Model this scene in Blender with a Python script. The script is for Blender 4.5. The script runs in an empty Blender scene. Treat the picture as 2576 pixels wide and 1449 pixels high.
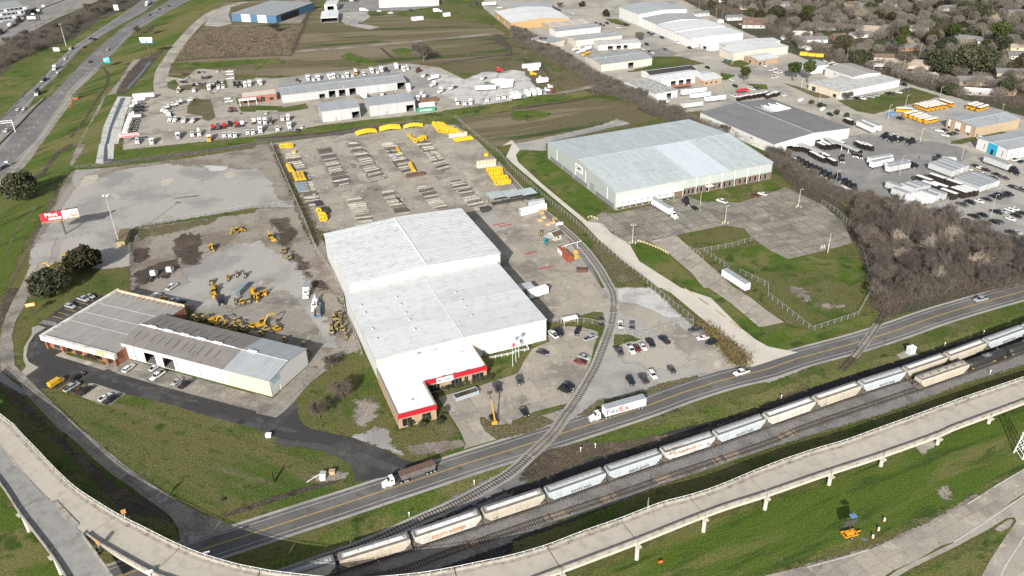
import bpy,bmesh,math,random
import numpy as np
from mathutils import Vector,Matrix,noise as mnoise
from mathutils.geometry import tessellate_polygon
random.seed(7);RS=np.random.RandomState(7)
scene=bpy.context.scene
COL=scene.collection
R_=math.radians
CAM_H=165.0
PW,PH=2576.0,1449.0
FOC,PITCH,ROLL=2074.67,0.511175,-0.030364
Fv=Vector((0,math.cos(PITCH),-math.sin(PITCH)));R0=Vector((1,0,0));U0=R0.cross(Fv)
Rv=math.cos(ROLL)*R0+math.sin(ROLL)*U0;Uv=-math.sin(ROLL)*R0+math.cos(ROLL)*U0
cam_d=bpy.data.cameras.new('camera');cam=bpy.data.objects.new('camera',cam_d);COL.objects.link(cam)
cam_d.sensor_width=36;cam_d.lens=36*FOC/PW;cam_d.clip_start=1;cam_d.clip_end=8000
m=Matrix((Rv,Uv,-Fv)).transposed().to_4x4();m.translation=(0,0,CAM_H);cam.matrix_world=m
scene.camera=cam
SUN_EL,SUN_AZ=R_(26.5),R_(257.5)
world=bpy.data.worlds.new("World");scene.world=world;world.use_nodes=True
wn=world.node_tree;bg=wn.nodes['Background']
sky=wn.nodes.new('ShaderNodeTexSky');sky.sky_type='NISHITA';sky.sun_disc=False
sky.sun_elevation=SUN_EL;sky.sun_rotation=R_(90)-SUN_AZ;sky.dust_density=2.0;sky.air_density=1.0;sky.ozone_density=1.0
hz=wn.nodes.new('ShaderNodeHueSaturation');hz.inputs['Saturation'].default_value=.55
wn.links.new(sky.outputs[0],hz.inputs['Color']);wn.links.new(hz.outputs[0],bg.inputs[0]);bg.inputs[1].default_value=0.104
sd=bpy.data.lights.new('sun','SUN');sun=bpy.data.objects.new('sun',sd);COL.objects.link(sun)
sd.energy=4.9;sd.angle=R_(0.6);sd.color=(1.0,0.955,0.89)
S=Vector((math.cos(SUN_EL)*math.cos(SUN_AZ),math.cos(SUN_EL)*math.sin(SUN_AZ),math.sin(SUN_EL)))
sun.rotation_euler=S.to_track_quat('Z','Y').to_euler()
scene.view_settings.view_transform='Standard';scene.view_settings.look='None'
scene.view_settings.exposure=0.52;scene.view_settings.gamma=1
scene.cycles.transparent_max_bounces=16;scene.cycles.max_bounces=4;scene.cycles.diffuse_bounces=2
def W(px,py,z=0.0):
 d=Fv*FOC+Rv*(px-PW/2)-Uv*(py-PH/2)
 k=(z-CAM_H)/d.z
 return Vector((d.x*k,d.y*k,z))
def Q(s):
 """'cr:x,y x,y / F:x,y ...' -> list of picture points (c, r = column and row of the survey tile, F = whole frame)."""
 out=[]
 for seg in s.split('/'):
  tag,rest=seg.strip().split(':')
  for tok in rest.split():
   x,y=map(float,tok.split(','))
   out.append((x,y)if tag=='F' else(int(tag[0])*644+x/4,int(tag[1])*362.25+y/4))
 return out
def P(s,z=0.0):return[W(x,y,z)for x,y in Q(s)]
def head(p,v,z=0.0):
 """world heading of a picture vector v at picture point p"""
 a=W(p[0],p[1],z);b=W(p[0]+v[0]*.25,p[1]+v[1]*.25,z)
 return math.atan2(b.y-a.y,b.x-a.x)
GRID=R_(21.2)
def ux(a):return Vector((math.cos(a),math.sin(a),0))
def L(c):return(c[0],c[1],c[2],1)
def newmat(name):
 m=bpy.data.materials.new(name);m.use_nodes=True
 nt=m.node_tree;nt.nodes.clear()
 out=nt.nodes.new('ShaderNodeOutputMaterial');bs=nt.nodes.new('ShaderNodeBsdfPrincipled')
 nt.links.new(bs.outputs[0],out.inputs[0])
 return m,nt,bs,out
def pos(nt,obj=False):
 if obj:return nt.nodes.new('ShaderNodeTexCoord').outputs['Object']
 return nt.nodes.new('ShaderNodeNewGeometry').outputs['Position']
def noise(nt,vec,scale,detail=3,rough=.6,dist=0):
 n=nt.nodes.new('ShaderNodeTexNoise');n.inputs['Scale'].default_value=scale;n.inputs['Detail'].default_value=detail
 n.inputs['Roughness'].default_value=rough;n.inputs['Distortion'].default_value=dist
 nt.links.new(vec,n.inputs['Vector']);return n.outputs[0]
def ramp(nt,f,a,b,va=0.0,vb=1.0):
 r=nt.nodes.new('ShaderNodeMapRange');r.interpolation_type='SMOOTHSTEP'
 for i,v in zip((1,2,3,4),(a,b,va,vb)):r.inputs[i].default_value=v
 nt.links.new(f,r.inputs[0]);return r.outputs[0]
def mixc(nt,f,a,b,mode='MIX'):
 n=nt.nodes.new('ShaderNodeMix');n.data_type='RGBA';n.blend_type=mode
 for v,i in((f,0),(a,6),(b,7)):
  if isinstance(v,(int,float)):n.inputs[i].default_value=v
  elif isinstance(v,tuple):n.inputs[i].default_value=L(v)
  else:nt.links.new(v,n.inputs[i])
 return n.outputs[2]
def math_(nt,op,a,b=None,c=None):
 n=nt.nodes.new('ShaderNodeMath');n.operation=op
 for i,v in enumerate((a,b,c)):
  if v is None:continue
  if isinstance(v,(int,float)):n.inputs[i].default_value=v
  else:nt.links.new(v,n.inputs[i])
 return n.outputs[0]
def rotscale(nt,vec,ang,sc=(1,1,1)):
 n=nt.nodes.new('ShaderNodeMapping');n.vector_type='TEXTURE'
 n.inputs['Rotation'].default_value=(0,0,ang);n.inputs['Scale'].default_value=sc
 nt.links.new(vec,n.inputs[0]);return n.outputs[0]
def bump(nt,bs,h,strength=.5,dist=.1):
 b=nt.nodes.new('ShaderNodeBump');b.inputs['Strength'].default_value=strength;b.inputs['Distance'].default_value=dist
 nt.links.new(h,b.inputs['Height']);nt.links.new(b.outputs[0],bs.inputs['Normal'])
def objrand(nt):return nt.nodes.new('ShaderNodeObjectInfo').outputs['Random']
def spec(bs,v):
 bs.inputs['Specular IOR Level'].default_value=v
GROUND={
 'grass':((.120,.118,.042),[((.066,.100,.018),.035,.46,.62),((.155,.135,.078),.06,.55,.72),((.04,.068,.014),.25,.55,.7),((.16,.14,.085),.45,.64,.78)],.5,1.6),
 'lush':((.070,.112,.016),[((.140,.138,.048),.04,.44,.60),((.042,.072,.014),.12,.5,.66),((.170,.150,.085),.3,.62,.78)],.45,1.8),
 'highgrass':((.080,.116,.020),[((.155,.145,.055),.02,.44,.6),((.036,.062,.012),.08,.52,.68),((.14,.12,.072),.11,.6,.74)],.45,1.1),
 'dry':((.132,.115,.062),[((.082,.088,.034),.03,.48,.62),((.19,.162,.105),.09,.55,.72),((.055,.072,.024),.2,.6,.72)],.5,1.2),
 'field':((.130,.115,.060),[((.20,.168,.11),.02,.46,.6),((.05,.075,.02),.028,.55,.66),((.18,.155,.10),.15,.6,.75)],.5,.9),
 'reeds':((.115,.092,.065),[((.075,.06,.045),.05,.45,.62),((.17,.14,.10),.2,.52,.7),((.05,.045,.03),.5,.6,.75)],.75,2.2),
 'litter':((.085,.074,.056),[((.055,.07,.03),.03,.5,.62),((.125,.108,.08),.06,.55,.7),((.16,.15,.13),.1,.66,.75)],.6,1.0),
 'dirt':((.29,.26,.22),[((.19,.16,.13),.05,.45,.62),((.30,.275,.24),.12,.55,.75),((.08,.062,.048),.3,.62,.75)],.4,1.5),
 'mud':((.080,.064,.052),[((.125,.10,.08),.08,.48,.64),((.035,.028,.023),.3,.56,.7)],.5,1.4),
 'gravel':((.36,.345,.315),[((.27,.26,.245),.04,.46,.62),((.40,.375,.33),.05,.58,.72),((.18,.175,.165),.28,.64,.76)],.28,2.4),
 'gravel_dark':((.20,.195,.19),[((.145,.142,.14),.07,.46,.64),((.30,.295,.28),.12,.58,.74)],.35,2.6),
 'gravel_white':((.50,.49,.465),[((.36,.355,.34),.1,.48,.62),((.27,.26,.24),.3,.6,.72)],.3,2.2),
 'sand':((.44,.40,.32),[((.36,.335,.285),.2,.45,.65)],.12,2.),
 'lot':((.375,.35,.30),[((.27,.255,.23),.03,.46,.62),((.47,.44,.38),.08,.55,.74),((.22,.21,.20),.2,.62,.76)],.22,1.6),
 'concrete':((.345,.315,.265),[((.23,.21,.18),.05,.46,.64),((.48,.445,.38),.16,.54,.74),((.20,.185,.165),.3,.64,.78)],.2,2.4),
 'concrete_old':((.265,.245,.21),[((.175,.162,.142),.06,.46,.64),((.34,.32,.28),.2,.52,.7),((.12,.115,.10),.5,.62,.74)],.3,2.2),
 'concrete_new':((.52,.485,.42),[((.46,.43,.37),.06,.48,.66),((.56,.53,.46),.25,.55,.75)],.1,2.6),
 'asphalt':((.050,.049,.049),[((.080,.078,.075),.07,.46,.62),((.036,.036,.037),.2,.55,.74)],.2,2.5),
 'worn':((.075,.073,.070),[((.10,.097,.092),.2,.5,.7)],.25,2.5),
 'road':((.115,.111,.106),[((.155,.15,.14),.05,.46,.64),((.08,.078,.076),.25,.55,.72),((.19,.18,.165),.6,.68,.8)],.2,2.5),
 'lot_dark':((.215,.21,.20),[((.27,.26,.245),.06,.46,.64),((.15,.147,.142),.2,.55,.72)],.25,2.0),
 'highway':((.155,.15,.147),[((.20,.195,.185),.04,.46,.64),((.11,.108,.107),.2,.56,.72)],.15,2.0),
 'ballast':((.235,.225,.215),[((.17,.163,.155),.12,.46,.64),((.30,.29,.27),.5,.55,.74)],.5,3.2),
 'ballast_dark':((.048,.047,.048),[((.032,.031,.032),.1,.46,.64),((.10,.098,.095),.4,.58,.74)],.45,3.0),  # ballast's own dark grey, lowered further for the shadow strip behind the train
 'water':((.03,.035,.04),[((.05,.055,.05),.2,.5,.7)],.1,1.),
 }
_g={}
def ground_mat(kind,soft=False,amp=2.0,streak=None):
 key=(kind,soft,amp,streak)
 if key in _g:return _g[key]
 base,layers,fc,fs=GROUND[kind]
 m,nt,bs,out=newmat('%s_ground%s'%(kind,'_ragged' if soft else ''))
 p=pos(nt)
 c=base
 pv=rotscale(nt,p,streak,(7,1,1))if streak is not None else p
 for i,(col,sc,lo,hi)in enumerate(layers):
  n=noise(nt,pv if i<2 else p,sc*(2.2 if streak is not None and i<2 else 1),4,.62,.3)
  c=mixc(nt,ramp(nt,n,lo,hi),c,col)
 f=noise(nt,p,fs,3,.75)
 c=mixc(nt,1.0,c,mixc(nt,ramp(nt,f,.3,.72),(1-fc,)*3,(1+fc*.75,)*3),'MULTIPLY')
 nt.links.new(c,bs.inputs[0]);bs.inputs['Roughness'].default_value=.08 if kind=='water' else.95
 spec(bs,.5 if kind=='water' else.15)
 if kind!='water' and fc>.25:bump(nt,bs,f,.6,.25 if fc<.5 else.5)
 if soft:
  at=nt.nodes.new('ShaderNodeAttribute');at.attribute_name='edge'
  n1=noise(nt,p,.35/amp*2,5,.7,.4)
  n2=noise(nt,p,2.2,2,.6)
  s=math_(nt,'ADD',at.outputs['Fac'],math_(nt,'MULTIPLY',math_(nt,'SUBTRACT',n1,.5),amp*3.2))
  s=math_(nt,'ADD',s,math_(nt,'MULTIPLY',math_(nt,'SUBTRACT',n2,.5),amp*.8))
  f=ramp(nt,s,-.18*amp,.18*amp)
  tr=nt.nodes.new('ShaderNodeBsdfTransparent');mx=nt.nodes.new('ShaderNodeMixShader')
  nt.links.new(f,mx.inputs[0]);nt.links.new(tr.outputs[0],mx.inputs[1]);nt.links.new(bs.outputs[0],mx.inputs[2])
  nt.links.new(mx.outputs[0],out.inputs[0])
 _g[key]=m;return m
_pm={}
def paint(name,col,rough=.5,metal=0,var=0.0,grime=0.0,sp=.4,obj=False,scale=.8):
 """plain surface with slight wear; var = change from object to object"""
 if name in _pm:return _pm[name]
 m,nt,bs,out=newmat(name)
 c=tuple(col)
 p=pos(nt,obj)
 if var:
  c=mixc(nt,1.0,c,mixc(nt,objrand(nt),(1-var,)*3,(1+var*.6,)*3),'MULTIPLY')
 if grime:
  n=noise(nt,p,scale,4,.7)
  c=mixc(nt,ramp(nt,n,.42,.72,0,1),c,mixc(nt,1.0,c,(1-grime,1-grime*1.05,1-grime*1.15),'MULTIPLY'))
 if isinstance(c,tuple):bs.inputs[0].default_value=L(c)
 else:nt.links.new(c,bs.inputs[0])
 bs.inputs['Roughness'].default_value=rough;bs.inputs['Metallic'].default_value=metal;spec(bs,sp)
 _pm[name]=m;return m
def ribbed(name,col,ang,period=.9,depth=.25,grime=.12,rough=.55,streaks=0.0,rust=None):
 """sheet-metal cladding: fine ribs running up the sheet, spaced along heading ang"""
 if name in _pm:return _pm[name]
 m,nt,bs,out=newmat(name)
 p=pos(nt);v=rotscale(nt,p,ang)
 sx=nt.nodes.new('ShaderNodeSeparateXYZ');nt.links.new(v,sx.inputs[0])
 fr=math_(nt,'FRACT',math_(nt,'DIVIDE',sx.outputs[0],period))
 rib=ramp(nt,math_(nt,'ABSOLUTE',math_(nt,'SUBTRACT',fr,.5)),.36,.47)
 c=mixc(nt,1.0,tuple(col),mixc(nt,objrand(nt),(.93,)*3,(1.04,)*3),'MULTIPLY')
 n=noise(nt,p,.35,5,.7)
 c=mixc(nt,ramp(nt,n,.45,.75),c,mixc(nt,1.0,c,(1-grime,1-grime,1-grime*1.2),'MULTIPLY'))
 if streaks:
  n2=noise(nt,rotscale(nt,p,ang,(1,14,3)),1.3,3,.7)
  c=mixc(nt,ramp(nt,n2,.55,.72),c,mixc(nt,1.0,c,(1-streaks,)*3,'MULTIPLY'))
 if rust:
  n3=noise(nt,p,.8,5,.75)
  c=mixc(nt,ramp(nt,n3,.6,.7),c,tuple(rust))
 c=mixc(nt,math_(nt,'MULTIPLY',rib,depth),c,mixc(nt,1.0,c,(.45,)*3,'MULTIPLY'))
 nt.links.new(c,bs.inputs[0]);bs.inputs['Roughness'].default_value=rough;spec(bs,.3)
 bump(nt,bs,rib,.35,.05)
 _pm[name]=m;return m
def brick(name,col,mortar):
 if name in _pm:return _pm[name]
 m,nt,bs,out=newmat(name)
 p=pos(nt);b=noise(nt,p,4.0,3,.8);n=noise(nt,p,.5,3,.6)
 c=mixc(nt,ramp(nt,b,.38,.62),tuple(col),tuple(mortar))
 c=mixc(nt,ramp(nt,n,.4,.7),c,mixc(nt,1.0,c,(.8,.78,.75),'MULTIPLY'))
 nt.links.new(c,bs.inputs[0]);bs.inputs['Roughness'].default_value=.9;spec(bs,.1)
 _pm[name]=m;return m
def carpaint():
 if 'carpaint' in _pm:return _pm['carpaint']
 m,nt,bs,out=newmat('vehicle_paint')
 oi=nt.nodes.new('ShaderNodeObjectInfo')
 n=noise(nt,pos(nt,True),1.2,3,.7)
 c=mixc(nt,1.0,oi.outputs['Color'],mixc(nt,ramp(nt,n,.35,.7),(.86,.85,.83),(1,1,1)),'MULTIPLY')
 nt.links.new(c,bs.inputs[0]);bs.inputs['Roughness'].default_value=.32;spec(bs,.5)
 bs.inputs['Coat Weight'].default_value=.25;bs.inputs['Coat Roughness'].default_value=.12
 _pm['carpaint']=m;return m
def tag(o,label=None,cat=None,group=None,kind=None):
 if label:o['label']=label
 if cat:o['category']=cat
 if group:o['group']=group
 if kind:o['kind']=kind
 return o
def link(name,me,parent=None,loc=None,rz=0.0,color=None):
 o=bpy.data.objects.new(name,me);COL.objects.link(o)
 if parent is not None:o.parent=parent
 if loc is not None:o.location=loc
 if rz:o.rotation_euler=(0,0,rz)
 if color:o.color=L(color)
 return o
def empty(name,label,cat,loc=(0,0,0),rz=0.0,group=None):
 o=bpy.data.objects.new(name,None);o.empty_display_size=.2;COL.objects.link(o)
 o.location=loc;o.rotation_euler=(0,0,rz);tag(o,label,cat,group);return o
class MB:
 """collects faces for one mesh; self.m is the material slot of what is added next"""
 def __init__(s):s.v=[];s.f=[];s.mi=[];s.m=0
 def add(s,vs,fs):
  b=len(s.v);s.v+=[tuple(v)for v in vs]
  for f in fs:s.f.append([b+i for i in f]);s.mi.append(s.m)
  return s
 def box(s,x0,x1,y0,y1,z0,z1,M=None):
  vs=[Vector(p)for p in((x0,y0,z0),(x1,y0,z0),(x1,y1,z0),(x0,y1,z0),(x0,y0,z1),(x1,y0,z1),(x1,y1,z1),(x0,y1,z1))]
  if M is not None:vs=[M@v for v in vs]
  return s.add(vs,[(3,2,1,0),(4,5,6,7),(0,1,5,4),(1,2,6,5),(2,3,7,6),(3,0,4,7)])
 def hexa(s,lo,hi):
  """lo, hi: four points each, counter-clockwise from above"""
  return s.add(list(lo)+list(hi),[(3,2,1,0),(4,5,6,7),(0,1,5,4),(1,2,6,5),(2,3,7,6),(3,0,4,7)])
 def prism(s,pts,z0,z1):
  n=len(pts)
  vs=[(p[0],p[1],z0)for p in pts]+[(p[0],p[1],z1)for p in pts]
  return s.add(vs,[tuple(range(n-1,-1,-1)),tuple(range(n,2*n))]+[(i,(i+1)%n,(i+1)%n+n,i+n)for i in range(n)])
 def side(s,prof,y0,y1):
  """outline in x,z (clockwise or not) extruded from y0 to y1"""
  n=len(prof);vs=[(p[0],y0,p[1])for p in prof]+[(p[0],y1,p[1])for p in prof]
  return s.add(vs,[tuple(range(n)),tuple(range(2*n-1,n-1,-1))]+[(i+n,(i+1)%n+n,(i+1)%n,i)for i in range(n)])
 def tube(s,a,b,r0,r1=None,n=8,cap=True):
  a,b=Vector(a),Vector(b);r1=r0 if r1 is None else r1
  d=(b-a);d=d.normalized()if d.length>1e-6 else Vector((0,0,1))
  u=d.orthogonal().normalized();w=d.cross(u)
  vs=[]
  for c,r in((a,r0),(b,r1)):
   for i in range(n):
    t=2*math.pi*i/n;vs.append(c+(u*math.cos(t)+w*math.sin(t))*r)
  fs=[(i,(i+1)%n,(i+1)%n+n,i+n)for i in range(n)]
  if cap:fs+=[tuple(range(n-1,-1,-1)),tuple(range(n,2*n))]
  return s.add(vs,fs)
 def loft(s,rings,cap=True):
  n=len(rings[0]);vs=[p for r in rings for p in r];fs=[]
  for k in range(len(rings)-1):
   for i in range(n):fs.append((k*n+i,k*n+(i+1)%n,(k+1)*n+(i+1)%n,(k+1)*n+i))
  if cap:fs+=[tuple(range(n-1,-1,-1)),tuple(range((len(rings)-1)*n,len(rings)*n))]
  return s.add(vs,fs)
 def mesh(s,name,mats,smooth=False):
  me=bpy.data.meshes.new(name);me.from_pydata(s.v,[],s.f)
  for mt in(mats if isinstance(mats,(list,tuple))else[mats]if mats else[]):me.materials.append(mt)
  if any(s.mi):me.polygons.foreach_set('material_index',s.mi)
  if smooth:me.polygons.foreach_set('use_smooth',[True]*len(me.polygons))
  me.update();return me
 def build(s,name,mats,parent=None,**k):
  return link(name,s.mesh(name,mats),parent,**k)
LAYER=[0,0]
def lv(n):LAYER[0]=n
def nextz(extra=0.0):LAYER[1]+=1;return LAYER[0]*.014+(LAYER[1]%30)*.0004+extra
def xy(p):return(p[0],p[1])
def smooth_line(pts,step=3.0,closed=False):
 """Catmull-Rom through the points, resampled"""
 n=len(pts);out=[]
 idx=range(n if closed else n-1)
 for i in idx:
  p0=pts[(i-1)%n]if closed or i>0 else pts[0]*2-pts[1]
  p1,p2=pts[i],pts[(i+1)%n]
  p3=pts[(i+2)%n]if closed or i<n-2 else pts[-1]*2-pts[-2]
  k=max(1,int((p2-p1).length/step))
  for j in range(k):
   t=j/k
   out.append(.5*((2*p1)+(p2-p0)*t+(2*p0-5*p1+4*p2-p3)*t*t+(3*p1-p0-3*p2+p3)*t**3))
 if not closed:out.append(pts[-1].copy())
 return out
def hard(name,pts,kind,z=None,mat=None,parent=None,kindtag='structure',**kw):
 z=nextz()if z is None else z
 pts=[Vector((p[0],p[1],0))for p in pts]
 tris=tessellate_polygon([pts])
 me=bpy.data.meshes.new(name);me.from_pydata([(p.x,p.y,z)for p in pts],[],[t if((pts[t[1]]-pts[t[0]]).cross(pts[t[2]]-pts[t[0]])).z>0 else t[::-1]for t in tris])
 me.materials.append(mat or ground_mat(kind,**kw));me.update()
 o=link(name,me,parent)
 if parent is None:o['kind']=kindtag
 return o
def soft(name,pts,kind,amp=2.0,z=None,cell=None,streak=None,rounded=False):
 """sheet with a ragged, natural border"""
 z=nextz()if z is None else z
 if rounded:pts=smooth_line([Vector((p[0],p[1],0))for p in pts],4,True)
 A=np.array([xy(p)for p in pts]);B=np.roll(A,-1,0)
 lo=A.min(0)-amp*2.5;hi=A.max(0)+amp*2.5
 cell=cell or max(.8,min(12,math.sqrt((hi-lo).prod())/90))
 nx,ny=[int(v)+2 for v in(hi-lo)/cell]
 X,Y=np.meshgrid(lo[0]+np.arange(nx)*cell,lo[1]+np.arange(ny)*cell)
 Pn=np.stack([X.ravel(),Y.ravel()],1)
 d2=np.full(len(Pn),1e18);ins=np.zeros(len(Pn),bool)
 for a,b in zip(A,B):
  ab=b-a;t=np.clip(((Pn-a)@ab)/max(ab@ab,1e-9),0,1)
  q=Pn-(a+t[:,None]*ab);d2=np.minimum(d2,(q*q).sum(1))
  c=(a[1]>Pn[:,1])!=(b[1]>Pn[:,1])
  if abs(ab[1])>1e-9:ins^=c&(Pn[:,0]<ab[0]*(Pn[:,1]-a[1])/ab[1]+a[0])
 s=np.where(ins,1,-1)*np.sqrt(d2);S2=s.reshape(ny,nx)
 mx=np.maximum(np.maximum(S2[:-1,:-1],S2[1:,:-1]),np.maximum(S2[:-1,1:],S2[1:,1:]))>-amp*2.2
 jj,ii=np.nonzero(mx);b0=jj*nx+ii
 F=np.stack([b0,b0+1,b0+nx+1,b0+nx],1)
 used,inv=np.unique(F,return_inverse=True);F=inv.reshape(F.shape)
 V=np.concatenate([Pn[used],np.full((len(used),1),z)],1)
 me=bpy.data.meshes.new(name);me.from_pydata(V.tolist(),[],F.tolist())
 me.attributes.new('edge','FLOAT','POINT').data.foreach_set('value',s[used].astype(np.float32))
 me.materials.append(ground_mat(kind,True,amp,streak));me.update()
 o=link(name,me);o['kind']='structure';return o
def offset_line(line,d):
 out=[]
 for i,p in enumerate(line):
  a=line[max(0,i-1)];b=line[min(len(line)-1,i+1)]
  t=(b-a);t.z=0;t.normalize();out.append(p+Vector((-t.y,t.x,0))*d)
 return out
def ribbon_mesh(name,l,r,mat,z=None):
 n=len(l);V=[(p.x,p.y,p.z if z is None else z)for p in l]+[(p.x,p.y,p.z if z is None else z)for p in r]
 me=bpy.data.meshes.new(name);me.from_pydata(V,[],[(i+n,i+1+n,i+1,i)for i in range(n-1)]);me.materials.append(mat);me.update();return me
def ribbon(name,line,w,kind,z=None,parent=None,mat=None,kindtag='structure'):
 z=nextz()if z is None else z
 o=link(name,ribbon_mesh(name,offset_line(line,w/2),offset_line(line,-w/2),mat or ground_mat(kind),z),parent)
 if parent is None and kindtag:o['kind']=kindtag
 return o
def arclen(line):
 d=[0.0]
 for a,b in zip(line,line[1:]):d.append(d[-1]+(b-a).length)
 return d
def at_len(line,D,s):
 import bisect
 i=min(max(bisect.bisect_right(D,s)-1,0),len(line)-2)
 t=(s-D[i])/max(D[i+1]-D[i],1e-9);dirv=(line[i+1]-line[i]).normalized()
 return line[i].lerp(line[i+1],t),dirv
def dashes(name,line,on,off,w,mat,z,parent):
 D=arclen(line);s=0;b=MB()
 while s<D[-1]:
  a,d=at_len(line,D,s);e,d2=at_len(line,D,min(s+on,D[-1]));nrm=Vector((-d.y,d.x,0))*w/2
  b.add([(a-nrm).to_tuple()[:2]+(z,),(e-nrm).to_tuple()[:2]+(z,),(e+nrm).to_tuple()[:2]+(z,),(a+nrm).to_tuple()[:2]+(z,)],[(0,1,2,3)]);s+=on+off
 o=b.build(name,mat,parent);o['kind']='stuff' if parent is None else 'stuff';return o
def clip_cell(poly,x0,x1,y0,y1):
 for ax,lim,sg in((0,x0,1),(0,x1,-1),(1,y0,1),(1,y1,-1)):
  out=[]
  for i in range(len(poly)):
   a,b=poly[i-1],poly[i]
   da,db=sg*(a[ax]-lim),sg*(b[ax]-lim)
   if da>=0:
    out.append(a)
    if db<0:t=da/(da-db);out.append((a[0]+(b[0]-a[0])*t,a[1]+(b[1]-a[1])*t))
   elif db>=0:t=da/(da-db);out.append((a[0]+(b[0]-a[0])*t,a[1]+(b[1]-a[1])*t))
  poly=out
  if len(poly)<3:return[]
 return poly
def slabs(name,pts,ang,sx,sy,kind,gap=.07,piece='slab',bed='mud',rough=0.0,thick=.05,limit=290,z=None,skip=0.0):
 """concrete paving: a bed sheet and the slabs laid on it, each a piece of its own with open joints"""
 z=nextz(.05)if z is None else z
 bedo=hard(name,pts,bed,z=z-.03)
 c,s=math.cos(-ang),math.sin(-ang)
 loc=[(p[0]*c-p[1]*s,p[0]*s+p[1]*c)for p in pts]
 xs=[p[0]for p in loc];ys=[p[1]for p in loc];cells=[]
 x=min(xs)
 while x<max(xs):
  y=min(ys)
  while y<max(ys):
   q=clip_cell(loc,x+gap/2,x+sx-gap/2,y+gap/2,y+sy-gap/2)
   if len(q)>=3:
    ar=abs(sum(q[i-1][0]*q[i][1]-q[i][0]*q[i-1][1]for i in range(len(q))))/2
    if ar>.4:cells.append((ar,q))
   y+=sy
  x+=sx
 c2,s2=math.cos(ang),math.sin(ang);mt=slab_mat(kind)
 def wpt(p):return(p[0]*c2-p[1]*s2,p[0]*s2+p[1]*c2)
 cells=[([wpt(p)for p in q],ar)for ar,q in cells if random.random()>=skip]
 cells.sort(key=lambda t:min(math.hypot(*p)for p in t[0]))
 rest=MB();
 for i,(q,ar)in enumerate(cells):
  if rough:q=[(p[0]+random.uniform(-rough,rough),p[1]+random.uniform(-rough,rough))for p in q]
  tris=tessellate_polygon([[Vector((p[0],p[1],0))for p in q]])
  b=MB()if i<limit else rest
  zz=z+random.uniform(0,.008)+(random.uniform(0,.02)if rough else 0)
  n=len(q);vs=[(p[0],p[1],zz)for p in q]+[(p[0],p[1],z-.029)for p in q]
  fs=[]
  for t in tris:
   a_,b_,c_=(Vector(vs[k])for k in t)
   fs.append(t if(b_-a_).cross(c_-a_).z>0 else t[::-1])
  area=sum(q[k-1][0]*q[k][1]-q[k][0]*q[k-1][1]for k in range(n))
  fs+=[(k,k+n,(k+1)%n+n,(k+1)%n)if area<0 else((k+1)%n,(k+1)%n+n,k+n,k)for k in range(n)]
  b.add(vs,fs)
  if i<limit:b.build(piece,mt,bedo)
 if rest.f:rest.build('slab_field',mt,bedo)['kind']='stuff'
 return bedo
_sm={}
def slab_mat(kind):
 if kind in _sm:return _sm[kind]
 base,layers,fc,fs=GROUND[kind]
 m,nt,bs,out=newmat(kind+'_slab');p=pos(nt);c=base
 for col,sc,lo,hi in layers:c=mixc(nt,ramp(nt,noise(nt,p,sc,4,.65,.3),lo,hi),c,col)
 c=mixc(nt,1.0,c,mixc(nt,objrand(nt),(.86,.86,.87),(1.07,1.06,1.04),'MIX'),'MULTIPLY')
 f=noise(nt,p,fs,3,.75);c=mixc(nt,1.0,c,mixc(nt,ramp(nt,f,.3,.72),(1-fc,)*3,(1+fc*.6,)*3),'MULTIPLY')
 ck=nt.nodes.new('ShaderNodeTexVoronoi');ck.feature='DISTANCE_TO_EDGE';ck.inputs['Scale'].default_value=.13
 nd=nt.nodes.new('ShaderNodeVectorMath');nd.operation='ADD'
 n3=nt.nodes.new('ShaderNodeTexNoise');n3.inputs['Scale'].default_value=.35;nt.links.new(p,n3.inputs[0])
 sc_=nt.nodes.new('ShaderNodeVectorMath');sc_.operation='SCALE';sc_.inputs['Scale'].default_value=5.0
 nt.links.new(n3.outputs['Color'],sc_.inputs[0]);nt.links.new(p,nd.inputs[0]);nt.links.new(sc_.outputs[0],nd.inputs[1]);nt.links.new(nd.outputs[0],ck.inputs['Vector'])
 cr=ramp(nt,ck.outputs['Distance'],.004,.014,1,0)
 c=mixc(nt,math_(nt,'MULTIPLY',cr,.55),c,mixc(nt,1.0,c,(.42,.40,.38),'MULTIPLY'))
 nt.links.new(c,bs.inputs[0]);bs.inputs['Roughness'].default_value=.93;spec(bs,.15);_sm[kind]=m;return m
# ================================================================ THE SETTING: ground, roads, yards
lv(0)
hard('ground',[(-2600,-300),(2600,-300),(2600,5200),(-2600,5200)],'grass',z=0.0)
lv(1)
soft('neighbourhood_ground',P('F:1560,-140 1640,-60 1700,-10 1830,60 1982,130 2130,190 2264,205 2420,250 2576,292 2760,345 3100,430 3100,-140'),'litter',3)
soft('industrial_ground',P('F:1230,-60 1215,20 1290,80 1400,130 1470,165 1520,200 1600,235 1700,290 1760,275 1870,340 1960,400 2010,440 2100,480 2200,530 2300,575 2440,620 2576,640 2760,690 3000,520 2760,345 2576,292 2420,250 2264,205 2130,190 1982,130 1830,60 1700,-10 1600,-120'),'lot',3)
soft('verge_south',P('F:0,1255 60,1310 200,1449 300,1560 -80,1600 -200,1300'),'lush',4)
soft('field_west_verge',P('F:0,380 0,310 100,230 200,170 300,90 400,20 560,-20 600,10 520,60 470,90 420,130 400,200 380,240 300,235 290,330 240,410 170,430 110,520 60,620 0,760 -100,900 -160,700'),'highgrass',5,streak=R_(68))
soft('median_grass',P('F:480,-25 330,85 240,165 130,215 100,262 125,245 200,180 262,115 345,55 475,-5'),'highgrass',2)
soft('west_verge',P('F:400,-10 330,22 250,72 180,120 120,180 60,235 0,300 -200,420 -200,200 0,185 60,165 110,140 200,90 290,30 360,-20'),'highgrass',4)
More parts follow.
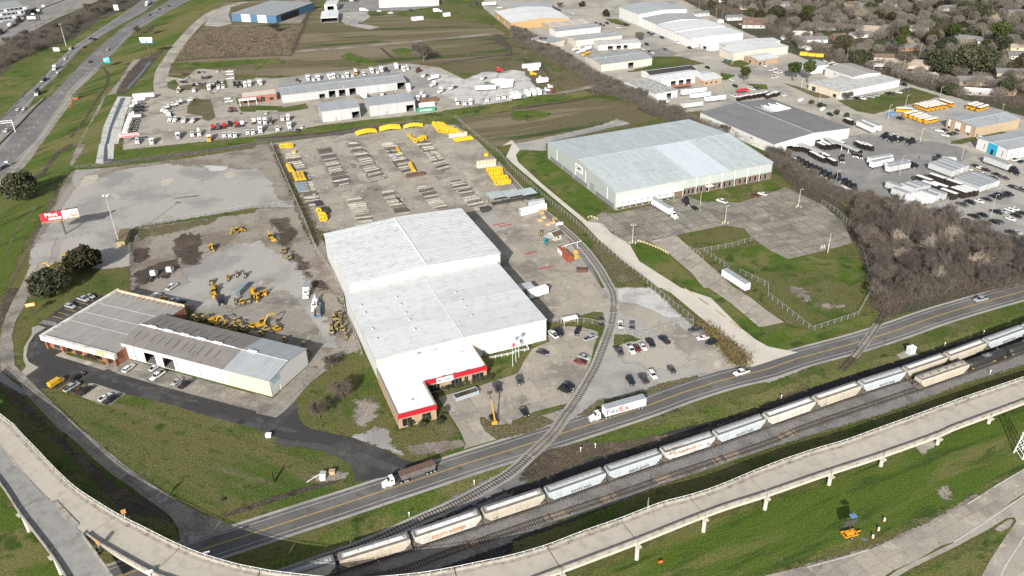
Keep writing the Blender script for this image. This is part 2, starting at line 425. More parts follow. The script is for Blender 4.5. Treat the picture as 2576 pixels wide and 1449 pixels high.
soft('west_wood_floor',P('F:-200,40 0,30 100,-20 380,-40 350,10 250,50 180,100 120,120 60,140 0,190 -200,260'),'litter',5)
soft('rail_yard_ground',P('F:-200,30 0,-40 130,-60 330,-60 240,0 140,40 60,80 0,130 -200,240'),'lot_dark',4)
soft('rough_field',P('F:600,-60 800,20 1230,60 1300,100 1400,150 1480,190 1500,230 1440,225 1060,160 750,190 420,190 430,160 560,10'),'field',4,streak=R_(5))
soft('dry_field',P('F:1010,158 1120,160 1230,150 1380,128 1440,165 1500,210 1480,232 1420,215 1300,195 1240,190 1100,180'),'dry',3)
soft('reed_field',P('F:520,66 600,68 770,60 745,100 735,140 560,146 430,155 455,125 480,90'),'reeds',2)
soft('scrub_field',P('F:1150,300 1240,280 1380,262 1500,245 1600,262 1660,300 1560,325 1440,345 1330,362 1250,370 1180,335'),'field',3,streak=R_(18))
soft('lawn_by_main_road',P('F:110,985 250,1000 330,1020 500,1070 650,1120 760,1155 850,1185 885,1215 850,1240 740,1280 640,1310 560,1325 520,1290 400,1200 300,1130 200,1075'),'grass',2,streak=R_(-28))
soft('lawn_east_lot',P('F:1750,640 1900,610 2120,600 2170,680 2185,760 2170,800 2010,850 1990,800 1900,740 1800,680'),'grass',2.5)
soft('lush_lawn_right',P('F:1800,650 1890,618 2000,625 2060,650 2180,650 2185,690 2140,720 2060,680 1960,680 1870,690'),'lush',3)
soft('wood_floor',P('F:2190,540 2300,590 2440,640 2576,690 2700,740 2700,700 2576,735 2400,760 2215,800 2190,720 2160,620 2110,560'),'litter',3)
soft('tree_strip_floor',P('F:1250,80 1300,130 1400,180 1500,235 1640,290 1740,305 1850,370 1960,420 2080,490 2190,560 2130,590 2050,520 1950,430 1830,350 1730,300 1600,270 1500,240 1480,232 1340,165 1240,100'),'litter',3)
soft('rail_verge',P('F:0,1449 300,1520 700,1400 1000,1260 1290,1160 1600,1080 2000,960 2350,860 2576,780 2800,700 2800,760 2576,850 2300,930 1900,1045 1600,1130 1300,1220 900,1380 500,1560'),'highgrass',3)
soft('ditch_slope',P('F:560,1560 900,1500 1300,1410 1600,1310 2000,1175 2300,1060 2576,945 2800,880 2800,1000 2576,1010 2200,1140 1900,1240 1500,1400 1000,1560'),'highgrass',2)
soft('lawn_loop',P('F:1300,1540 1700,1330 2000,1240 2300,1120 2576,1020 2800,1000 2800,1160 2576,1180 2450,1245 2250,1340 1900,1449 1600,1560'),'lush',3,streak=R_(24))
soft('lawn_triangle',P('F:2545,1300 2576,1310 2576,1449 2400,1560 2200,1500 2300,1449 2450,1380'),'lush',1.5)
soft('swale',P('02:300,1449 100,1100 0,950 -300,700 -600,900/03:-300,300 150,0 200,20 400,200 900,600 1400,900 1700,1080 1820,1130 1750,900 1500,700 1200,450 900,150 640,0'),'grass',3)
soft('swale_bottom',P('02:-100,900 60,950 300,1200 560,1449 430,1449 200,1200 0,1010/03:450,0 640,40 760,200 960,330 1200,560 1500,700 1750,800 1760,900 1500,850 1250,800 1000,550 800,330 600,120'),'mud',2.2)
lv(3)
hwy_w=P('00:1760,-60 1600,0 1450,120 1090,320 800,500 560,780 420,900 200,1180 0,1385/01:-300,350 -900,1000/01:-900,400 -700,150 -300,-200/00:0,1200 180,1010 400,820 600,590 760,450 1000,290 1350,60 1500,-60')
hard('highway_southbound',hwy_w,'highway')
hwy_e=P('00:2050,-60 1880,20 1600,170 1340,330 1180,500 980,700 760,930 700,1060 560,1250 420,1449/01:410,0 330,130 160,330 0,490 -600,1100 -1200,1449 -1200,800 -700,200/00:-300,1810 60,1449 250,1200 440,1010 520,960 640,830 860,600 1060,420 1280,240 1560,90 1800,-60')
HE=hard('highway_northbound',hwy_e,'highway')
hard('highway_median_paving',P('00:455,985 440,1010 250,1200 60,1449 -250,1850 -500,1900 -100,1450 200,1170 420,990'),'concrete_old')
soft('highway_shoulder',P('00:1010,690 760,930 700,1060 560,1250 420,1449/01:410,0 330,130 160,330 0,490 -60,430 90,240 250,60/00:330,1449 480,1230 620,1020 700,900 900,700'),'concrete_old',1.0)
mark=paint('road_paint_white',(.62,.62,.60),.8,grime=.35,scale=1.5)
marky=paint('road_paint_yellow',(.52,.36,.09),.8,grime=.3,scale=1.5)
hl=smooth_line(P('00:1950,-50 1720,55 1440,210 1200,350 1000,530 880,670 720,830 560,1000 350,1270 240,1405/01:130,90 0,240 -500,800'),8)
dashes('lane_dashes',hl,3.2,9,.3,mark,.1,HE)
hs=smooth_line(P('00:1640,-30 1400,105 1040,320 800,490 640,640 520,770 330,980 60,1280 -200,1580'),8)
dashes('lane_dashes',hs,3.2,9,.3,mark,.1,HE)
for i,(s,kk)in enumerate((('00:2010,-50 1860,20 1590,160 1330,320 1165,490 960,690 740,930 560,1180 390,1410/01:340,0 150,250 0,400',1),('00:1700,-60 1570,0 1430,110 1080,310 790,485 545,765 400,895 190,1165 0,1370',1),('00:1370,60 1010,300 770,460 610,600 410,835 190,1020 0,1215',1))):
 l=smooth_line(P(s),10);o=link('edge_line',ribbon_mesh('edge_line',offset_line(l,.11),offset_line(l,-.11),mark,.1),HE)
hard('service_road_west',P('01:-200,-400/00:0,520 300,330 560,190 800,90 1000,0 1100,-50 980,-60 700,70 500,180 300,290 0,440 -200,540 -200,600'),'concrete_old')
front=smooth_line(P('00:2470,20 2250,80 2100,150 1960,270 1860,380 1780,480 1700,600 1640,700 1620,790 1620,880 1640,960'),5)
ribbon('frontage_road',front,10.5,'concrete')
lv(2)
soft('dealer_forecourt',P('00:1680,770 1850,790 1990,690 2260,710 2360,700 2360,810 2540,800/10:0,780 200,790 500,750 800,720 1120,690 1360,640 1560,640 1850,680 2100,800 2300,760/20:0,700 120,720 240,880 380,920 440,960 300,980 0,1010/10:2576,1015 2200,1070 1900,1110 1800,1150 1160,1200 650,1260 500,1290 450,1310 250,1330/01:2576,-80 2200,-40 1240,60/00:1240,1449 1260,1240 1300,1050 1350,960 1560,930'),'concrete',1.5)
soft('dealer_gravel',P('10:1700,690 1850,740 2100,800 2300,720 2500,740/20:0,700 120,720 240,880 380,920 440,960 300,980 0,1010/10:2300,1050 2100,1030 1850,960'),'gravel_white',3)
soft('dealer_back_gravel',P('10:230,800 500,770 800,740 1130,700 1360,650 1560,650 1750,700 1870,960 1600,1000 1500,830 1420,740 800,800 250,850'),'gravel',2)
lv(4)
soft('dealer_island',P('00:1890,1060 1960,1000 2120,1000 2170,1180 2100,1220 2030,1200 2040,1170 1880,1140'),'dry',.8)
soft('dealer_lawn',P('00:2370,980 2460,980 2470,1050 2390,1050'),'lush',.6)
soft('dealer_lawn',P('00:2400,1070 2576,1060/10:270,1070 290,1110 0,1110/00:2576,1125 2430,1125'),'grass',.6)
soft('dealer_lawn',P('10:215,1090 390,1060 500,1040 530,1090 330,1125 220,1125'),'grass',.6)
soft('dealer_verge',P('00:1680,830 1760,800 1800,850 1790,880 1690,885'),'grass',.8)
soft('dealer_verge',P('00:1690,885 1900,850 2100,860 2280,800 2290,860 2000,905 1760,910'),'dry',.8)
soft('ditch_bank',P('00:1360,600 1500,570 1640,500 1650,520 1570,600 1490,700 1330,880 1250,940 1150,940 1120,900 1200,800 1300,640'),'mud',1.8)
soft('ditch_bank_dry',P('00:1130,900 1190,820 1340,600 1420,590 1300,720 1200,860 1170,940 1080,960'),'dirt',2)
soft('ditch_bank_dry',P('00:1060,970 1000,1120 900,1260 810,1449/01:870,0 800,120 720,230 700,200 760,50 780,0/00:790,1449 900,1240 1000,1050 1050,960'),'dirt',1.5)
hard('canal_lining',P('00:1185,972 1330,975 1255,1180 1190,1449/01:1150,0 1140,165 1040,200 960,195 1000,0/00:1010,1449 1035,1290 1110,1120'),'gravel_white')
lv(5)
soft('canal_water',P('00:1215,985 1265,985 1190,1150 1130,1290 1095,1449/01:1080,0 1085,150 1240,150 1040,185 1040,140 1055,0/00:1060,1449 1100,1290 1150,1150'),'water',.5)
soft('ditch_water',P('00:1440,700 1500,620 1530,610 1440,730 1350,830 1290,900 1270,890 1360,790'),'water',.6)
lv(6)
soft('strip_lawn',P('01:1150,60 1240,68 2200,-30 2576,-80/10:250,1340 500,1300 1200,1210 1900,1120 2300,1060 2576,1020/20:0,1000 400,950 760,920 820,960 500,1010 0,1080/10:2576,1120 2100,1180 1500,1290 1000,1340 500,1380 0,1440/01:2576,10 1800,110 1150,170'),'highgrass',1.2)
lv(7)
soft('strip_ditch',P('01:1040,190 1600,120 2576,-20/10:0,1390 700,1330 1300,1250 1650,1230 1000,1350 0,1430/01:2576,10 1600,150 1050,200'),'mud',.8)
lv(3)
soft('gravel_lot',P('01:740,265 1100,240 1800,160 2576,40/11:0,10 130,0 250,250 350,500 400,640/01:2576,640 1340,840 1310,980 1320,1230 1000,1260 640,1180 300,1230 300,1040 420,800 560,560 680,330'),'gravel',1.6)
lv(4)
soft('gravel_lot_north_edge',P('01:1100,240 1800,160 2576,40/11:0,10 140,5 300,350 380,600 250,560 100,300 0,250/01:2576,250 2100,230 1600,200 1100,290 830,430 780,420 850,320'),'dirt',5)
soft('sand_patch',P('01:1610,370 1740,335 1760,370 1710,410 1620,430'),'sand',1.2)
soft('sand_patch',P('01:2250,300 2340,280 2390,300 2340,345 2270,345'),'sand',1.2)
soft('sand_patch',P('01:840,330 960,305 1010,320 960,390 860,430 780,430'),'sand',3)
soft('sand_patch',P('01:2050,215 2290,225 2270,270 2120,275'),'gravel_white',1.5)
soft('lot_debris_strip',P('01:1740,548 2000,515 2005,525 1760,552'),'mud',.8)
soft('lot_west_edge',P('01:740,270 690,330 560,560 430,790 320,1030 330,1050 430,900 480,830 650,600 760,440 720,380'),'dirt',2)
lv(3)
soft('entrance_drive',P('01:300,1230 560,1150 540,1200 400,1300 350,1370 250,1449 300,1560/02:310,0 200,0/01:200,1449 260,1330'),'concrete',.7)
lv(3)
soft('machine_yard',P('01:1340,860 2000,760 2576,690/11:0,650 400,640 480,850 590,1060 700,1250 850,1449/12:780,0 870,200 1000,480 1050,620 700,740 720,830 540,790 470,620 0,500/02:2576,480 1860,200 1800,160 1300,60/01:1310,1449 1320,1240'),'dirt',2)
lv(4)
soft('yard_gravel',P('01:1900,1400 1700,1449/02:1500,60 1900,200 2576,440/12:0,480 500,560 850,600 700,300 560,0/11:560,1449 420,1200 200,1100 0,950/01:2576,1000 2350,1000 2150,1100 2000,1200 1830,1260'),'gravel',4)
soft('yard_concrete',P('02:1980,240 2350,170 2576,150/12:0,60 300,20 480,200 640,430 700,560 480,720 0,500/02:2576,470 2300,350'),'concrete_old',1.5)
soft('yard_grass_strip',P('01:1350,870 2000,770 2200,740 2100,800 1900,860 1400,960'),'dry',4)
lv(5)
soft('dark_soil',P('01:1760,960 1850,905 2000,920 2050,1080 1980,1200 1840,1200 1740,1080'),'mud',5)
soft('dark_soil',P('01:1350,1040 1500,1050 1500,1150 1400,1200 1340,1190'),'mud',2)
soft('dark_soil',P('01:1620,1190 1780,1160 1810,1240 1700,1300 1480,1400 1380,1449 1350,1300'),'mud',3)
soft('dark_soil',P('11:140,760 330,740 420,900 300,1000 420,1120 560,1300 700,1449 560,1449 400,1200 300,1050 200,850'),'mud',7)
soft('yard_ramp',P('11:80,1350 180,1340 210,1449/12:220,0 60,0/11:60,1449'),'concrete',.5)
lv(3)
soft('front_lawn_west',P('01:560,1449 700,1300 950,1280 1290,1230 1310,1449/02:1290,60 1080,80 780,100 570,230 400,360 320,400 240,560 240,700 260,780 165,810 140,700 130,560 150,420 250,180 330,60'),'grass',1)
lv(4)
hard('front_asphalt',P('02:1010,70 1090,85 1250,100 1200,300 600,560 650,640 1050,800 1180,860 1560,970 2000,1090 2576,1240/12:0,1265 200,1305 290,1240 400,1140 420,1240 440,1330 480,1380 560,1420 700,1449/13:760,15 1000,70 1300,180 1480,280 1560,300 1700,300/13:1700,380 1000,510 985,420 930,310 780,230 600,150 330,95 100,20/12:60,1449/02:2576,1420 2000,1260 1700,1170 1250,1065 860,960 700,1020 430,1010 400,1020 250,900 390,800 290,740 265,680 280,590 350,470 470,400 400,360 570,230 780,100'),'asphalt')
lv(5)
for q_ in('02:1000,860 1500,1000 2000,1140 2000,1170 1500,1040 1000,900','02:300,560 420,420 470,440 360,580 330,700 380,760 340,770 280,700','13:200,60 700,120 1200,250 1500,380 1480,440 1100,320 650,190 200,110','12:0,1300 200,1370 420,1449 300,1449 100,1400 0,1360'):soft('asphalt_wear',P(q_),'worn',2.6)
hard('drive_kerb_apron',P('02:380,375 460,400 350,470 290,560 262,680 290,745 390,800 250,895 200,860 265,790 235,720 240,600 320,470 320,400'),'concrete')
slabs('front_parking_apron',P('02:1050,800 1280,715 2300,1000 2576,1075/12:0,1060 170,1115 520,790 715,825 550,950 440,1080 400,1130 290,1240 200,1305 0,1262/02:2576,1240 2000,1090 1560,970 1180,860'),R_(-23),6.2,5.4,'concrete_old',.09)
slabs('side_parking_apron',P('02:900,960 960,965 1265,1065 1110,1180 1040,1180 730,1060 800,1040'),R_(-23),5,5,'concrete',.08)
hard('planter_walk',P('02:555,680 630,640 700,640 1070,760 1190,770 1050,830'),'concrete')
lv(6)
soft('planter_grass',P('02:660,650 720,645 1095,755 1060,780 660,670'),'lush',.4)
lv(4)
soft('trench_strip',P('11:130,0 210,0 300,200 480,560 640,900 720,1060 900,1449/12:870,0 900,240 1070,640 1045,690 980,480 860,150/11:740,1449 590,1060 480,800 300,450 200,200'),'dirt',1)
lv(5)
soft('trench',P('11:160,20 190,30 280,230 430,520 560,780 640,1000 620,1040 500,790 380,520 240,250'),'mud',.7)
lv(3)
YARD=P('11:215,0/10:120,1449 900,1350 1700,1250 2000,1260 2200,1390/11:2300,40 2576,320/21:0,430 200,620 380,760 520,900 700,1150 900,1449/22:985,110 980,245 820,240 640,290 380,350 100,0/21:-100,1400/11:2400,1250 2050,640 800,880 600,860 480,600 320,260')
slabs('pipe_yard_paving',YARD,GRID,7.6,7.6,'concrete',.08)
lv(6)
soft('yard_gravel_strip',P('10:1760,1260 2000,1250 2200,1390/11:2300,40 2450,180 2576,330 2576,480 2440,470 2150,150 1990,60 1900,0/10:1800,1380'),'gravel_dark',1)
soft('yard_west_strip',P('11:215,0 440,0 560,300 700,640 800,830 720,880 600,860 480,600 320,260'),'gravel',1.5)
soft('yard_east_gravel',P('21:0,330 240,560 390,730 520,850 640,1000 790,1200 900,1449/22:980,100 830,0/21:560,1170 470,1060 380,1040 380,960 500,900 430,830 330,720 0,640'),'gravel_dark',1)
soft('yard_stain',P('11:2140,700 2230,690 2480,1000 2576,1040 2576,1200 2450,1090 2300,900'),'lot_dark',2)
soft('yard_stain',P('11:560,330 640,500 780,700 900,880 830,890 700,640 560,420'),'lot_dark',3)
lv(7)
hard('pale_slab',P('11:2225,690 2360,665 2530,860 2400,880'),'gravel')
lv(3)
soft('office_lawn',P('12:820,700 1080,640 1200,870 1430,1430 1500,1449/13:1400,0 1500,60 1380,130 1000,50 800,0/12:560,1420 440,1330 400,1200 440,1080 560,950 720,840'),'grass',1.2)
soft('office_front_lawn',P('12:1430,1425 1830,1310 1960,1300 2050,1449/13:2080,90 2110,160 2040,240 1880,300 1650,300 1500,200 1400,150 1340,60'),'grass',1.2)
soft('gravel_turnout',P('13:950,50 1100,0 1250,-50 1350,20 1370,90 1400,160 1480,240 1400,210'),'gravel',2)
lv(4)
soft('bare_soil_patch',P('12:1000,1160 1100,1110 1220,1180 1200,1300 1060,1370 1000,1330'),'dirt',5)
soft('bare_soil_patch',P('13:1500,150 1700,110 1880,90 2090,90 2100,140 1900,200 1600,230'),'dirt',1.5)
lv(4)
CARP=P('12:1830,1100 2210,1000 2576,880/22:60,860 130,720 210,610 380,540 360,480 470,400 560,385 720,400 860,440 870,480 830,560 820,610 790,750 700,930 640,1020 560,1160 400,1200 240,1240 120,1290 0,1340/12:2576,1370 2400,1380 2300,1300 2250,1300 2260,1370 2310,1449/13:2420,75 2090,175 2110,120 2060,0/12:1960,1290')
slabs('car_park_paving',CARP,R_(24),5.6,5.6,'concrete',.07)
lv(6)
soft('car_park_lawn',P('12:2360,820 2400,700 2576,650/22:100,600 170,590 60,700 0,860/12:2576,880 2440,910'),'lush',.7)
soft('island_grass',P('12:2250,1310 2290,1300 2400,1390 2576,1370/22:200,1300 300,1280 430,1350 200,1449/13:2576,50 2440,75 2330,20 2290,0/12:2260,1400'),'dry',.8)
soft('island_grass',P('22:720,420 800,415 920,440 900,480 800,470 720,450'),'grass',.8)
soft('island_grass',P('22:540,385 600,390 590,420 550,410'),'grass',.4)
soft('island_grass',P('22:170,580 260,540 370,500 380,540 210,605'),'grass',.8)
soft('island_grass',P('22:1020,600 1030,470 1180,470 1270,510 1320,520 1120,560'),'grass',.8)
lv(3)
soft('east_gravel',P('22:860,0 1400,0 1720,300 1820,370 1900,400 2100,580 2250,760 2360,780 2250,800 1880,880 1700,950 1350,1030 900,1140 650,1290 500,1449 300,1449 500,1250 700,1000 850,700 960,500'),'gravel',1.5)
soft('east_gravel_pale',P('22:1060,0 1400,0 1720,300 1500,300 1250,180 1050,130'),'gravel_white',2)
lv(4)
soft('lot_drive',P('22:1060,140 1250,160 1430,230 1600,330 1700,400 1900,520 2100,640 2280,780 2140,820 1910,880 1850,760 1700,620 1600,550 1380,400 1300,310 1060,250'),'concrete',.8)
soft('lot_pale_patch',P('22:1050,500 1600,500 1850,760 1700,800 1300,820 1150,700 1100,600'),'lot',6)
soft('lot_edge_grass',P('22:1330,1030 1500,960 1870,880 1880,930 1700,1000 1350,1100'),'dry',1)
soft('lot_edge_grass',P('22:640,1300 860,1130 920,1110 1000,1120 900,1200 780,1270'),'dry',1)
soft('lot_hedge_bank',P('22:1780,260 1950,380 2100,500 2250,620 2350,680 2360,780 2230,760 2120,640 1960,450 1860,390'),'dry',1)
soft('lot_front_soil',P('22:0,1400 240,1290 560,1210 480,1330 250,1420 60,1449/13:2576,40 2420,80'),'dirt',1.5)
lv(5)
drv=P('20:0,1449/21:-100,20 0,-40 80,60 40,110 60,180 300,400 600,650 760,780 900,790 1000,900 1100,960 1190,1020 1280,1180 1500,1320 1700,1449/22:2000,100 2300,400 2450,520 2576,590/32:300,650 100,710 0,745/22:2400,800 2360,790 2350,690 2250,600 1900,300 1600,50 1500,0/21:1480,1449 1100,1160 870,960 700,780 400,530 0,190 -60,130')
hard('warehouse_drive',drv,'concrete_new')
lv(2)
soft('warehouse_lawn',P('21:80,140 200,60 350,150 420,200 600,370 790,480 860,560 900,680 870,780 760,740 600,640 300,380 60,180'),'lush',1)
soft('track_verge',P('21:0,220 400,560 700,820 870,980 1000,1100 1200,1220/22:1500,20 1750,240 1850,320 1790,330 1600,180 1400,0/21:1280,1380 1050,1400 900,1200 760,960 560,760 300,560 0,300'),'grass',1.2)
soft('track_verge_dry',P('21:800,1000 870,1000 1050,1120 1290,1300 1280,1380 1060,1400 960,1300 900,1180'),'dry',1)
soft('lawn_strip_east',P('21:1190,1010 1300,1010 1500,1080 1560,1110 1640,1180 1760,1300 1960,1449/22:2100,80 2400,330 2576,480/32:160,350 440,440 900,290 1080,270 1080,340 860,410 600,500 430,600 250,630 0,600/22:2576,590 2400,480 2150,250 1900,60 1750,-30/21:1650,1449 1500,1320 1280,1180'),'lush',1)
soft('lawn_strip_far',P('21:1820,1040 2050,1000 1900,1130 2100,1290 2220,1340 2400,1449/22:2576,80/32:160,200 430,420 160,340 0,200/22:2400,60 2300,-40/21:1930,1170'),'grass',1)
lv(4)
slabs('warehouse_yard_paving',P('21:760,780 900,690 1040,700 1420,620 1750,520 1900,580 2300,590 2576,500/31:180,440 560,620 760,800 850,1000 500,1090 200,1160 0,1060/21:2400,930 2330,850 2130,820 1650,920 1380,970 1200,1000 1100,960 900,800'),GRID,6.4,5.6,'concrete_old',.3,rough=.12,bed='grass')
lv(5)
soft('yard_pale_area',P('21:900,790 1100,720 1420,640 1650,760 1400,960 1200,1000 1100,960'),'gravel_white',4)
lv(4)
slabs('side_drive',P('21:1380,980 1650,920 1850,1100 2060,1280 2240,1449/22:2400,100 2576,240/32:160,345 -40,390/22:2480,390 2200,150 1980,0/21:1930,1449 1800,1290 1560,1090'),R_(-42),7,6.2,'concrete',.14,rough=.06)
soft('cracked_yard_weeds',P('31:0,1060 200,1160 350,1140 500,1090 850,1000 860,960 600,1000 300,1080'),'grass',2.5)
soft('warehouse_front_lawn',P('21:1880,510 2130,455 2300,570 2220,585 1940,580'),'lush',.5)
soft('warehouse_front_lawn',P('21:2280,500 2360,440 2500,390 2576,385/31:30,380 130,440 130,490 90,500/21:2576,460 2500,480'),'lush',.5)
soft('chalky_soil',P('32:150,20 400,0 470,140 380,140 300,80'),'dirt',4)
soft('chalky_soil',P('32:520,150 760,180 740,200 560,190'),'dirt',3)
soft('gravel_behind_warehouse',P('20:1200,1240 1050,1200 900,1260 400,1370 150,1430 0,1449/21:80,60 340,70 340,0/20:360,1430'),'gravel',2)
lv(3)
street=smooth_line(P('20:250,-60 420,10 640,100 900,190 1250,310 1640,540 1900,660 2200,740 2500,860/30:100,920 400,1020 700,1120 1000,1210 1350,1330 1700,1449/31:1950,60 2300,200 2600,330 3000,480'),6)
ribbon('industrial_street',street,15,'lot')
lv(4)
soft('street_lawn',P('20:940,190 1050,190 1200,250 1160,270 1000,230'),'grass',1)
soft('street_lawn',P('20:1400,560 1700,570 1940,640 1800,660 1400,760 1150,720 1400,660'),'grass',2)
soft('street_lawn',P('20:2100,620 2260,590 2400,640 2300,680 2200,670'),'grass',1)
soft('street_lawn',P('20:2100,730 2250,760 2150,810 2100,800'),'lush',1)
soft('street_lawn',P('20:2340,840 2560,850 2576,900 2500,900'),'lush',1)
soft('street_lawn',P('30:140,830 300,870 480,930 690,960 600,990 480,980 300,900'),'dry',1)
soft('bus_lot_lawn',P('30:700,1010 880,1000 1000,985 1200,940 1440,880 1700,960 1750,980 1300,1080 1060,1150 900,1120 780,1060'),'grass',1.5)
soft('bus_gravel',P('30:1080,1170 1300,1130 1480,1040 1700,980 2000,1060 2250,1080 2300,1120 1850,1180 1800,1260 1500,1290 1350,1240'),'gravel',2)
soft('bus_lot_verge',P('30:1830,1449 1850,1420 2350,1320 2400,1340 2200,1380 1950,1449'),'grass',1)
soft('street_asphalt_lot',P('20:1390,500 1530,480 1680,540 1600,570 1400,570 1360,540'),'lot_dark',1)
soft('far_grass',P('20:0,440 110,500 400,540 380,620 850,860 800,900 500,900 300,640 0,560'),'dry',2)
soft('depot_paving',P('31:150,0 1000,-100 1800,0 2000,60 1930,200 1700,200 1600,500 1250,620 1050,560 900,520 750,430 300,250 60,120'),'lot_dark',3)
soft('car_lot_gravel',P('31:1500,640 2100,500 2576,420 2900,400 2900,900 2576,1060 2300,960 1850,830 1600,760'),'gravel',3)
soft('truck_lot',P('20:850,760 1680,680 2100,830 2200,1000/30:0,1010/20:2100,1010 1700,1100 1480,1010 1600,950'),'lot',2)
soft('far_lot',P('10:800,30 1080,0 1600,-60 1900,-20 1850,60 1500,110 1150,110 900,180 830,180'),'lot_dark',2)
soft('far_gravel',P('10:860,130 1100,110 1150,170 1050,240 1250,270 1150,300 900,250 830,190'),'gravel',2)
soft('far_warehouse_paving',P('10:230,100 380,50 380,-40 560,-40 480,200 440,230 100,240'),'concrete_old',1.5)
soft('far_warehouse_drive',P('00:2330,60 2250,90 2100,180 2050,260 2200,270 2330,240 2300,150'),'gravel',1.5)
soft('northwest_lot',P('00:0,40 100,30 300,60 250,160 60,200 0,190 -100,200 -100,0'),'gravel',2)
soft('lush_patch',P('10:850,570 940,530 1060,570 1230,640 1100,670 950,620'),'lush',2)
soft('lush_patch',P('10:1350,500 1480,485 1600,500 1480,580'),'lush',2)
soft('lush_patch',P('20:0,1120 250,1110 400,1150 200,1220 0,1200'),'lush',3)
soft('lush_patch',P('20:380,680 480,690 510,730 420,720'),'lush',1)
soft('lush_patch',P('10:0,1240/00:1700,640 2576,600/10:0,600 230,580 300,640 100,640 0,720/00:2576,640 1800,700'),'lush',3)
soft('ditch_line',P('10:380,510 900,470 1500,420 2200,350 2360,340 2360,352 1500,435 900,490 400,530'),'dirt',.8)
soft('ditch_line',P('10:1880,620 2576,540/20:0,540 90,530 90,545 0,555/10:2576,555 1880,635'),'mud',.8)
soft('wet_patch',P('10:1240,480 1270,480 1400,590 1380,600 1340,570'),'mud',.8)
soft('fence_scrub',P('10:560,0 590,20 480,270 370,540 340,540 430,300 540,80'),'reeds',1.5)
soft('dirt_path',P('20:0,1010 400,940 840,850 850,880 440,960 0,1020'),'dirt',1.5)
soft('strip_track',P('20:0,1090 400,1040 740,990 760,1000 400,1060 0,1110'),'mud',1)
lv(5)
mainl=smooth_line(P('03:600,1640 1300,1420 1980,1200 2576,1010/13:430,870 850,735 1290,590 1720,450 2080,330 2576,175/22:550,1449 860,1350 1350,1190 1700,1060 2150,920 2576,815/32:300,710 860,560 1280,430 1680,290 2110,160 2576,30 3100,-120'),5)
MR=ribbon('main_road',mainl,9.6,'road')
lv(4)
ribbon('road_shoulder',mainl,11.6,'gravel')
soft('shoulder_gravel_patch',P('32:0,890 180,840 400,800 330,830 150,900 0,955/22:2576,950 2400,960 2576,890'),'gravel',1)
lv(5)
zz=.09
for off in(.14,-.14):
 link('centre_line',ribbon_mesh('centre_line',offset_line(mainl,off+.07),offset_line(mainl,off-.07),marky,zz),MR)
for off in(3.55,-3.55):
 link('edge_line',ribbon_mesh('edge_line',offset_line(mainl,off+.06),offset_line(mainl,off-.06),mark,zz),MR)
lv(5)
slabs('service_road',P('02:200,0 310,0 250,180 160,330 120,480 140,600 150,780 270,900 410,1040 600,1220 840,1449/03:860,0 1080,190 1300,370 1550,540 1800,700 2060,830 2340,945 2390,960 2050,1070 1850,1135 1815,1110 1800,990 1720,850 1600,760 1530,710 1450,660 1300,540 1170,460 940,270 740,80 640,0/02:620,1449 330,1150 200,960 10,830 0,700 0,520 20,420 60,280 130,130'),R_(-40),5.2,4.2,'concrete_old',.08)
soft('old_road_edge',P('02:-100,860 0,830 210,1000 330,1080 320,1110 200,1060 0,945 -100,950'),'lot_dark',.8)
soft('verge_strip',P('02:0,400 130,120 200,0/01:250,1449 180,1449 60,1449/02:60,0 0,150 -80,300'),'mud',2)
soft('path_strip',P('01:620,330 560,600 430,790 300,1080 220,1230 90,1449/02:100,0 0,220 -60,300 -60,200 60,0/01:60,1449 180,1180 350,880 520,560'),'dry',2)
soft('tyre_track',P('01:700,0 560,90 480,190 420,290 300,340 180,350 180,360 320,370 460,300 520,200 600,100 740,10'),'mud',.8)
soft('tyre_track',P('00:1030,680 1080,770 1060,870 940,1030 860,1180 700,1380 720,1390 880,1190 960,1040 1080,880 1110,760 1050,670'),'mud',.6)
soft('tyre_track',P('01:20,1150 160,850 400,590 410,600 180,860 40,1160'),'dry',.6)
soft('drain_cut',P('13:-60,740 100,680 380,590 600,530 800,480 840,475 830,500 600,570 300,660 0,770/03:2300,850 2200,840'),'mud',.9)
soft('utility_soil',P('13:560,450 700,390 850,400 930,420 900,470 800,480 650,510'),'dirt',1.2)
lv(3)
soft('ballast_bed',P('03:2576,1560/13:-100,1500 400,1360 800,1180 1200,1020 1500,900 1900,700 2200,540 2576,350/23:0,560 400,430 900,250 1400,80 1600,20/32:0,1230 400,1060 860,900 1290,760 1700,640 2100,510 2576,360 3100,180 3100,560 2576,770 2000,950 1200,1250 600,1430/23:2576,160 2000,330 1400,530 800,750 0,1080/13:2576,1120 2000,1320 1700,1449 1200,1640'),'ballast',1.2)
lv(4)
soft('shadowed_ballast_strip',P('13:300,1460 800,1220 1290,1030 1700,850 2100,660 2576,440/23:0,560 440,400 900,230 1400,60 1600,-10/32:-200,1250 0,1190 400,1020 860,870 1290,740 1700,620 2100,490 2576,340 2576,440 2000,620 1600,740 1200,860 800,1000 300,1160 0,1300/23:1800,60 1400,190 900,370 440,520 0,690/13:2576,590 2000,830 1500,1030 800,1340'),'ballast_dark',1)  # dark ballast, with the train's shadow painted into its colour and width
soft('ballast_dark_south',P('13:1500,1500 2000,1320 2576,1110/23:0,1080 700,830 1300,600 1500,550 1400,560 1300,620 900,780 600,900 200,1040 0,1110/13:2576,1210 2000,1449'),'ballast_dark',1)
soft('spur_gravel',P('13:700,1449 1000,1250 1400,1080 1800,880 2200,650 2576,420/23:0,450 200,220 300,200 480,300 300,480 0,560/13:2576,560 2300,680 2000,800 1500,1000 1000,1230'),'gravel_dark',1.5)
soft('brown_scrub_bank',P('23:300,200 700,100 1100,100 1500,30/22:2000,1449/32:0,1150 400,1000 400,1040 0,1200/23:1700,50 1300,150 800,260 400,440 100,520 100,400'),'reeds',2)
lv(5)
hard('relay_pad',P('32:1290,670 1400,625 1520,670 1340,720'),'concrete')
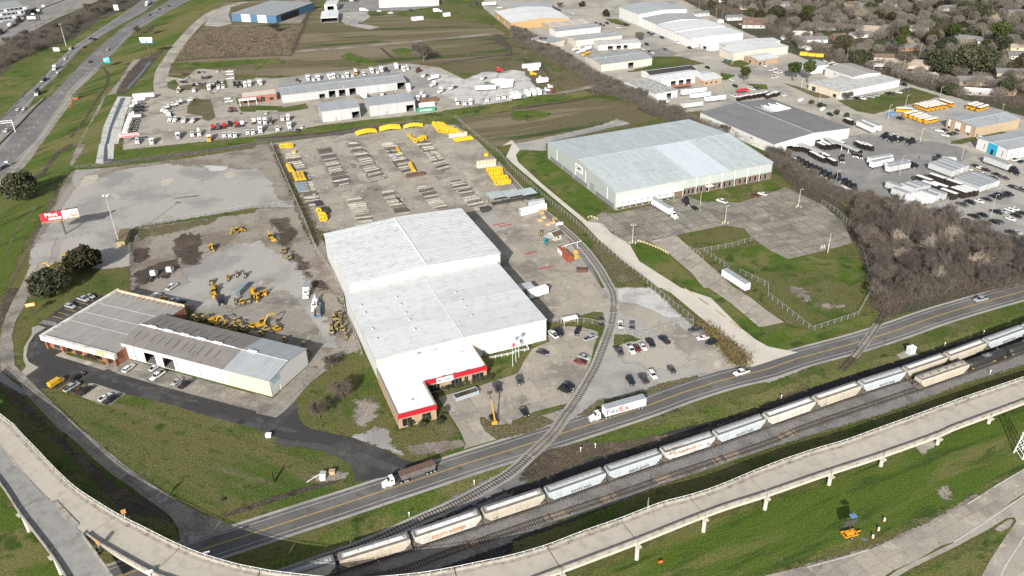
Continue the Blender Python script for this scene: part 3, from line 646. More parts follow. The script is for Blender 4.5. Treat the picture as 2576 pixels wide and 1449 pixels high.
loopl=P('33:2576,620 2200,870 1870,1110 1750,1140 1500,1290 1250,1400 1100,1500 400,1700 -600,1800 -600,1600 0,1440 400,1345 800,1240 1100,1150 1350,1050 1600,950 1800,830 2000,720 2300,530 2576,375 2900,160 2900,420')
slabs('loop_road',loopl,R_(27),6.0,4.4,'concrete',.07)
hard('loop_shoulder',P('33:2576,640 2300,800 2000,1000 1870,1115 1750,1170 1300,1390 1150,1500 1230,1500 1450,1370 1900,1150 2200,990 2400,870 2480,860 2500,900 2400,1040 2230,1300 2150,1449 2100,1560 2700,1560 2700,900'),'concrete')
lv(6)
for s in('33:-600,1690 0,1465 400,1365 800,1255 1100,1165 1350,1065 1620,945 2000,735 2300,545 2700,300','33:1870,1112 2000,1030 2250,870 2576,640 2800,500','33:2320,1500 2400,1330 2520,1150 2640,950'):
 l=smooth_line(P(s),5);link('edge_line',ribbon_mesh('edge_line',offset_line(l,.1),offset_line(l,-.1),mark,.13),bpy.data.objects['loop_road'])
soft('loop_verge_soil',P('33:0,1449 400,1330 800,1220 1100,1130 1340,1020 1600,920 1800,800 2100,610 2120,640 1900,790 1650,940 1300,1080 900,1210 400,1360 0,1460'),'dirt',.8)
soft('island_concrete',P('33:2260,990 2420,880 2480,870 2440,950 2340,1010'),'concrete',.5)
soft('chalky_soil',P('33:1700,590 1800,560 1870,620 1800,690 1720,650'),'dirt',2)
soft('chalky_soil',P('33:920,1070 960,1060 1010,1085 960,1105'),'gravel_dark',.6)
soft('abutment_rubble',P('33:1470,140 1600,100 1750,40 1860,0 1760,60 1680,140 1560,230'),'concrete',1)
# ================================================================ BUILDINGS
WHITE=(.80,.80,.79);CREAM=(.66,.60,.50);TAN=(.52,.44,.33);LGREY=(.55,.56,.56)
glass=paint('dark_glass',(.012,.015,.018),.08,sp=.6)
darkin=paint('dark_interior',(.03,.03,.032),.9,sp=.05)
floorm=paint('workshop_floor',(.16,.155,.145),.8)
trim=paint('metal_trim',(.30,.31,.32),.5,grime=.2)
trimw=paint('white_trim',(.74,.74,.73),.5,grime=.15)
galv=paint('galvanised_steel',(.42,.43,.44),.45,grime=.3)
rollerm=paint('roller_door_grey',(.52,.55,.56),.5,var=.06,grime=.18)
rollerw=paint('roller_door_white',(.72,.73,.73),.5,var=.05,grime=.15)
doorm=paint('steel_door',(.24,.245,.25),.6,var=.1)
rubber=paint('black_rubber',(.022,.022,.024),.85,sp=.2)
steel_dark=paint('dark_steel',(.055,.052,.05),.6,grime=.3)
KINDS={'roller':rollerm,'rollerw':rollerw,'door':doorm,'window':glass,'doorw':trimw}
def text_obj(name,body,size,mat,parent,M,ex=.03,align='CENTER',sx=1.0):
 cu=bpy.data.curves.new(name,'FONT');cu.body=body;cu.size=size;cu.extrude=ex
 cu.align_x=align;cu.align_y='CENTER';cu.materials.append(mat);cu.resolution_u=2;cu.offset=size*.016
 t=bpy.data.objects.new('t',cu);COL.objects.link(t)
 me=bpy.data.meshes.new_from_object(t.evaluated_get(bpy.context.evaluated_depsgraph_get()));bpy.data.objects.remove(t)
 o=link(name,me,parent);o.matrix_local=M@Matrix.Diagonal((sx,1,1,1));return o
def face_M(x,y,z,nx,ny):
 """frame of a text standing upright at x,y,z and facing (nx, ny)"""
 n=Vector((nx,ny,0)).normalized();t=Vector((-n.y,n.x,0))
 m=Matrix((t,Vector((0,0,1)),n)).transposed().to_4x4();m.translation=(x,y,z);return m
def wall_mesh(length,prof,holes,mats,th=.22):
 """wall in local x (along), z (up), outside at y = 0 looking to -y"""
 b=MB();br=sorted(set([0,length]+[p[0]for p in prof]+[h[0]for h in holes]+[h[1]for h in holes]))
 br=[s for s in br if 0<=s<=length]
 def top(s):
  for(a,za),(c,zc)in zip(prof,prof[1:]):
   if a-1e-6<=s<=c+1e-6:return za+(zc-za)*(s-a)/max(c-a,1e-6)
  return prof[-1][1]
 for s0,s1 in zip(br,br[1:]):
  if s1-s0<1e-4:continue
  hs=sorted([(h[2],h[3])for h in holes if h[0]<s1-1e-5 and h[1]>s0+1e-5]);z=0
  for z0,z1 in hs:
   if z0>z:b.box(s0,s1,0,th,z,z0)
   z=z1
  t0,t1=top(s0),top(s1)
  b.hexa([(s0,0,z),(s1,0,z),(s1,th,z),(s0,th,z)],[(s0,0,t0),(s1,0,t1),(s1,th,t1),(s0,th,t0)])
 return b
def building(name,label,A,B,C,z,wall,roof,ridge=None,rh=1.0,grid=True,pw=3.0,segs=1,over=.35,openings=None,
 cat='building',posts=0,vents=0,flat=False,parapet=.5,seam=True,wallmats=None,skip_walls=(),open_side=None,dims=None):
 a,b_,c=W(*A,z),W(*B,z),W(*C,z)
 ang=math.atan2(b_.y-a.y,b_.x-a.x)
 if grid is True:ang=GRID
 elif grid:ang=grid
 u,v=ux(ang),ux(ang+math.pi/2)
 Lx=(b_-a).dot(u);Ly=(c-a).dot(v);org=Vector((a.x,a.y,0))
 if dims:Lx,Ly=dims[0]or Lx,dims[1]or Ly
 if Lx<0:org+=u*Lx;Lx=-Lx
 if Ly<0:org+=v*Ly;Ly=-Ly
 root=empty(name,label,cat,org,ang)
 if ridge=='x':pf=lambda L_:[(0,z),(L_/2,z+rh),(L_,z)]
 side={0:Lx,1:Ly,2:Lx,3:Ly}
 frames={0:((0,0),0),1:((Lx,0),90),2:((Lx,Ly),180),3:((0,Ly),270)}
 top=z+(parapet if flat else 0)
 openings=openings or{}
 for i in range(4):
  if i in skip_walls:continue
  L_=side[i]
  gable=(ridge=='x' and i in(1,3))or(ridge=='y' and i in(0,2))
  prof=[(0,top),(L_/2,top+rh),(L_,top)]if gable else[(0,top),(L_,top)]
  hl=[]
  for(pos_,w,h,z0,kind)in openings.get(i,[]):
   s=pos_*L_ if abs(pos_)<=1 else pos_
   hl.append((s-w/2,s+w/2,z0,z0+h,kind))
  wm=(wallmats or{}).get(i,wall)
  if callable(wm):wm=wm(ang if i in(0,2)else ang+math.pi/2)
  wo=wall_mesh(L_,prof,hl,wm).build('wall',wm,root,loc=(frames[i][0][0],frames[i][0][1],0),rz=R_(frames[i][1]))
  for(s0,s1,z0,z1,kind)in hl:
   if kind=='open':continue
   bb=MB()
   if kind in('roller','rollerw'):
    n=max(3,min(9,int((z1-z0)/.5)))
    for k in range(n):
     za,zb=z0+(z1-z0)*k/n,z0+(z1-z0)*(k+1)/n
     bb.box(s0+.03,s1-.03,.1,.16,za+.015,zb-.015)
    bb.box(s0+.03,s1-.03,.13,.19,z0,z1)
   elif kind=='window':
    bb.box(s0,s1,.1,.14,z0,z1)
   else:bb.box(s0+.02,s1-.02,.08,.15,z0,z1)
   w_=bb.build('window' if kind=='window' else 'door',KINDS[kind],root,loc=wo.location,rz=R_(frames[i][1]))
   if kind=='window':
    fb=MB();t=.06
    for x0,x1,y0,y1 in((s0,s0+t,z0,z1),(s1-t,s1,z0,z1),(s0+t,s1-t,z0,z0+t),(s0+t,s1-t,z1-t,z1)):fb.box(x0,x1,.05,.099,y0,y1)
    if s1-s0>1.6:
     for k in range(1,int((s1-s0)/1.2)+1):
      xx=s0+(s1-s0)*k/(int((s1-s0)/1.2)+1);fb.box(xx-.03,xx+.03,.05,.099,z0+t,z1-t)
    fb.build('frame',trim,w_)
  if posts and i in(0,3):
   n=int(L_/posts)
   for k in range(1,n):
    s=L_*k/n
    if any(h[0]-.1<s<h[1]+.1 for h in hl):continue
    MB().box(s-.09,s+.09,-.14,-.003,0.02,min(top,z)-.1).build('downpipe',trim,root,loc=wo.location,rz=R_(frames[i][1]))
 fl=MB().box(.3,Lx-.3,.3,Ly-.3,.02,.12).build('floor_slab',floorm,root)
 rm=roof(ang if ridge!='y' else ang+math.pi/2)if callable(roof)else roof
 if flat:
  MB().box(.225,Lx-.225,.225,Ly-.225,z-.15,z).build('roof',rm,root)
  cb=MB()
  for x0,x1,y0,y1 in((-.08,Lx+.08,-.08,.3),(-.08,Lx+.08,Ly-.3,Ly+.08),(-.08,.3,.3,Ly-.3),(Lx-.3,Lx+.08,.3,Ly-.3)):cb.box(x0,x1,y0,y1,top+.003,top+.09)
  cb.build('coping',trimw if wall is None else trim,root)
 else:
  al,ac=(Lx,Ly)if ridge!='y' else(Ly,Lx)
  n=max(2,round(al/pw));w=(al+2*over)/n
  halves=[(0,1),(1,0)]if ridge else[(0,0)]
  hw=ac/2 if ridge else ac
  for hi,_ in enumerate(halves):
   for sg in range(segs):
    t0=-over/hw+(1+over/hw)*sg/segs if ridge else-over/hw+(1+2*over/hw)*sg/segs
    t1=-over/hw+(1+over/hw)*(sg+1)/segs if ridge else-over/hw+(1+2*over/hw)*(sg+1)/segs
    zz0=z+(rh*t0 if ridge else 0)+.05;zz1=z+(rh*t1 if ridge else 0)+.05
    y0,y1=t0*hw,t1*hw+(.12 if sg<segs-1 else 0)
    bb=MB();bb.hexa([(.006,y0,zz0-.05),(w-.006,y0,zz0-.05),(w-.006,y1,zz1-.05),(.006,y1,zz1-.05)],[(.006,y0,zz0),(w-.006,y0,zz0),(w-.006,y1,zz1),(.006,y1,zz1)])
    if seam:bb.hexa([(w-.07,y0,zz0-.01),(w-.006,y0,zz0-.01),(w-.006,y1,zz1-.01),(w-.07,y1,zz1-.01)],[(w-.06,y0,zz0+.06),(w-.01,y0,zz0+.06),(w-.01,y1,zz1+.06),(w-.06,y1,zz1+.06)])
    me=bb.mesh('roof_panel',rm)
    for k in range(n):
     xo=-over+k*w
     if hi==0:l=(xo,0,random.uniform(0,.012));r=0
     else:l=(al-xo,ac,random.uniform(0,.012));r=math.pi
     if ridge=='y':
      if hi==0:l=(Lx,xo,l[2]);r=math.pi/2
      else:l=(0,Ly-xo,l[2]);r=-math.pi/2
     link('roof_panel',me,root,l,r)
  if ridge:
   cap=MB().hexa([(-over,-.3,z+rh-.02),(al+over,-.3,z+rh-.02),(al+over,.3,z+rh-.02),(-over,.3,z+rh-.02)],[(-over,-.08,z+rh+.16),(al+over,-.08,z+rh+.16),(al+over,.08,z+rh+.16),(-over,.08,z+rh+.16)])
   cap.build('ridge_cap',galv if 'low' not in rm.name else rm,root,loc=(0,Ly/2,0)if ridge=='x' else(Lx/2,0,0),rz=0 if ridge=='x' else math.pi/2)
   for gl,gr in((((0,0,0),0),((Lx,Ly,0),math.pi))if ridge=='x' else(((Lx,0,0),math.pi/2),((0,Ly,0),-math.pi/2))):
    MB().box(-over,al+over,-.3,-.06,z-.26,z-.08).build('gutter',trim,root,loc=gl,rz=gr)
 root['dim']=(Lx,Ly,z)
 for k in range(vents):
  xx,yy=random.uniform(.1,.9)*Lx,random.uniform(.15,.85)*Ly
  t=(1-abs(yy/Ly*2-1))*rh if ridge=='x' else(1-abs(xx/Lx*2-1))*rh if ridge=='y' else 0
  MB().tube((0,0,-.1),(0,0,.45),.3,.3,8).tube((0,0,.45),(0,0,.7),.42,.2,8).build('roof_vent',galv,root,loc=(xx,yy,z+t))
 return root
def T(c,r,x,y):return(c*644+x/4,r*362.25+y/4)
def loc_(root,p,z):
 """a picture point at height z, in the building's own frame"""
 w=W(*p,z);d=w-root.location;a=root.rotation_euler.z
 return(d.dot(ux(a)),d.dot(ux(a+math.pi/2)))
rf_white=lambda a:ribbed('white_sheet_roof_%d'%round(math.degrees(a)),(.57,.585,.585),a,.75,.4,.24,.5,streaks=.22)
rf_pale=lambda a:ribbed('pale_blue_sheet_roof_%d'%round(math.degrees(a)),(.43,.475,.48),a,.8,.35,.2,.45,streaks=.28)
rf_grey=lambda a:ribbed('grey_sheet_roof_%d'%round(math.degrees(a)),(.30,.31,.315),a,.8,.3,.2,.5,streaks=.12)
rf_greyblue=lambda a:ribbed('bluish_grey_sheet_roof_%d'%round(math.degrees(a)),(.33,.35,.365),a,.8,.25,.15,.5,streaks=.08)
rf_brown=lambda a:ribbed('brownish_grey_sheet_roof_%d'%round(math.degrees(a)),(.215,.20,.185),a,.7,.45,.2,.6,streaks=.08)
rf_taupe=lambda a:ribbed('taupe_sheet_roof_%d'%round(math.degrees(a)),(.30,.29,.27),a,.6,.35,.2,.6,streaks=.12)
wl_white=lambda a:ribbed('white_sheet_wall_%d'%round(math.degrees(a)),(.60,.60,.585),a,.6,.22,.06,.5)
wl_cream=lambda a:ribbed('cream_sheet_wall_%d'%round(math.degrees(a)),(.50,.465,.40),a,.6,.22,.06,.5)
wl_tan=lambda a:ribbed('tan_sheet_wall_%d'%round(math.degrees(a)),(.42,.33,.22),a,.6,.2,.1,.6)
wl_orange=lambda a:ribbed('ochre_wall_%d'%round(math.degrees(a)),(.38,.25,.12),a,.8,.15,.12,.7)
wl_sage=lambda a:ribbed('sage_grey_wall_%d'%round(math.degrees(a)),(.365,.40,.38),a,.5,.14,.05,.5)
wl_grey=lambda a:ribbed('light_grey_wall_%d'%round(math.degrees(a)),(.40,.41,.41),a,.7,.2,.08,.5)
rf_membrane=paint('white_membrane',(.80,.81,.81),.7,grime=.1,scale=.25)
rf_tar=paint('grey_membrane',(.24,.24,.24),.9,grime=.35,scale=.3)
rf_light=paint('light_flat_roof',(.46,.46,.45),.9,grime=.45,scale=.35)
rf_dark=paint('dark_flat_roof',(.17,.172,.178),.9,grime=.2,scale=.1)
brick_tan=brick('tan_brick',(.30,.205,.125),(.42,.32,.22))
brick_red=brick('red_brick',(.26,.09,.055),(.33,.17,.12))
brick_brown=brick('brown_brick',(.13,.095,.075),(.20,.16,.13))
rear=building('warehouse','tall white rear hall with gabled ribbed roof at the end of the pipe yard',(876.5,714.75),(1259,637),(814,588.5),12.0,
 wl_white,rf_white,'y',1.5,pw=1.5,segs=1,posts=7.5,
 openings={3:[(.2,1.6,1.6,6,'window'),(.5,1.6,1.6,6,'window'),(.8,1.6,1.6,6,'window')]})
rearD=rear['dim']
frontH=building('warehouse','white front hall with pale low roof and round vents behind the red-trimmed office',(945.25,905.75),(1373,802),(867.75,738.25),8.8,
 wl_white,None or(lambda a:ribbed('white_low_roof_%d'%round(math.degrees(a)),(.56,.575,.575),a,3.0,.06,.2,.6,streaks=.2)),'y',.7,pw=9,segs=1,over=.2,seam=False,
 wallmats={0:wl_white},openings={3:[(f,1.3,2.0,3.5,'window')for f in(.15,.27,.42,.57,.7)]},skip_walls=())
fd=frontH['dim']
Xc=fd[0]*.555
MB().box(.0,Xc,-.2,-.02,5.0,8.75).build('cream_cladding',wl_cream(GRID),frontH)
sx_,sy_=loc_(frontH,T(1,2,1720,622),7.9)
MB().box(sx_-4.6,sx_+4.6,-.33,-.21,6.9,8.5).build('sign_board',trimw,frontH)
ink=paint('sign_ink_dark',(.03,.035,.06),.6)
text_obj('lettering','MRC Global',1.5,ink,frontH,face_M(sx_,-.35,7.7,0,-1))
for q in((1055,165),(1095,243),(1170,405),(1215,503),(1410,92),(1455,165),(1508,251),(1545,320),(1595,415),(2005,45),(2068,128),(2110,192),(2168,282)):
 lx,ly=loc_(frontH,T(1,2,*q),9.4)
 zt=8.85+(1-abs(lx/fd[0]*2-1))*.7
 MB().tube((0,0,-.1),(0,0,.35),.38,.38,10).tube((0,0,.35),(0,0,.6),.62,.3,10).build('roof_vent',galv,frontH,loc=(lx,ly,zt))
for s in(.7,.8,.93):
 MB().box(fd[0]*s-.1,fd[0]*s+.1,-.16,-.02,.05,8.6).build('downpipe',galv,frontH)
MB().box(fd[0]*.83,fd[0]*.83+1.6,-.5,-.02,1,2.6).build('electrical_cabinet',galv,frontH)
MB().box(Xc+3,Xc+4.3,-.06,-.003,.1,2.3).build('door',doorm,frontH)
dock=MB().box(fd[0]+.01,fd[0]+9,fd[1]*.70,fd[1]*.70+4,.15,1.2).build('loading_dock',paint('dock_concrete',(.3,.28,.25),.9,grime=.3),frontH)
MB().box(fd[0]+.01,fd[0]+8.6,fd[1]*.62,fd[1]*.62+4.3,4.6,4.85).build('canopy',galv,frontH)
for x0,x1 in((0,rearD[0]/2),(rearD[0],rearD[0]/2)):
 MB().hexa([(x0,-.42,11.75),(x1,-.42,13.25),(x1,-.36,13.25),(x0,-.36,11.75)],[(x0,-.42,12.02),(x1,-.42,13.52),(x1,-.36,13.52),(x0,-.36,12.02)]).build('rake_trim',trim,rear)
MB().box(rearD[0]/2-.25,rearD[0]/2+.25,.2,rearD[1]-.2,13.52,13.85).build('ridge_vent',trimw,rear)
of_z=5.2
def mrc_office():
 o=empty('office_building','low L-shaped office with bright white flat roof, tan brick walls and red fascia','building',(0,0,0),GRID)
 ctr=W(*T(1,2,1425,1285),of_z);o.location=(ctr.x,ctr.y,0)
 g=lambda x,y:loc_(o,T(1,2,x,y),of_z)
 x1=g(1808,1182)[0];yin=g(1700,945)[1];x2=g(2320,790)[0];yb=(frontH.location-o.location).dot(ux(GRID+math.pi/2))-.25
 if yb<yin+5:yb=g(2190,565)[1]
 def wl(x,y,rz,L_,hl):
  w=wall_mesh(L_,[(0,of_z+.35),(L_,of_z+.35)],hl,brick_tan,.25).build('wall',brick_tan,o,loc=(x,y,0),rz=R_(rz))
  for(s0,s1,z0,z1)in hl:
   wi=MB().box(s0,s1,.12,.16,z0,z1).build('window',glass,o,loc=(x,y,0),rz=R_(rz))
   fb=MB();n=max(2,int((s1-s0)/1.1))
   for k in range(n+1):
    xx=s0+(s1-s0-.06)*k/n;fb.box(xx,xx+.06,.06,.119,z0,z1)
   fb.build('frame',trim,wi)
  return w
 wl(0,0,0,x1,[(x1*.1,x1*.36,.4,3.3),(x1*.62,x1*.86,.2,3.3)])
 wl(x1,0,90,yin,[(yin*.2,yin*.45,.5,3.2),(yin*.6,yin*.85,.5,3.2)])
 L2=x2-x1
 wl(x1,yin,0,L2,[(L2*.05,L2*.25,.4,3.3),(L2*.43,L2*.60,.4,3.3),(L2*.64,L2*.70,.15,3.2),(L2*.76,L2*.95,.4,3.3)])
 wl(x2,yin,90,yb-yin,[])
 wl(0,yb,270,yb,[(yb*.55,yb*.6,1.5,3.2)])
 pts=[(.25,.25),(x1-.25,.25),(x1-.25,yin+.25),(x2-.25,yin+.25),(x2-.25,yb-.05),(.25,yb-.05)]
 MB().prism(pts,of_z-.2,of_z).build('roof',rf_membrane,o)
 red=paint('red_fascia',(.42,.014,.026),.45,grime=.08)
 MB().box(.02,x1+.3,-.3,-.01,3.95,of_z+.42).build('fascia',red,o)
 MB().box(x1+.02,x2+.1,yin-.3,yin-.01,3.95,of_z+.42).build('fascia',red,o)
 MB().box(x1+.01,x1+.3,-.01+.02,yin-.32,of_z-.1,of_z+.42).build('coping',trim,o)
 MB().box(-.12,.0-.003,-.1,yb,of_z+.1,of_z+.45).build('coping',trim,o)
 sxx=x1+L2*.33
 sgn=MB().box(sxx-2.9,sxx+2.9,yin-.42,yin-.305,3.5,5.5).build('sign_board',trimw,o)
 text_obj('lettering','MRC Global',1.0,ink,o,face_M(sxx,yin-.44,4.5,0,-1))
 for f in(.04,.3,.47,.68,.95):
  MB().tube((0,0,0),(0,-.8,.7),.04,n=5).tube((-.35,-.9,.6),(.35,-.9,.6),.12,n=6).build('sign_lamp',steel_dark,o,loc=(x1+L2*f,yin+.4,of_z+.3))
 for xx,yy in((x1*.5,yin*.4),(x2*.85,yb-2.5)):
  MB().box(-.35,.35,-.3,.3,0,.55).build('roof_vent',galv,o,loc=(xx,yy,of_z))
 for xx in(.02,x1-.6,x1*.45):MB().box(xx,xx+.55,-.14,-.004,.05,3.5).build('pilaster',brick_tan,o)
 for f in(.0,.3,.38,.72,.975):MB().box(x1+L2*f+.02,x1+L2*f+.5,yin-.14,yin-.004,.05,3.5).build('pilaster',brick_tan,o)
 o['dim']=(x1,yin,x2);return o
office=mrc_office()
ww=building('warehouse','huge pale blue-roofed warehouse with sage walls and a CIMC sign',(1548,483.5),(1944,408),(1375.5,358.75),9.2,
 wl_sage,rf_pale,'x',3.3,pw=1.9,segs=3,posts=0,
 openings={0:[(.025+.0205*1.9*i/1,2.7,3.0,1.2,'rollerw')for i in range(9)]+[(.43+i*.0265,1.25,2.6,.6,'window')for i in range(5)]+[(.575,1.6,2.4,.2,'window')]+[(.62+i*.034,1.25,2.6,.6,'window')for i in range(11)],
 3:[(.70,4.2,4.8,.1,'roller'),(.655,1,2.1,.1,'door')]})
wx,wy,wz=ww['dim']
MB().box(wx*.365,wx*.42,-.12,-.004,.05,3.9).box(wx*.42,wx*.567,-.12,-.004,.05,.55).box(wx*.584,wx,-.12,-.004,.05,.55).build('brick_base',brick_brown,ww)
wf=sorted([.43+i*.0265 for i in range(5)]+[.575]+[.62+i*.034 for i in range(11)])
for f0,f1 in zip([.42]+wf,wf+[1.0]):
 s0,s1=wx*f0+(.66 if f0!=.42 else 0),wx*f1-(.66 if f1<1 else 0)
 if s1-s0>.2:MB().box(s0+.01,s1-.01,-.10,-.005,.56,3.25).build('brick_pier',brick_brown,ww)
MB().box(wx*.42,wx,-.13,-.004,3.26,3.95).build('brick_band',brick_brown,ww)
MB().box(.1,wx*.4,-3.2,-.02,4.75,4.95).build('canopy',trimw,ww)
MB().box(.0,wx*.36,-.9,-.01,.05,1.15).build('dock_platform',paint('dock_concrete',(.3,.28,.25)),ww)
for i in range(9):
 xx=wx*(.025+.039*i);MB().box(xx-1.3,xx+1.3,-1.15,-.91,.5,1.1).build('dock_bumper',rubber,ww)
MB().box(wx*.555,wx*.60,-2.6,-.02,3.4,3.6).build('entrance_canopy',trimw,ww)
for i in range(1,12):MB().box(wx*i/12-.1,wx*i/12+.1,-.3,-.14,4.96 if i<5 else.1,wz-.2).build('downpipe',trimw,ww)
slate=paint('slate_wainscot',(.17,.18,.19),.7,grime=.15)
for a_,b_ in((.05,.24),(.255,.42),(.435,.62),(.74,.99)):
 MB().box(-.09,-.004,wy*(1-b_),wy*(1-a_),.05,2.5).build('wainscot',slate,ww)
for f in(.16,.45,.6,.9):MB().box(-.16,-.003,wy*(1-f)-.1,wy*(1-f)+.1,2.6,8.9).build('downpipe',trimw,ww)
cy_,cz_=loc_(ww,T(2,1,665,250),7.5)[1],7.6
MB().box(-.14,-.02,cy_-4.1,cy_+4.1,5.6,9.4).build('sign_board',trimw,ww)
text_obj('lettering','CIMC',3.0,ink,ww,face_M(-.16,cy_,7.5,-1,0),.03,sx=1.05)
MB().box(.701*0-.2,-.01,wy*.27,wy*.328,.05,4.9).build('door_leaf',doorm,ww)
patch=paint('pale_roof_patch_sheet',(.50,.56,.59),.45,grime=.12,var=.03);pm2={}
for ch in list(ww.children):
 if ch.name.startswith('roof_panel')and.46*wx<ch.location.x<.70*wx and abs(ch.rotation_euler.z)<1 and ch.data.materials:
  if ch.data.name not in pm2:q=ch.data.copy();q.materials.clear();q.materials.append(patch);pm2[ch.data.name]=q
  ch.data=pm2[ch.data.name]
jz=5.0
show=building('showroom','low dealer showroom with taupe ribbed roof and stained white parapet beside the black drive',T(0,2,455,480),T(0,2,1160,665),T(0,2,1200,40),jz,
 brick_red,rf_taupe,None,0,grid=None,pw=2.0,over=.0,segs=1,seam=False,
 openings={0:[(.13,3,3,.2,'window'),(.62,2,2.4,.2,'window'),(.75,2,2.4,.2,'window'),(.9,3,3,.2,'window')],3:[(.2+.12*i,2.6,2.4,.5,'window')for i in range(6)]})
sx,sy,_=show['dim']
par=paint('stained_parapet',(.62,.60,.55),.7,grime=.5,scale=.45)
MB().box(-1.3,-.02,-1.3,sy+1.0,3.4,5.75).build('parapet',par,show)
MB().box(-.018,sx+.6,-1.3,-.02,3.4,5.5).build('parapet',par,show)
for i in range(14):
 MB().box(-1.34,-1.301,-1.2+(sy+2)*i/14+.2,-1.2+(sy+2)*(i+1)/14-.05,3.5,5.6).build('parapet_panel',paint('parapet_sheet',(.60,.58,.54),.7,var=.25,grime=.4),show)
for i in range(13):
 MB().box(sx*(i+.5)/13-.08,sx*(i+.5)/13+.08,sy-2.2,sy-.3,jz+.08,jz+.25).build('parapet_brace',paint('rusty_steel',(.23,.13,.08),.8,grime=.4),show)
MB().box(0,sx,sy-.25,sy,jz,jz+1.1).build('parapet',paint('rust_streaked_panel',(.48,.36,.26),.8,grime=.6,scale=.6),show)
for f in(.33,.52,.72):MB().box(.3,sx-.3,sy*f-.12,sy*f+.12,jz+.08,jz+.2).build('roof_seam',galv,show)
for xx in(.2,8.2,sx-4.5,sx-.6):
 MB().box(xx,xx+.7,-1.1,-.3,.05,3.4).build('brick_column',brick_red,show)
sgx=sx*.83;MB().box(sgx-1.8,sgx+1.8,-1.45,-1.305,3.9,5.3).build('sign_board',paint('amber_sign',(.75,.36,.03),.5),show)
text_obj('lettering','JCB',1.2,trimw,show,face_M(sgx,-1.47,4.6,0,-1))
shop=building('workshop','long white workshop with brown ribbed roof, ridge vents and open bays on the black drive',T(0,2,1210,545),T(1,2,135,935),T(0,2,1620,265),6.5,
 paint('white_rendered_wall',(.62,.61,.59),.7,grime=.1),rf_brown,'x',1.6,grid=None,pw=1.6,segs=1,over=.25,
 openings={0:[(.195,5.2,4.6,.1,'open'),(.325,5.2,4.6,.1,'open'),(.462,5.4,4.3,.1,'roller'),(.61,5.4,4.3,.1,'roller')],1:[(.2,1.1,2.2,.1,'doorw')]},
 wallmats={1:wl_white})
hx,hy,hz=shop['dim']
creamw=paint('cream_rendered_wall',(.52,.45,.35),.7,grime=.08)
MB().box(hx*.72,hx,-.1,-.003,.05,hz-.3).build('cream_cladding',creamw,shop)
for f in(.09,.26,.385,.54,.69):MB().box(hx*f-.1,hx*f+.1,-.25,-.004,.05,hz-.2).build('downpipe',trim,shop)
for f in(.06,.175,.29,.405,.52,.75):MB().box(hx*f,hx*f+3.6,hy/2-.45,hy/2+.45,hz+1.66,hz+2.15).build('ridge_vent',trimw,shop)
MB().box(hx*.0,hx*.66,hy/2-.22,hy/2+.22,hz+1.6,hz+1.85).build('ridge_flashing',trimw,shop)
for i in range(11):
 xx=hx*(.05+.055*i)
 for y0,y1 in((hy*.16,hy*.36),(hy*.62,hy*.82)):
  za,zb=[hz+1.6*(1-abs(y/hy*2-1))+.09 for y in(y0,y1)]
  MB().hexa([(xx,y0,za),(xx+.22,y0,za),(xx+.22,y1,zb),(xx,y1,zb)],[(xx,y0,za+.05),(xx+.22,y0,za+.05),(xx+.22,y1,zb+.05),(xx,y1,zb+.05)]).build('roof_batten',steel_dark,shop)
for ch in list(shop.children):
 if ch.name.startswith('roof_panel')and(ch.location.x>hx*.70 if abs(ch.rotation_euler.z)<1 else ch.location.x>hx*.70+1.5):
  if ch.data.name+'_b' not in bpy.data.meshes:
   nm=ch.data.copy();nm.name=ch.data.name+'_b';nm.materials.clear();nm.materials.append(rf_greyblue(shop.rotation_euler.z))
  ch.data=bpy.data.meshes[ch.data.name+'_b']
MB().box(hx+.003,hx+.06,hy*.05,hy*.24,4.2,6.2).build('sign_board',paint('faded_blue_sign',(.35,.47,.55),.6,grime=.3),shop)
MB().box(.5,hx-.5,.5,hy-.5,5.4,5.5).build('ceiling',darkin,shop)
MB().box(hx*.05,hx*.42,hy*.6,hy*.62,.1,5.4).build('partition',darkin,shop)
kw=building('workshop','long grey-roofed truck workshop with open service bays beyond the yellow pipes',T(1,0,252,955),T(1,0,1508,815),T(1,0,195,862),5.8,
 wl_grey,rf_grey,'x',1.4,grid=None,pw=3.0,segs=1,over=.2,vents=0,
 openings={0:[(.315,4,3.2,.1,'open'),(.395,4.6,4.6,.1,'open'),(.475,4.6,4.6,.1,'open'),(.56,4.6,4.8,.1,'open'),(.645,4.6,4.5,.1,'roller'),(.725,4.6,4.5,.1,'roller'),(.81,4.4,4.5,.1,'roller'),(.96,6,5,.1,'open')]})
kx,ky,kz=kw['dim']
for q in((1090,800),(885,865)):
 lx,ly=loc_(kw,T(1,0,*q),6.8);MB().tube((0,0,-.5),(0,0,.6),.45,.3,8).build('roof_vent',galv,kw,loc=(lx,ly,6.4))
ko=building('office_building','beige flat-roofed truck dealer office with red brick front and glass strips',T(1,0,-150,985),T(1,0,250,995),T(1,0,-180,905),4.6,
 brick_red,paint('beige_roof',(.55,.50,.42),.9,grime=.15),None,0,grid=kw.rotation_euler.z,flat=True,parapet=.3,dims=(24,13),
 openings={0:[(.12,3,3,.3,'window'),(.4,2,2.2,.6,'window'),(.6,3,3.4,.3,'window'),(.85,3,2,.8,'window')]})
MB().box(-2,10,-6,-.4,4.0,4.3).build('canopy',trimw,ko)
for xx in(-1.5,4,9.5):MB().box(xx,xx+.3,-5.6,-5.3,.05,4).build('column',trimw,ko)
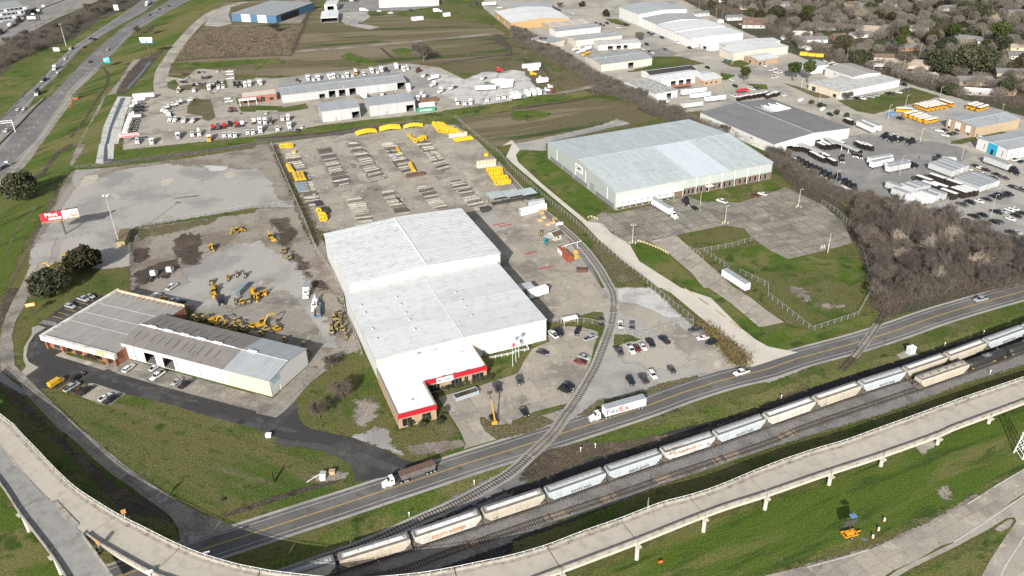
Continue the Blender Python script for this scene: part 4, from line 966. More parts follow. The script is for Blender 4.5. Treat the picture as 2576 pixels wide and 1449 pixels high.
for nm,A,B,C,z,dm,lab in(('shed',(655,1122),(1045,1080),(605,1040),7.2,None,'grey metal shed with open right bay, the nearer of two by the ditch lawn'),
 ('shed',(1135,1065),(1600,1012),(1085,985),7.2,None,'grey metal shed beside the green container, right of its twin')):
 s_=building(nm,lab,T(1,0,*A),T(1,0,*B),T(1,0,*C),z,wl_grey,rf_greyblue,None,0,grid=kw.rotation_euler.z,pw=2.4,over=.3,posts=5.5,
 openings={0:[(.88,5.0,4.4,.1,'open'),(.25,1,2.1,.1,'doorw'),(.36,1,2.1,.1,'door')]})
bw=building('warehouse','grey-roofed warehouse with blue and white striped front at the top of the frontage road',T(0,0,2325,135),T(1,0,200,157),T(0,0,2400,-45),7.5,
 paint('blue_cladding',(.06,.13,.22),.6,grime=.1),rf_grey,None,0,grid=None,pw=5,over=.4,dims=(None,70))
bx,by,bz=bw['dim']
for f in(.22,.58):MB().box(bx*f,bx*(f+.2),-.12,-.004,.05,7.3).build('wall_panel',paint('pale_cladding',(.55,.58,.6),.6),bw)
MB().box(bx,bx+.12,8,40,.05,6).build('wall_panel',darkin,bw)
building('shed','tall white shed with open front at the top edge left of the storage units',T(1,0,685,50),T(1,0,808,45),T(1,0,600,-30),6.5,wl_white,rf_white,None,0,grid=None,pw=3,
 openings={0:[(.5,7,5,.1,'open')]},dims=(None,26))
building('carport','open-fronted white carport shed with a truck inside',T(1,0,650,180),T(1,0,822,170),T(1,0,585,118),5.0,wl_white,rf_white,'y',.9,grid=None,pw=3,
 openings={0:[(.5,16,4.2,.1,'open')]})
st=building('storage_building','long tan self-storage building with a row of brown doors at the top edge',T(1,0,1235,25),T(1,0,1840,0),T(1,0,1130,-20),5.5,paint('tan_render',(.50,.43,.34),.8,grime=.15),rf_membrane,None,0,grid=None,pw=8,
 openings={0:[(.03+.052*i,3.4,4.2,.1,'roller')for i in range(18)]},dims=(None,30))
kit=KINDS['roller']
b1=building('warehouse','ochre-walled warehouse with bright white roof left of the estate street',T(2,0,-10,232),T(2,0,580,182),T(1,0,2340,118),6.0,wl_orange,rf_white,'y',2.2,grid=None,pw=3,openings={3:[(.2,3,3.5,.1,'roller'),(.6,3,3.5,.1,'roller')]})
building('warehouse','grey-roofed hall behind the ochre warehouse at the top edge',T(2,0,-60,92),T(2,0,380,95),T(1,0,2440,30),6.0,wl_tan,rf_grey,'y',1.5,grid=None,pw=4)
building('shed','weathered pale lean-to roofs between the ochre warehouse and white workshop',T(2,0,370,268),T(2,0,780,228),T(2,0,350,225),4.0,wl_tan,paint('weathered_roof',(.5,.48,.44),.8,var=.2,grime=.5),None,0,grid=None,pw=3)
building('workshop','white workshop with four grey roller doors and grey roof left of the street',T(2,0,445,315),T(2,0,893,267),T(2,0,372,280),5.0,wl_white,rf_grey,'x',.8,grid=None,pw=3,
 openings={0:[(.09,4,3.8,.1,'roller'),(.25,4,3.8,.1,'roller'),(.41,4,3.8,.1,'roller'),(.58,4,3.8,.1,'roller'),(.33,1,2.1,.1,'door'),(.68,1,2.1,.1,'door')]},vents=3)
building('workshop','cream workshop with long grey roof, second in the row left of the street',T(2,0,640,405),T(2,0,1110,350),T(2,0,568,368),5.0,wl_cream,rf_grey,'x',.8,grid=None,pw=3,
 openings={0:[(.27,4,3.8,.1,'roller'),(.45,4,3,.1,'roller'),(.62,4,3,.1,'roller')]},vents=3)
building('workshop','white workshop with patched roof and dark bays, third in the row left of the street',T(2,0,870,452),T(2,0,1297,425),T(2,0,790,413),4.6,wl_white,rf_light,'x',.5,grid=None,pw=5,
 openings={0:[(.28,4.5,3,.1,'open'),(.48,4,3,.1,'open'),(.64,3.6,3,.1,'open')]})
building('shed','small grey-roofed tan shed hidden by bare trees left of the cream workshop',T(2,0,400,430),T(2,0,530,398),T(2,0,285,365),5.2,wl_cream,rf_grey,None,0,grid=None,pw=3)
tw=building('warehouse','cream warehouse with stepped grey twin roof above the bare tree belt',T(2,0,895,648),T(2,0,1412,582),T(2,0,700,570),5.6,wl_cream,rf_grey,'x',1.2,grid=None,pw=3,vents=6,posts=6,
 openings={0:[(.58,4.6,4,.1,'open')]})
building('house','long dark-roofed white building behind the white workshop',T(2,0,1395,757),T(2,0,1848,700),T(2,0,1365,700),4.2,wl_white,paint('dark_shingle',(.045,.04,.038),.9,grime=.2),'x',1.5,grid=None,pw=4)
building('workshop','white workshop with streaked roof and open bays facing the trailer yard',T(2,0,1495,812),T(2,0,1912,752),T(2,0,1385,758),5.2,wl_white,rf_white,'x',1.2,grid=None,pw=3,
 openings={0:[(.31,4.2,3.5,.1,'open'),(.5,4.2,3.5,.1,'open'),(.68,4.2,3.5,.1,'open'),(.89,4,3.5,.1,'open')]})
building('office_building','white-roofed office with tan brick front at the street end of the trailer yard',T(2,0,1925,812),T(2,0,2115,782),T(2,0,1870,727),4.0,brick_tan,rf_white,'x',1.4,grid=None,pw=3,
 openings={0:[(.2,1.6,1.4,1,'window'),(.45,1.6,1.4,1,'window'),(.7,1.6,1.4,1,'window')]})
building('warehouse','pale block warehouse with blackened flat roof beside the tree belt',T(2,0,1442,945),T(2,0,1668,903),T(2,0,1165,812),5.0,wl_white,paint('weathered_flat_roof',(.40,.40,.39),.9,grime=.75,scale=.45),None,0,grid=None,pw=6,seam=False,
 openings={0:[(.62,4,3.6,.1,'open'),(.87,1,2.1,.1,'door')]})
for i,(A,B,C,z,rf,rdg,lab)in enumerate((
 ((1282,142),(1760,92),(1052,68),10.5,rf_greyblue,'y','tallest white hall with grey roof, topmost of the row along the street'),
 ((1455,240),(1930,190),(1285,182),8.0,rf_grey,'y','grey-roofed white hall, second from the top of the row along the street'),
 ((1640,318),(2145,262),(1460,243),7.8,rf_white,'y','white hall with bright white roof, middle of the row along the street'),
 ((1806,392),(2330,330),(1646,325),7.2,rf_white,'y','white-roofed hall with rooftop units, fourth of the row along the street'))):
 h_=building('warehouse',lab,T(2,0,*A),T(2,0,*B),T(2,0,*C),z,wl_white,rf,rdg,1.8 if i<2 else.8,grid=None,pw=4,posts=6,openings={3:[(.25,4,4.5,.1,'roller')]if i==1 else[]})
building('office_building','low white annex with shaded porch below the white halls',T(2,0,1985,468),T(2,0,2110,452),T(2,0,1855,412),3.8,wl_white,rf_membrane,None,0,grid=None,pw=6,seam=False,dims=(None,None),
 openings={3:[(.3,5,2.5,.1,'open'),(.7,5,2.5,.1,'open')]})
building('warehouse','cream-walled hall with white roof, fifth of the row along the street',T(2,0,2150,460),T(2,0,2700,410),T(2,0,2085,430),6,wl_cream,rf_white,'y',1.0,grid=None,pw=5)
building('warehouse','cream hall with flat white roof at the lower end of the row along the street',T(2,0,2230,535),T(3,0,207,465),T(2,0,2085,482),6,wl_cream,rf_white,'y',.8,grid=None,pw=5,posts=9)
building('office_building','small brown brick office with white roof beside the street below the halls',T(2,0,2480,608),T(3,0,110,575),T(2,0,2355,562),4.2,brick_tan,rf_white,'x',.8,grid=None,pw=4,openings={0:[(.1,2,2.6,.2,'window'),(.3,1.2,2.6,.2,'window')],3:[(.4,2,2.4,.2,'window')]})
building('warehouse','grey and white hall hidden behind the two tall evergreens',T(3,0,395,672),T(3,0,615,650),T(3,0,95,640),5.4,wl_white,rf_greyblue,None,0,grid=None,pw=4)
building('warehouse','taupe-roofed white hall behind the flat-roofed office and bus lawn',T(3,0,865,772),T(3,0,1135,732),T(3,0,550,678),6.4,wl_white,paint('taupe_membrane',(.30,.285,.265),.9,grime=.12),'y',1.0,grid=None,pw=5,seam=False)
building('office_building','long white building with stained flat roof above the bus lawn',T(3,0,725,925),T(3,0,1330,800),T(3,0,440,822),5.0,wl_white,rf_light,None,0,grid=None,pw=8,seam=False,posts=8,
 wallmats={3:creamw},openings={3:[(.18,3.4,3,.1,'window'),(.85,3,2.4,.1,'open')],0:[(.93,3,3,.1,'roller')]})
bb_=building('office_building','grey-roofed building with stone front and cream side beside the school buses',T(3,0,2090,1283),T(3,0,2540,1192),T(3,0,1800,1188),6.0,wl_tan,rf_greyblue,'x',1.0,grid=None,pw=3,posts=8,
 wallmats={3:brick_tan},openings={3:[(.12,1.6,4.4,.3,'window'),(.42,3.0,2.6,.2,'window'),(.8,1.6,2.6,.3,'window')],0:[(.08,1.0,1.6,.1,'window')]})
q=bb_['dim'];
for f in(.1,.35,.45,.72,.8):MB().box(-.2,-.004,q[1]*(1-f)-.9,q[1]*(1-f)+.4,1.8,5.6).build('white_panel',trimw,bb_)
bl=building('warehouse','white warehouse with bright blue entrance corner at the right edge',T(3,1,2420,55),T(3,1,2900,-30),T(3,0,2195,1375),6.0,wl_white,rf_greyblue,'x',.8,grid=None,pw=3,dims=(40,None),openings={3:[(.25,.5,3.2,1,'window'),(.85,.5,3.2,1,'window')],0:[(.08,.6,3.2,1,'window'),(.2,.6,3.2,1,'window')]})
q=bl['dim'];MB().box(-.25,-.004,q[1]*.32,q[1]*.62,.05,5.9).build('blue_cladding',paint('bright_blue',(.03,.30,.46),.5),bl)
MB().box(-.32,-.252,q[1]*.42,q[1]*.50,.05,2.8).build('door',glass,bl)
dp=building('depot_building','parcel depot with huge dark grey roof and white gable wall beside the tree belt',T(2,0,2640,1449),T(3,0,825,1287),T(2,0,1860,1135),6.2,wl_white,rf_dark,'y',1.8,grid=None,pw=5,seam=False,
 openings={0:[(.2,4,3,.1,'open'),(.58,4.2,3,.1,'open')]})
dx_,dy_,dz_=dp['dim']
for f in(.32,.66):
 MB().box(dx_*f-1.6,dx_*f+1.6,-26 if f>.5 else-17,-.02,3.6,3.9).build('canopy',galv,dp)
 for k in range(4):MB().box(dx_*f-.15,dx_*f+.15,-5*k-4,-5*k-3.7,.05,3.6).build('column',trimw,dp)
for k in range(16):MB().box(dx_*(.45+.028*k),dx_*(.45+.028*k)+.45,dy_*.62,dy_*(.80+.04*math.sin(k*1.7)),dz_+1.2,dz_+1.55+.3*(k>8)).build('roof_patch',trimw,dp)
wk=building('factory','grey industrial building with rows of white windows in the top left corner',T(0,0,60,95),T(0,0,420,50),T(0,0,-200,-60),13,paint('factory_grey',(.30,.31,.33),.8,grime=.2),rf_grey,None,0,grid=None,pw=8,dims=(None,40),
 openings={0:[(.08+.12*(i%8),3.4,2,1.5+4*(i//8),'window')for i in range(24)]})
wk.location.x-=20
for i in range(9):MB().box(3+6*i,6+6*i,-.25,-.02,2+3.5*(i%3),4.2+3.5*(i%3)).build('wall_panel',trimw,wk)
# ================================================================ RAILWAY, BRIDGES, FENCES, MASTS, SIGNS
def pix(Pw):
 v=Vector(Pw)-Vector((0,0,CAM_H));z=v.dot(Fv)
 return(PW/2+FOC*v.dot(Rv)/z,PH/2-FOC*v.dot(Uv)/z)
railm=paint('rail_steel',(.10,.075,.06),.5,metal=.3,grime=.3)
wood_dark=paint('creosoted_sleeper',(.065,.052,.043),.9,var=.45)
wood_pale=paint('new_sleeper',(.33,.24,.13),.9,var=.3)
cpanel=slab_mat('concrete_old')
def track(name,line,z=.16,limit=300,gap=None,pale=(),pitch=.72):
 """sleepers and two rails along a line; gap = (s0, s1) where crossing panels lie instead"""
 D=arclen(line);root=empty(name,None,None);root['kind']='structure'
 for off in(.75,-.75):
  l=offset_line(line,off);b=MB()
  for k in range(len(l)-1):
   a,c=l[k],l[k+1];d=(c-a).normalized();n=Vector((-d.y,d.x,0))*.07
   a,c=Vector((a.x,a.y,0)),Vector((c.x,c.y,0))
   lo=[a-n,c-n,c+n,a+n];b.hexa([(p.x,p.y,z+.01)for p in lo],[(p.x,p.y,z+.17)for p in lo])
  b.build('rail',railm,root)
 me=MB().box(-.11,.11,-1.35,1.35,0,.12).mesh('sleeper',wood_dark);mp=MB().box(-.11,.11,-1.35,1.35,0,.12).mesh('sleeper',wood_pale)
 st=[];s=.3
 while s<D[-1]:
  if not(gap and any(g0<s<g1 for g0,g1 in gap)):
   p,d=at_len(line,D,s);x,y=pix(p)
   if-60<x<PW+60 and y<PH+80:st.append((p.length,p,math.atan2(d.y,d.x)+random.gauss(0,.025),s))
  s+=pitch
 st.sort(key=lambda t:t[0]);rest=MB()
 for i,(_,p,a,s)in enumerate(st):
  jit=random.uniform(-.12,.12)
  pp=Vector((p.x-math.sin(a)*jit,p.y+math.cos(a)*jit,z-.09))
  if i<limit:
   pl=any(a0<s<a1 for a0,a1 in pale)and random.random()<.7
   link('sleeper',mp if pl else me,root,pp,a)
  else:rest.box(-.13,.13,-1.35,1.35,0,.12,Matrix.Translation(pp)@Matrix.Rotation(a,4,'Z'))
 if rest.f:rest.build('sleeper_run',wood_dark,root)['kind']='stuff'
 return root,D
def crossing(line,D,s0,s1,root,z=.16):
 n=max(1,int((s1-s0)/2.45));L1=(s1-s0)/n
 for k in range(n):
  p,d=at_len(line,D,s0+L1*(k+.5));a=math.atan2(d.y,d.x)
  for y0,y1 in((-.62,.62),(.92,1.5),(-1.5,-.92)):
   if abs(y0)>.7 and random.random()<.12:continue
   MB().box(-L1/2+.05,L1/2-.05,y0,y1,0,.22).build('crossing_panel',cpanel,root,loc=(p.x+random.uniform(-.04,.04),p.y,z-.08+random.uniform(-.02,.02)),rz=a+random.gauss(0,.012))
def s_near(line,D,p):
 return min(range(len(line)),key=lambda i:(line[i].x-p.x)**2+(line[i].y-p.y)**2)
hop_l=smooth_line(P('13:-500,1800 200,1600 850,1392 1555,1170 2265,930/23:370,700 950,495 1510,305 2030,130/32:430,1235 895,1075 1325,935 1755,785 2190,625 2576,480 3200,230'),3)
tr1,D1=track('railway_track',hop_l)
sid_l=smooth_line(P('03:2200,1760/13:1290,1440 1900,1230 2576,990/23:920,680 1600,442 2576,110/32:380,1400 1560,1000 2200,775 2576,640 3200,400'),3)
tr2,D2=track('railway_track',sid_l,pale=[(60,66),(85,92),(103,108),(121,126),(140,150),(165,171)])
spur=smooth_line(P('21:-60,310 0,370 130,510 260,640 400,750 530,865 660,985 780,1120 880,1260 960,1400/22:1010,40 1025,130 1022,250 995,390 950,520 900,650 850,780 785,900 705,1040 610,1190 520,1310 440,1430/23:320,110 180,240 40,370/13:2500,455 2300,570 2000,730 1600,905 1300,1045 1000,1170 700,1275 300,1420 -200,1590'),2.5)
DS=arclen(spur)
lv(6);ribbon('spur_ballast',spur,4.2,'gravel');ribbon('track_ballast',sid_l,4.0,'ballast')
i1,i2,i3,i4=[s_near(spur,DS,W(*q))for q in(T(2,2,1022,120),T(2,2,1022,240),T(2,2,545,1280),T(2,3,150,260))]
track('railway_spur',spur,gap=[(DS[i1],DS[i2]),(DS[i3],DS[i4])],pitch=.95)
spo=bpy.data.objects['railway_spur'];crossing(spur,DS,DS[i3],DS[i4],spo);crossing(spur,DS,DS[i1],DS[i2],spo)
x1,x2=[s_near(spur,DS,W(*q))for q in(T(2,2,960,530),T(2,2,930,620))]
sp2=smooth_line(P('32:1250,60 1160,270 1080,400 1000,520 900,650 820,740 740,830'),2.5);DD=arclen(sp2)
i5,i6=[s_near(sp2,DD,W(*q))for q in(T(3,2,1105,360),T(3,2,855,690))]
r2,_=track('disused_spur',sp2,gap=[(DD[i5],DD[i6])]);crossing(sp2,DD,DD[i5],DD[i6],r2)
far_l=smooth_line(P('00:-300,520 0,345 120,270 420,90 600,20 800,-60'),8)
track('railway_track',far_l,limit=60)
hop_mat={}
def hopmat(nm,col,rust):
 if nm in hop_mat:return hop_mat[nm]
 m,nt,bs,out=newmat(nm);p=pos(nt,True)
 c=tuple(col)
 n=noise(nt,rotscale(nt,p,0,(1.2,1,5)),.9,4,.7);c=mixc(nt,ramp(nt,n,.5,.75),c,tuple(v*.62 for v in col))
 n=noise(nt,rotscale(nt,p,0,(2.5,1,1)),.7,5,.75);c=mixc(nt,ramp(nt,n,rust,rust+.1),c,(.26,.12,.05))
 nt.links.new(c,bs.inputs[0]);bs.inputs['Roughness'].default_value=.6;spec(bs,.3);hop_mat[nm]=m;return m
def hopper_meshes(nm,mat,L_,roof):
 H=[];b=MB();h=L_/2
 def ring(x,zb):
  t=1.2
  return[(x,-1.47,zb),(x,1.47,zb),(x,1.56,3.5),(x,1.45,4.1),(x,.95,4.42),(x,0,4.5),(x,-.95,4.42),(x,-1.45,4.1),(x,-1.56,3.5)]
 b.loft([ring(-h,3.1),ring(-h+1.9,1.25),ring(h-1.9,1.25),ring(h,3.1)]);H.append(('body',b.mesh(nm+'_body',mat)))
 b=MB()
 for k in range(13):
  x=-h+2.2+(L_-4.4)*k/12
  for s in(-1,1):b.hexa([(x-.05,s*1.49-.04,1.3),(x+.05,s*1.49-.04,1.3),(x+.05,s*1.49+.04,1.3),(x-.05,s*1.49+.04,1.3)],[(x-.05,s*1.58-.04,3.5),(x+.05,s*1.58-.04,3.5),(x+.05,s*1.58+.04,3.5),(x-.05,s*1.58+.04,3.5)])
 H.append(('ribbed_side',b.mesh(nm+'_ribs',mat)))
 b=MB();
 for s in(-1,1):b.box(-h+.1,h-.1,s*1.15-.28,s*1.15+.28,4.36,4.52)
 b.box(-h+.05,-h+.7,-.9,.9,4.48,4.56).box(h-.7,h-.05,-.9,.9,4.48,4.56)
 H.append(('running_board',b.mesh(nm+'_boards',paint('roof_walk',(.17,.165,.155),.7,grime=.4))))
 hm=paint('hatch_white',(.66,.68,.69),.5,grime=.15)if roof=='t' else paint('hatch_grey',(.42,.43,.43),.6,grime=.3)
 if roof=='t':
  for k in range(4):
   x0=-h+1.4+(L_-2.8)*k/4;x1=x0+(L_-2.8)/4-.12
   H.append(('hatch',MB().side([(x0,4.5),(x1,4.5),(x1,4.66),(x1-.1,4.74),(x0+.1,4.74),(x0,4.66)],-.42,.42).mesh('hatch',hm)))
 elif roof=='s':
  for k in range(9):
   x0=-h+1.3+(L_-2.6)*k/9;H.append(('hatch',MB().box(x0+.1,x0+(L_-2.6)/9-.12,-.4,.4,4.5,4.68).mesh('hatch',hm)))
 else:
  for k in range(6):
   x0=-h+1.8+(L_-3.6)*k/5;H.append(('hatch',MB().tube((x0,0,4.48),(x0,0,4.72),.5,.42,10).mesh('hatch',paint('roof_walk',(.17,.165,.155)))))
 b=MB().box(-h-.25,h+.25,-.32,.32,.95,1.25)
 for s in(-1,1):
  for sy in(-1,1):
   b.box(s*(h+.05)-.04,s*(h+.05)+.04,sy*1.35-.04,sy*1.35+.04,1.0,4.2)
   b.tube((s*(h-.1),sy*1.3,1.1),(s*(h-1.8),sy*1.3,1.5),.06,n=4)
  for zz in(1.4,2.1,2.8,3.4):b.box(s*(h+.05)-.03,s*(h+.05)+.03,-1.35,-.9,zz,zz+.06);b.box(s*(h+.05)-.03,s*(h+.05)+.03,.9,1.35,zz,zz+.06)
  b.box(min(s*(h-1.9),s*(h+.1)),max(s*(h-1.9),s*(h+.1)),-1.4,1.4,1.0,1.1)
 H.append(('underframe',b.mesh(nm+'_frame',paint('weathered_frame',(.20,.17,.14),.8,grime=.5))))
 for k in(-1,0,1):H.append(('hopper_chute',MB().hexa([(k*4-.5,-.5,.45),(k*4+.5,-.5,.45),(k*4+.5,.5,.45),(k*4-.5,.5,.45)],[(k*4-1.8,-1.4,1.27),(k*4+1.8,-1.4,1.27),(k*4+1.8,1.4,1.27),(k*4-1.8,1.4,1.27)]).mesh('hopper_chute',mat)))
 for s in(-1,1):
  b=MB().box(s*(h-2)-1.2,s*(h-2)+1.2,-1.15,1.15,.45,.75)
  for dx in(-.9,.9):
   for sy in(-1,1):b.tube((s*(h-2)+dx,sy*.72,.42),(s*(h-2)+dx,sy*.9,.42),.42,n=10)
  H.append(('bogie',b.mesh(nm+'_bogie',steel_dark)))
 return H
def tank_meshes(L_):
 h=L_/2;tm=paint('tank_black',(.028,.027,.026),.45,grime=.1);H=[]
 b=MB();n=16
 def ring(x,r):return[(x,math.cos(2*math.pi*i/n)*r,2.6+math.sin(2*math.pi*i/n)*r)for i in range(n)]
 b.loft([ring(-h,.5),ring(-h+.25,1.15),ring(-h+.7,1.5),ring(h-.7,1.5),ring(h-.25,1.15),ring(h,.5)])
 H.append(('tank',b.mesh('tank',tm,True)))
 H.append(('dome',MB().tube((0,0,4),(0,0,4.6),.5,n=12).box(-1.6,1.6,-.9,.9,4.12,4.2).mesh('dome',paint('dome_grey',(.16,.16,.16),.7))))
 H.append(('underframe',MB().box(-h-.4,h+.4,-.3,.3,.95,1.25).box(-h-.3,-h+.8,-1.4,1.4,1.1,1.25).box(h-.8,h+.3,-1.4,1.4,1.1,1.25).mesh('tank_frame',steel_dark)))
 H.append(('safety_stripe',MB().box(-h+1,-h+1.3,-1.55,-1.3,1.7,2.1).box(h-1.3,h-1,-1.55,-1.3,1.7,2.1).box(2,2.8,-1.53,-1.4,1.8,2).mesh('stripe',paint('reflective_yellow',(.6,.42,.05),.5))))
 for s in(-1,1):
  b=MB().box(s*(h-1.4)-1.2,s*(h-1.4)+1.2,-1.15,1.15,.45,.75)
  for dx in(-.9,.9):
   for sy in(-1,1):b.tube((s*(h-1.4)+dx,sy*.72,.42),(s*(h-1.4)+dx,sy*.9,.42),.42,n=10)
  H.append(('bogie',b.mesh('tank_bogie',steel_dark)))
 return H
WORD=paint('rust_red_paint',(.42,.17,.05),.7);GRAF=paint('graffiti_black',(.05,.05,.06),.6)
def on_track(line,D,x0,x1):
 """track positions whose picture x equals x0, x1"""
 xs=[pix(p)[0]for p in line]
 def f(x):
  for i in range(len(xs)-1):
   if xs[i]<=x<xs[i+1]:return D[i]+(D[i+1]-D[i])*(x-xs[i])/(xs[i+1]-xs[i])
  return D[-1]-1
 return f(x0),f(x1)
def place_car(line,D,x0,x1,make,label,cat,group):
 s0,s1=on_track(line,D,x0,x1);p,d=at_len(line,D,(s0+s1)/2);a=math.atan2(d.y,d.x)
 o=empty('hopper_car' if cat=='hopper wagon' else 'tank_car',label,cat,(p.x,p.y,.33),a,group)
 for nme,me in make(max(9,s1-s0-.9)):link(nme,me,o)
 return o,s1-s0
pal={'cream':((.42,.38,.31),.62),'grey':((.36,.37,.38),.70),'white':((.48,.47,.43),.62),'blue':((.41,.45,.47),.66),'rusty':((.50,.52,.52),.52),'tan':((.46,.40,.32),.64)}
cars=[(700,850,'grey','s','leftmost light grey covered hopper wagon, cut off by the bottom ramp'),(853,1036,'tan','t','grey-cream hopper wagon with long white roof hatches, second from the left'),
 (1038,1211,'white','t','white hopper wagon with faded orange lettering on its side'),(1212,1369,'cream','t','cream hopper wagon with rust-stained top edge, fourth from the left'),
 (1370,1520,'blue','s','pale hopper wagon with graffiti below the office car park crossing, fifth from the left'),(1521,1659,'blue','s','pale blue-white hopper wagon with long black graffiti, sixth from the left'),
 (1660,1791,'rusty','s','hopper wagon with large rust-brown patches along its side'),(1792,1917,'blue','s','pale blue hopper wagon right of the rust-patched one'),
 (1918,2041,'white','t','cream-white hopper wagon with white hatches, eighth from the left full wagon'),(2042,2156,'cream','t','cream hopper wagon with white hatches below the level crossing panels'),
 (2157,2266,'blue','s','pale blue hopper wagon just left of the lone wagon on the near track'),(2267,2370,'cream','t','cream hopper wagon behind the lone wagon on the near track'),
 (2371,2468,'cream','t','cream hopper wagon behind the black tank wagons'),(2469,2566,'blue','s','pale blue hopper wagon second from the right edge'),(2568,2664,'blue','s','hopper wagon cut by the right edge of the frame')]
for i,(x0,x1,c,rf,lab)in enumerate(cars):
 mt=hopmat('wagon_'+c,*pal[c])
 o,L_=place_car(hop_l,D1,x0,x1,lambda L_:hopper_meshes('hopper',mt,L_,rf),lab,'hopper wagon','covered hopper wagons on the far track')
 h=L_/2
 if i==2:text_obj('lettering','EQUITY HOPPER',1.5,WORD,o,face_M(0,-1.60,2.5,0,-1),.02,sx=.85)
 elif i==6:
  for k in range(3):text_obj('graffiti',('WRC','OKSE','MASH')[k],1.2,WORD if k<2 else paint('graffiti_white',(.7,.7,.7),.6),o,face_M(-4+k*4,-1.61,(3,3.1,2.1)[k],0,-1),.02,sx=1.3)
 elif c=='blue':text_obj('graffiti',('SLUM KOR','RIOTS YAN','BEKO JAWS')[i%3],1.15,GRAF,o,face_M(1.2,-1.58,1.95,0,-1),.02,sx=1.1)
 if c in('tan','cream'):text_obj('lettering','ACFX',.55,GRAF,o,face_M(-h+3.6,-1.58,1.9,0,-1),.02)
mt2=hopmat('wagon_tan',*pal['tan'])
place_car(sid_l,D2,2300,2424,lambda L_:hopper_meshes('hopper',mt2,L_,'r'),'cream hopper wagon with round hatches standing alone on the near track','hopper wagon',None)
place_car(sid_l,D2,2426,2524,tank_meshes,'rust-brown and black tank wagon next to the lone hopper wagon','tank wagon','tank wagons')
place_car(sid_l,D2,2526,2625,tank_meshes,'black tank wagon at the right edge of the frame','tank wagon','tank wagons')
DF=arclen(far_l)
for i,(s,lab)in enumerate(((150,'dark tank wagon in the train at the far left edge, lower one'),(170,'white-topped tank wagon in the train beyond the highway trees'),(190,'black tank wagon between white ones in the far left train'),(210,'dark tank wagon in the far train beside the small billboard'),(230,'uppermost dark tank wagon of the far left train'))):
 q=W(*T(0,0,(30,140,240,340,430)[i],(335,275,225,175,125)[i]));k=s_near(far_l,DF,q);p,d=at_len(far_l,DF,DF[k])
 o=empty('tank_car',lab,'tank wagon',(p.x,p.y,.33),math.atan2(d.y,d.x),'tank wagons of the far train')
 for nme,me in tank_meshes(14):
  if i in(1,)and nme=='tank':me.materials[0]=trimw
  link(nme,me,o)
deckp=paint('pale_deck',(.42,.385,.325),.9,var=.05,grime=.2,scale=.3);deckg=paint('grey_deck',(.27,.265,.25),.9,var=.05,grime=.28,scale=.25)
bcp=paint('weathered_parapet',(.33,.305,.265),.9,grime=.5,scale=.6);bsoff=paint('bridge_beam',(.50,.47,.41),.85,grime=.2)
def ztop(x):
 xs=[-400,300,900,1600,1780,1940,2100,2240,2400,2900];zs=[9.2,8.9,8.3,7.3,7.0,6.3,5.4,4.9,4.5,3.6]
 return float(np.interp(x,xs,zs))
def PZ(s,dz=0):return[W(x,y,ztop(x+dz))for x,y in Q(s)]
def nearest(line,p):
 best=None
 for a,b in zip(line,line[1:]):
  ab=b-a;t=max(0,min(1,(p-a).dot(ab)/max(ab.dot(ab),1e-9)));q=a+ab*t;d=(q-p).length
  if best is None or d<best[0]:best=(d,q)
 return best[1]
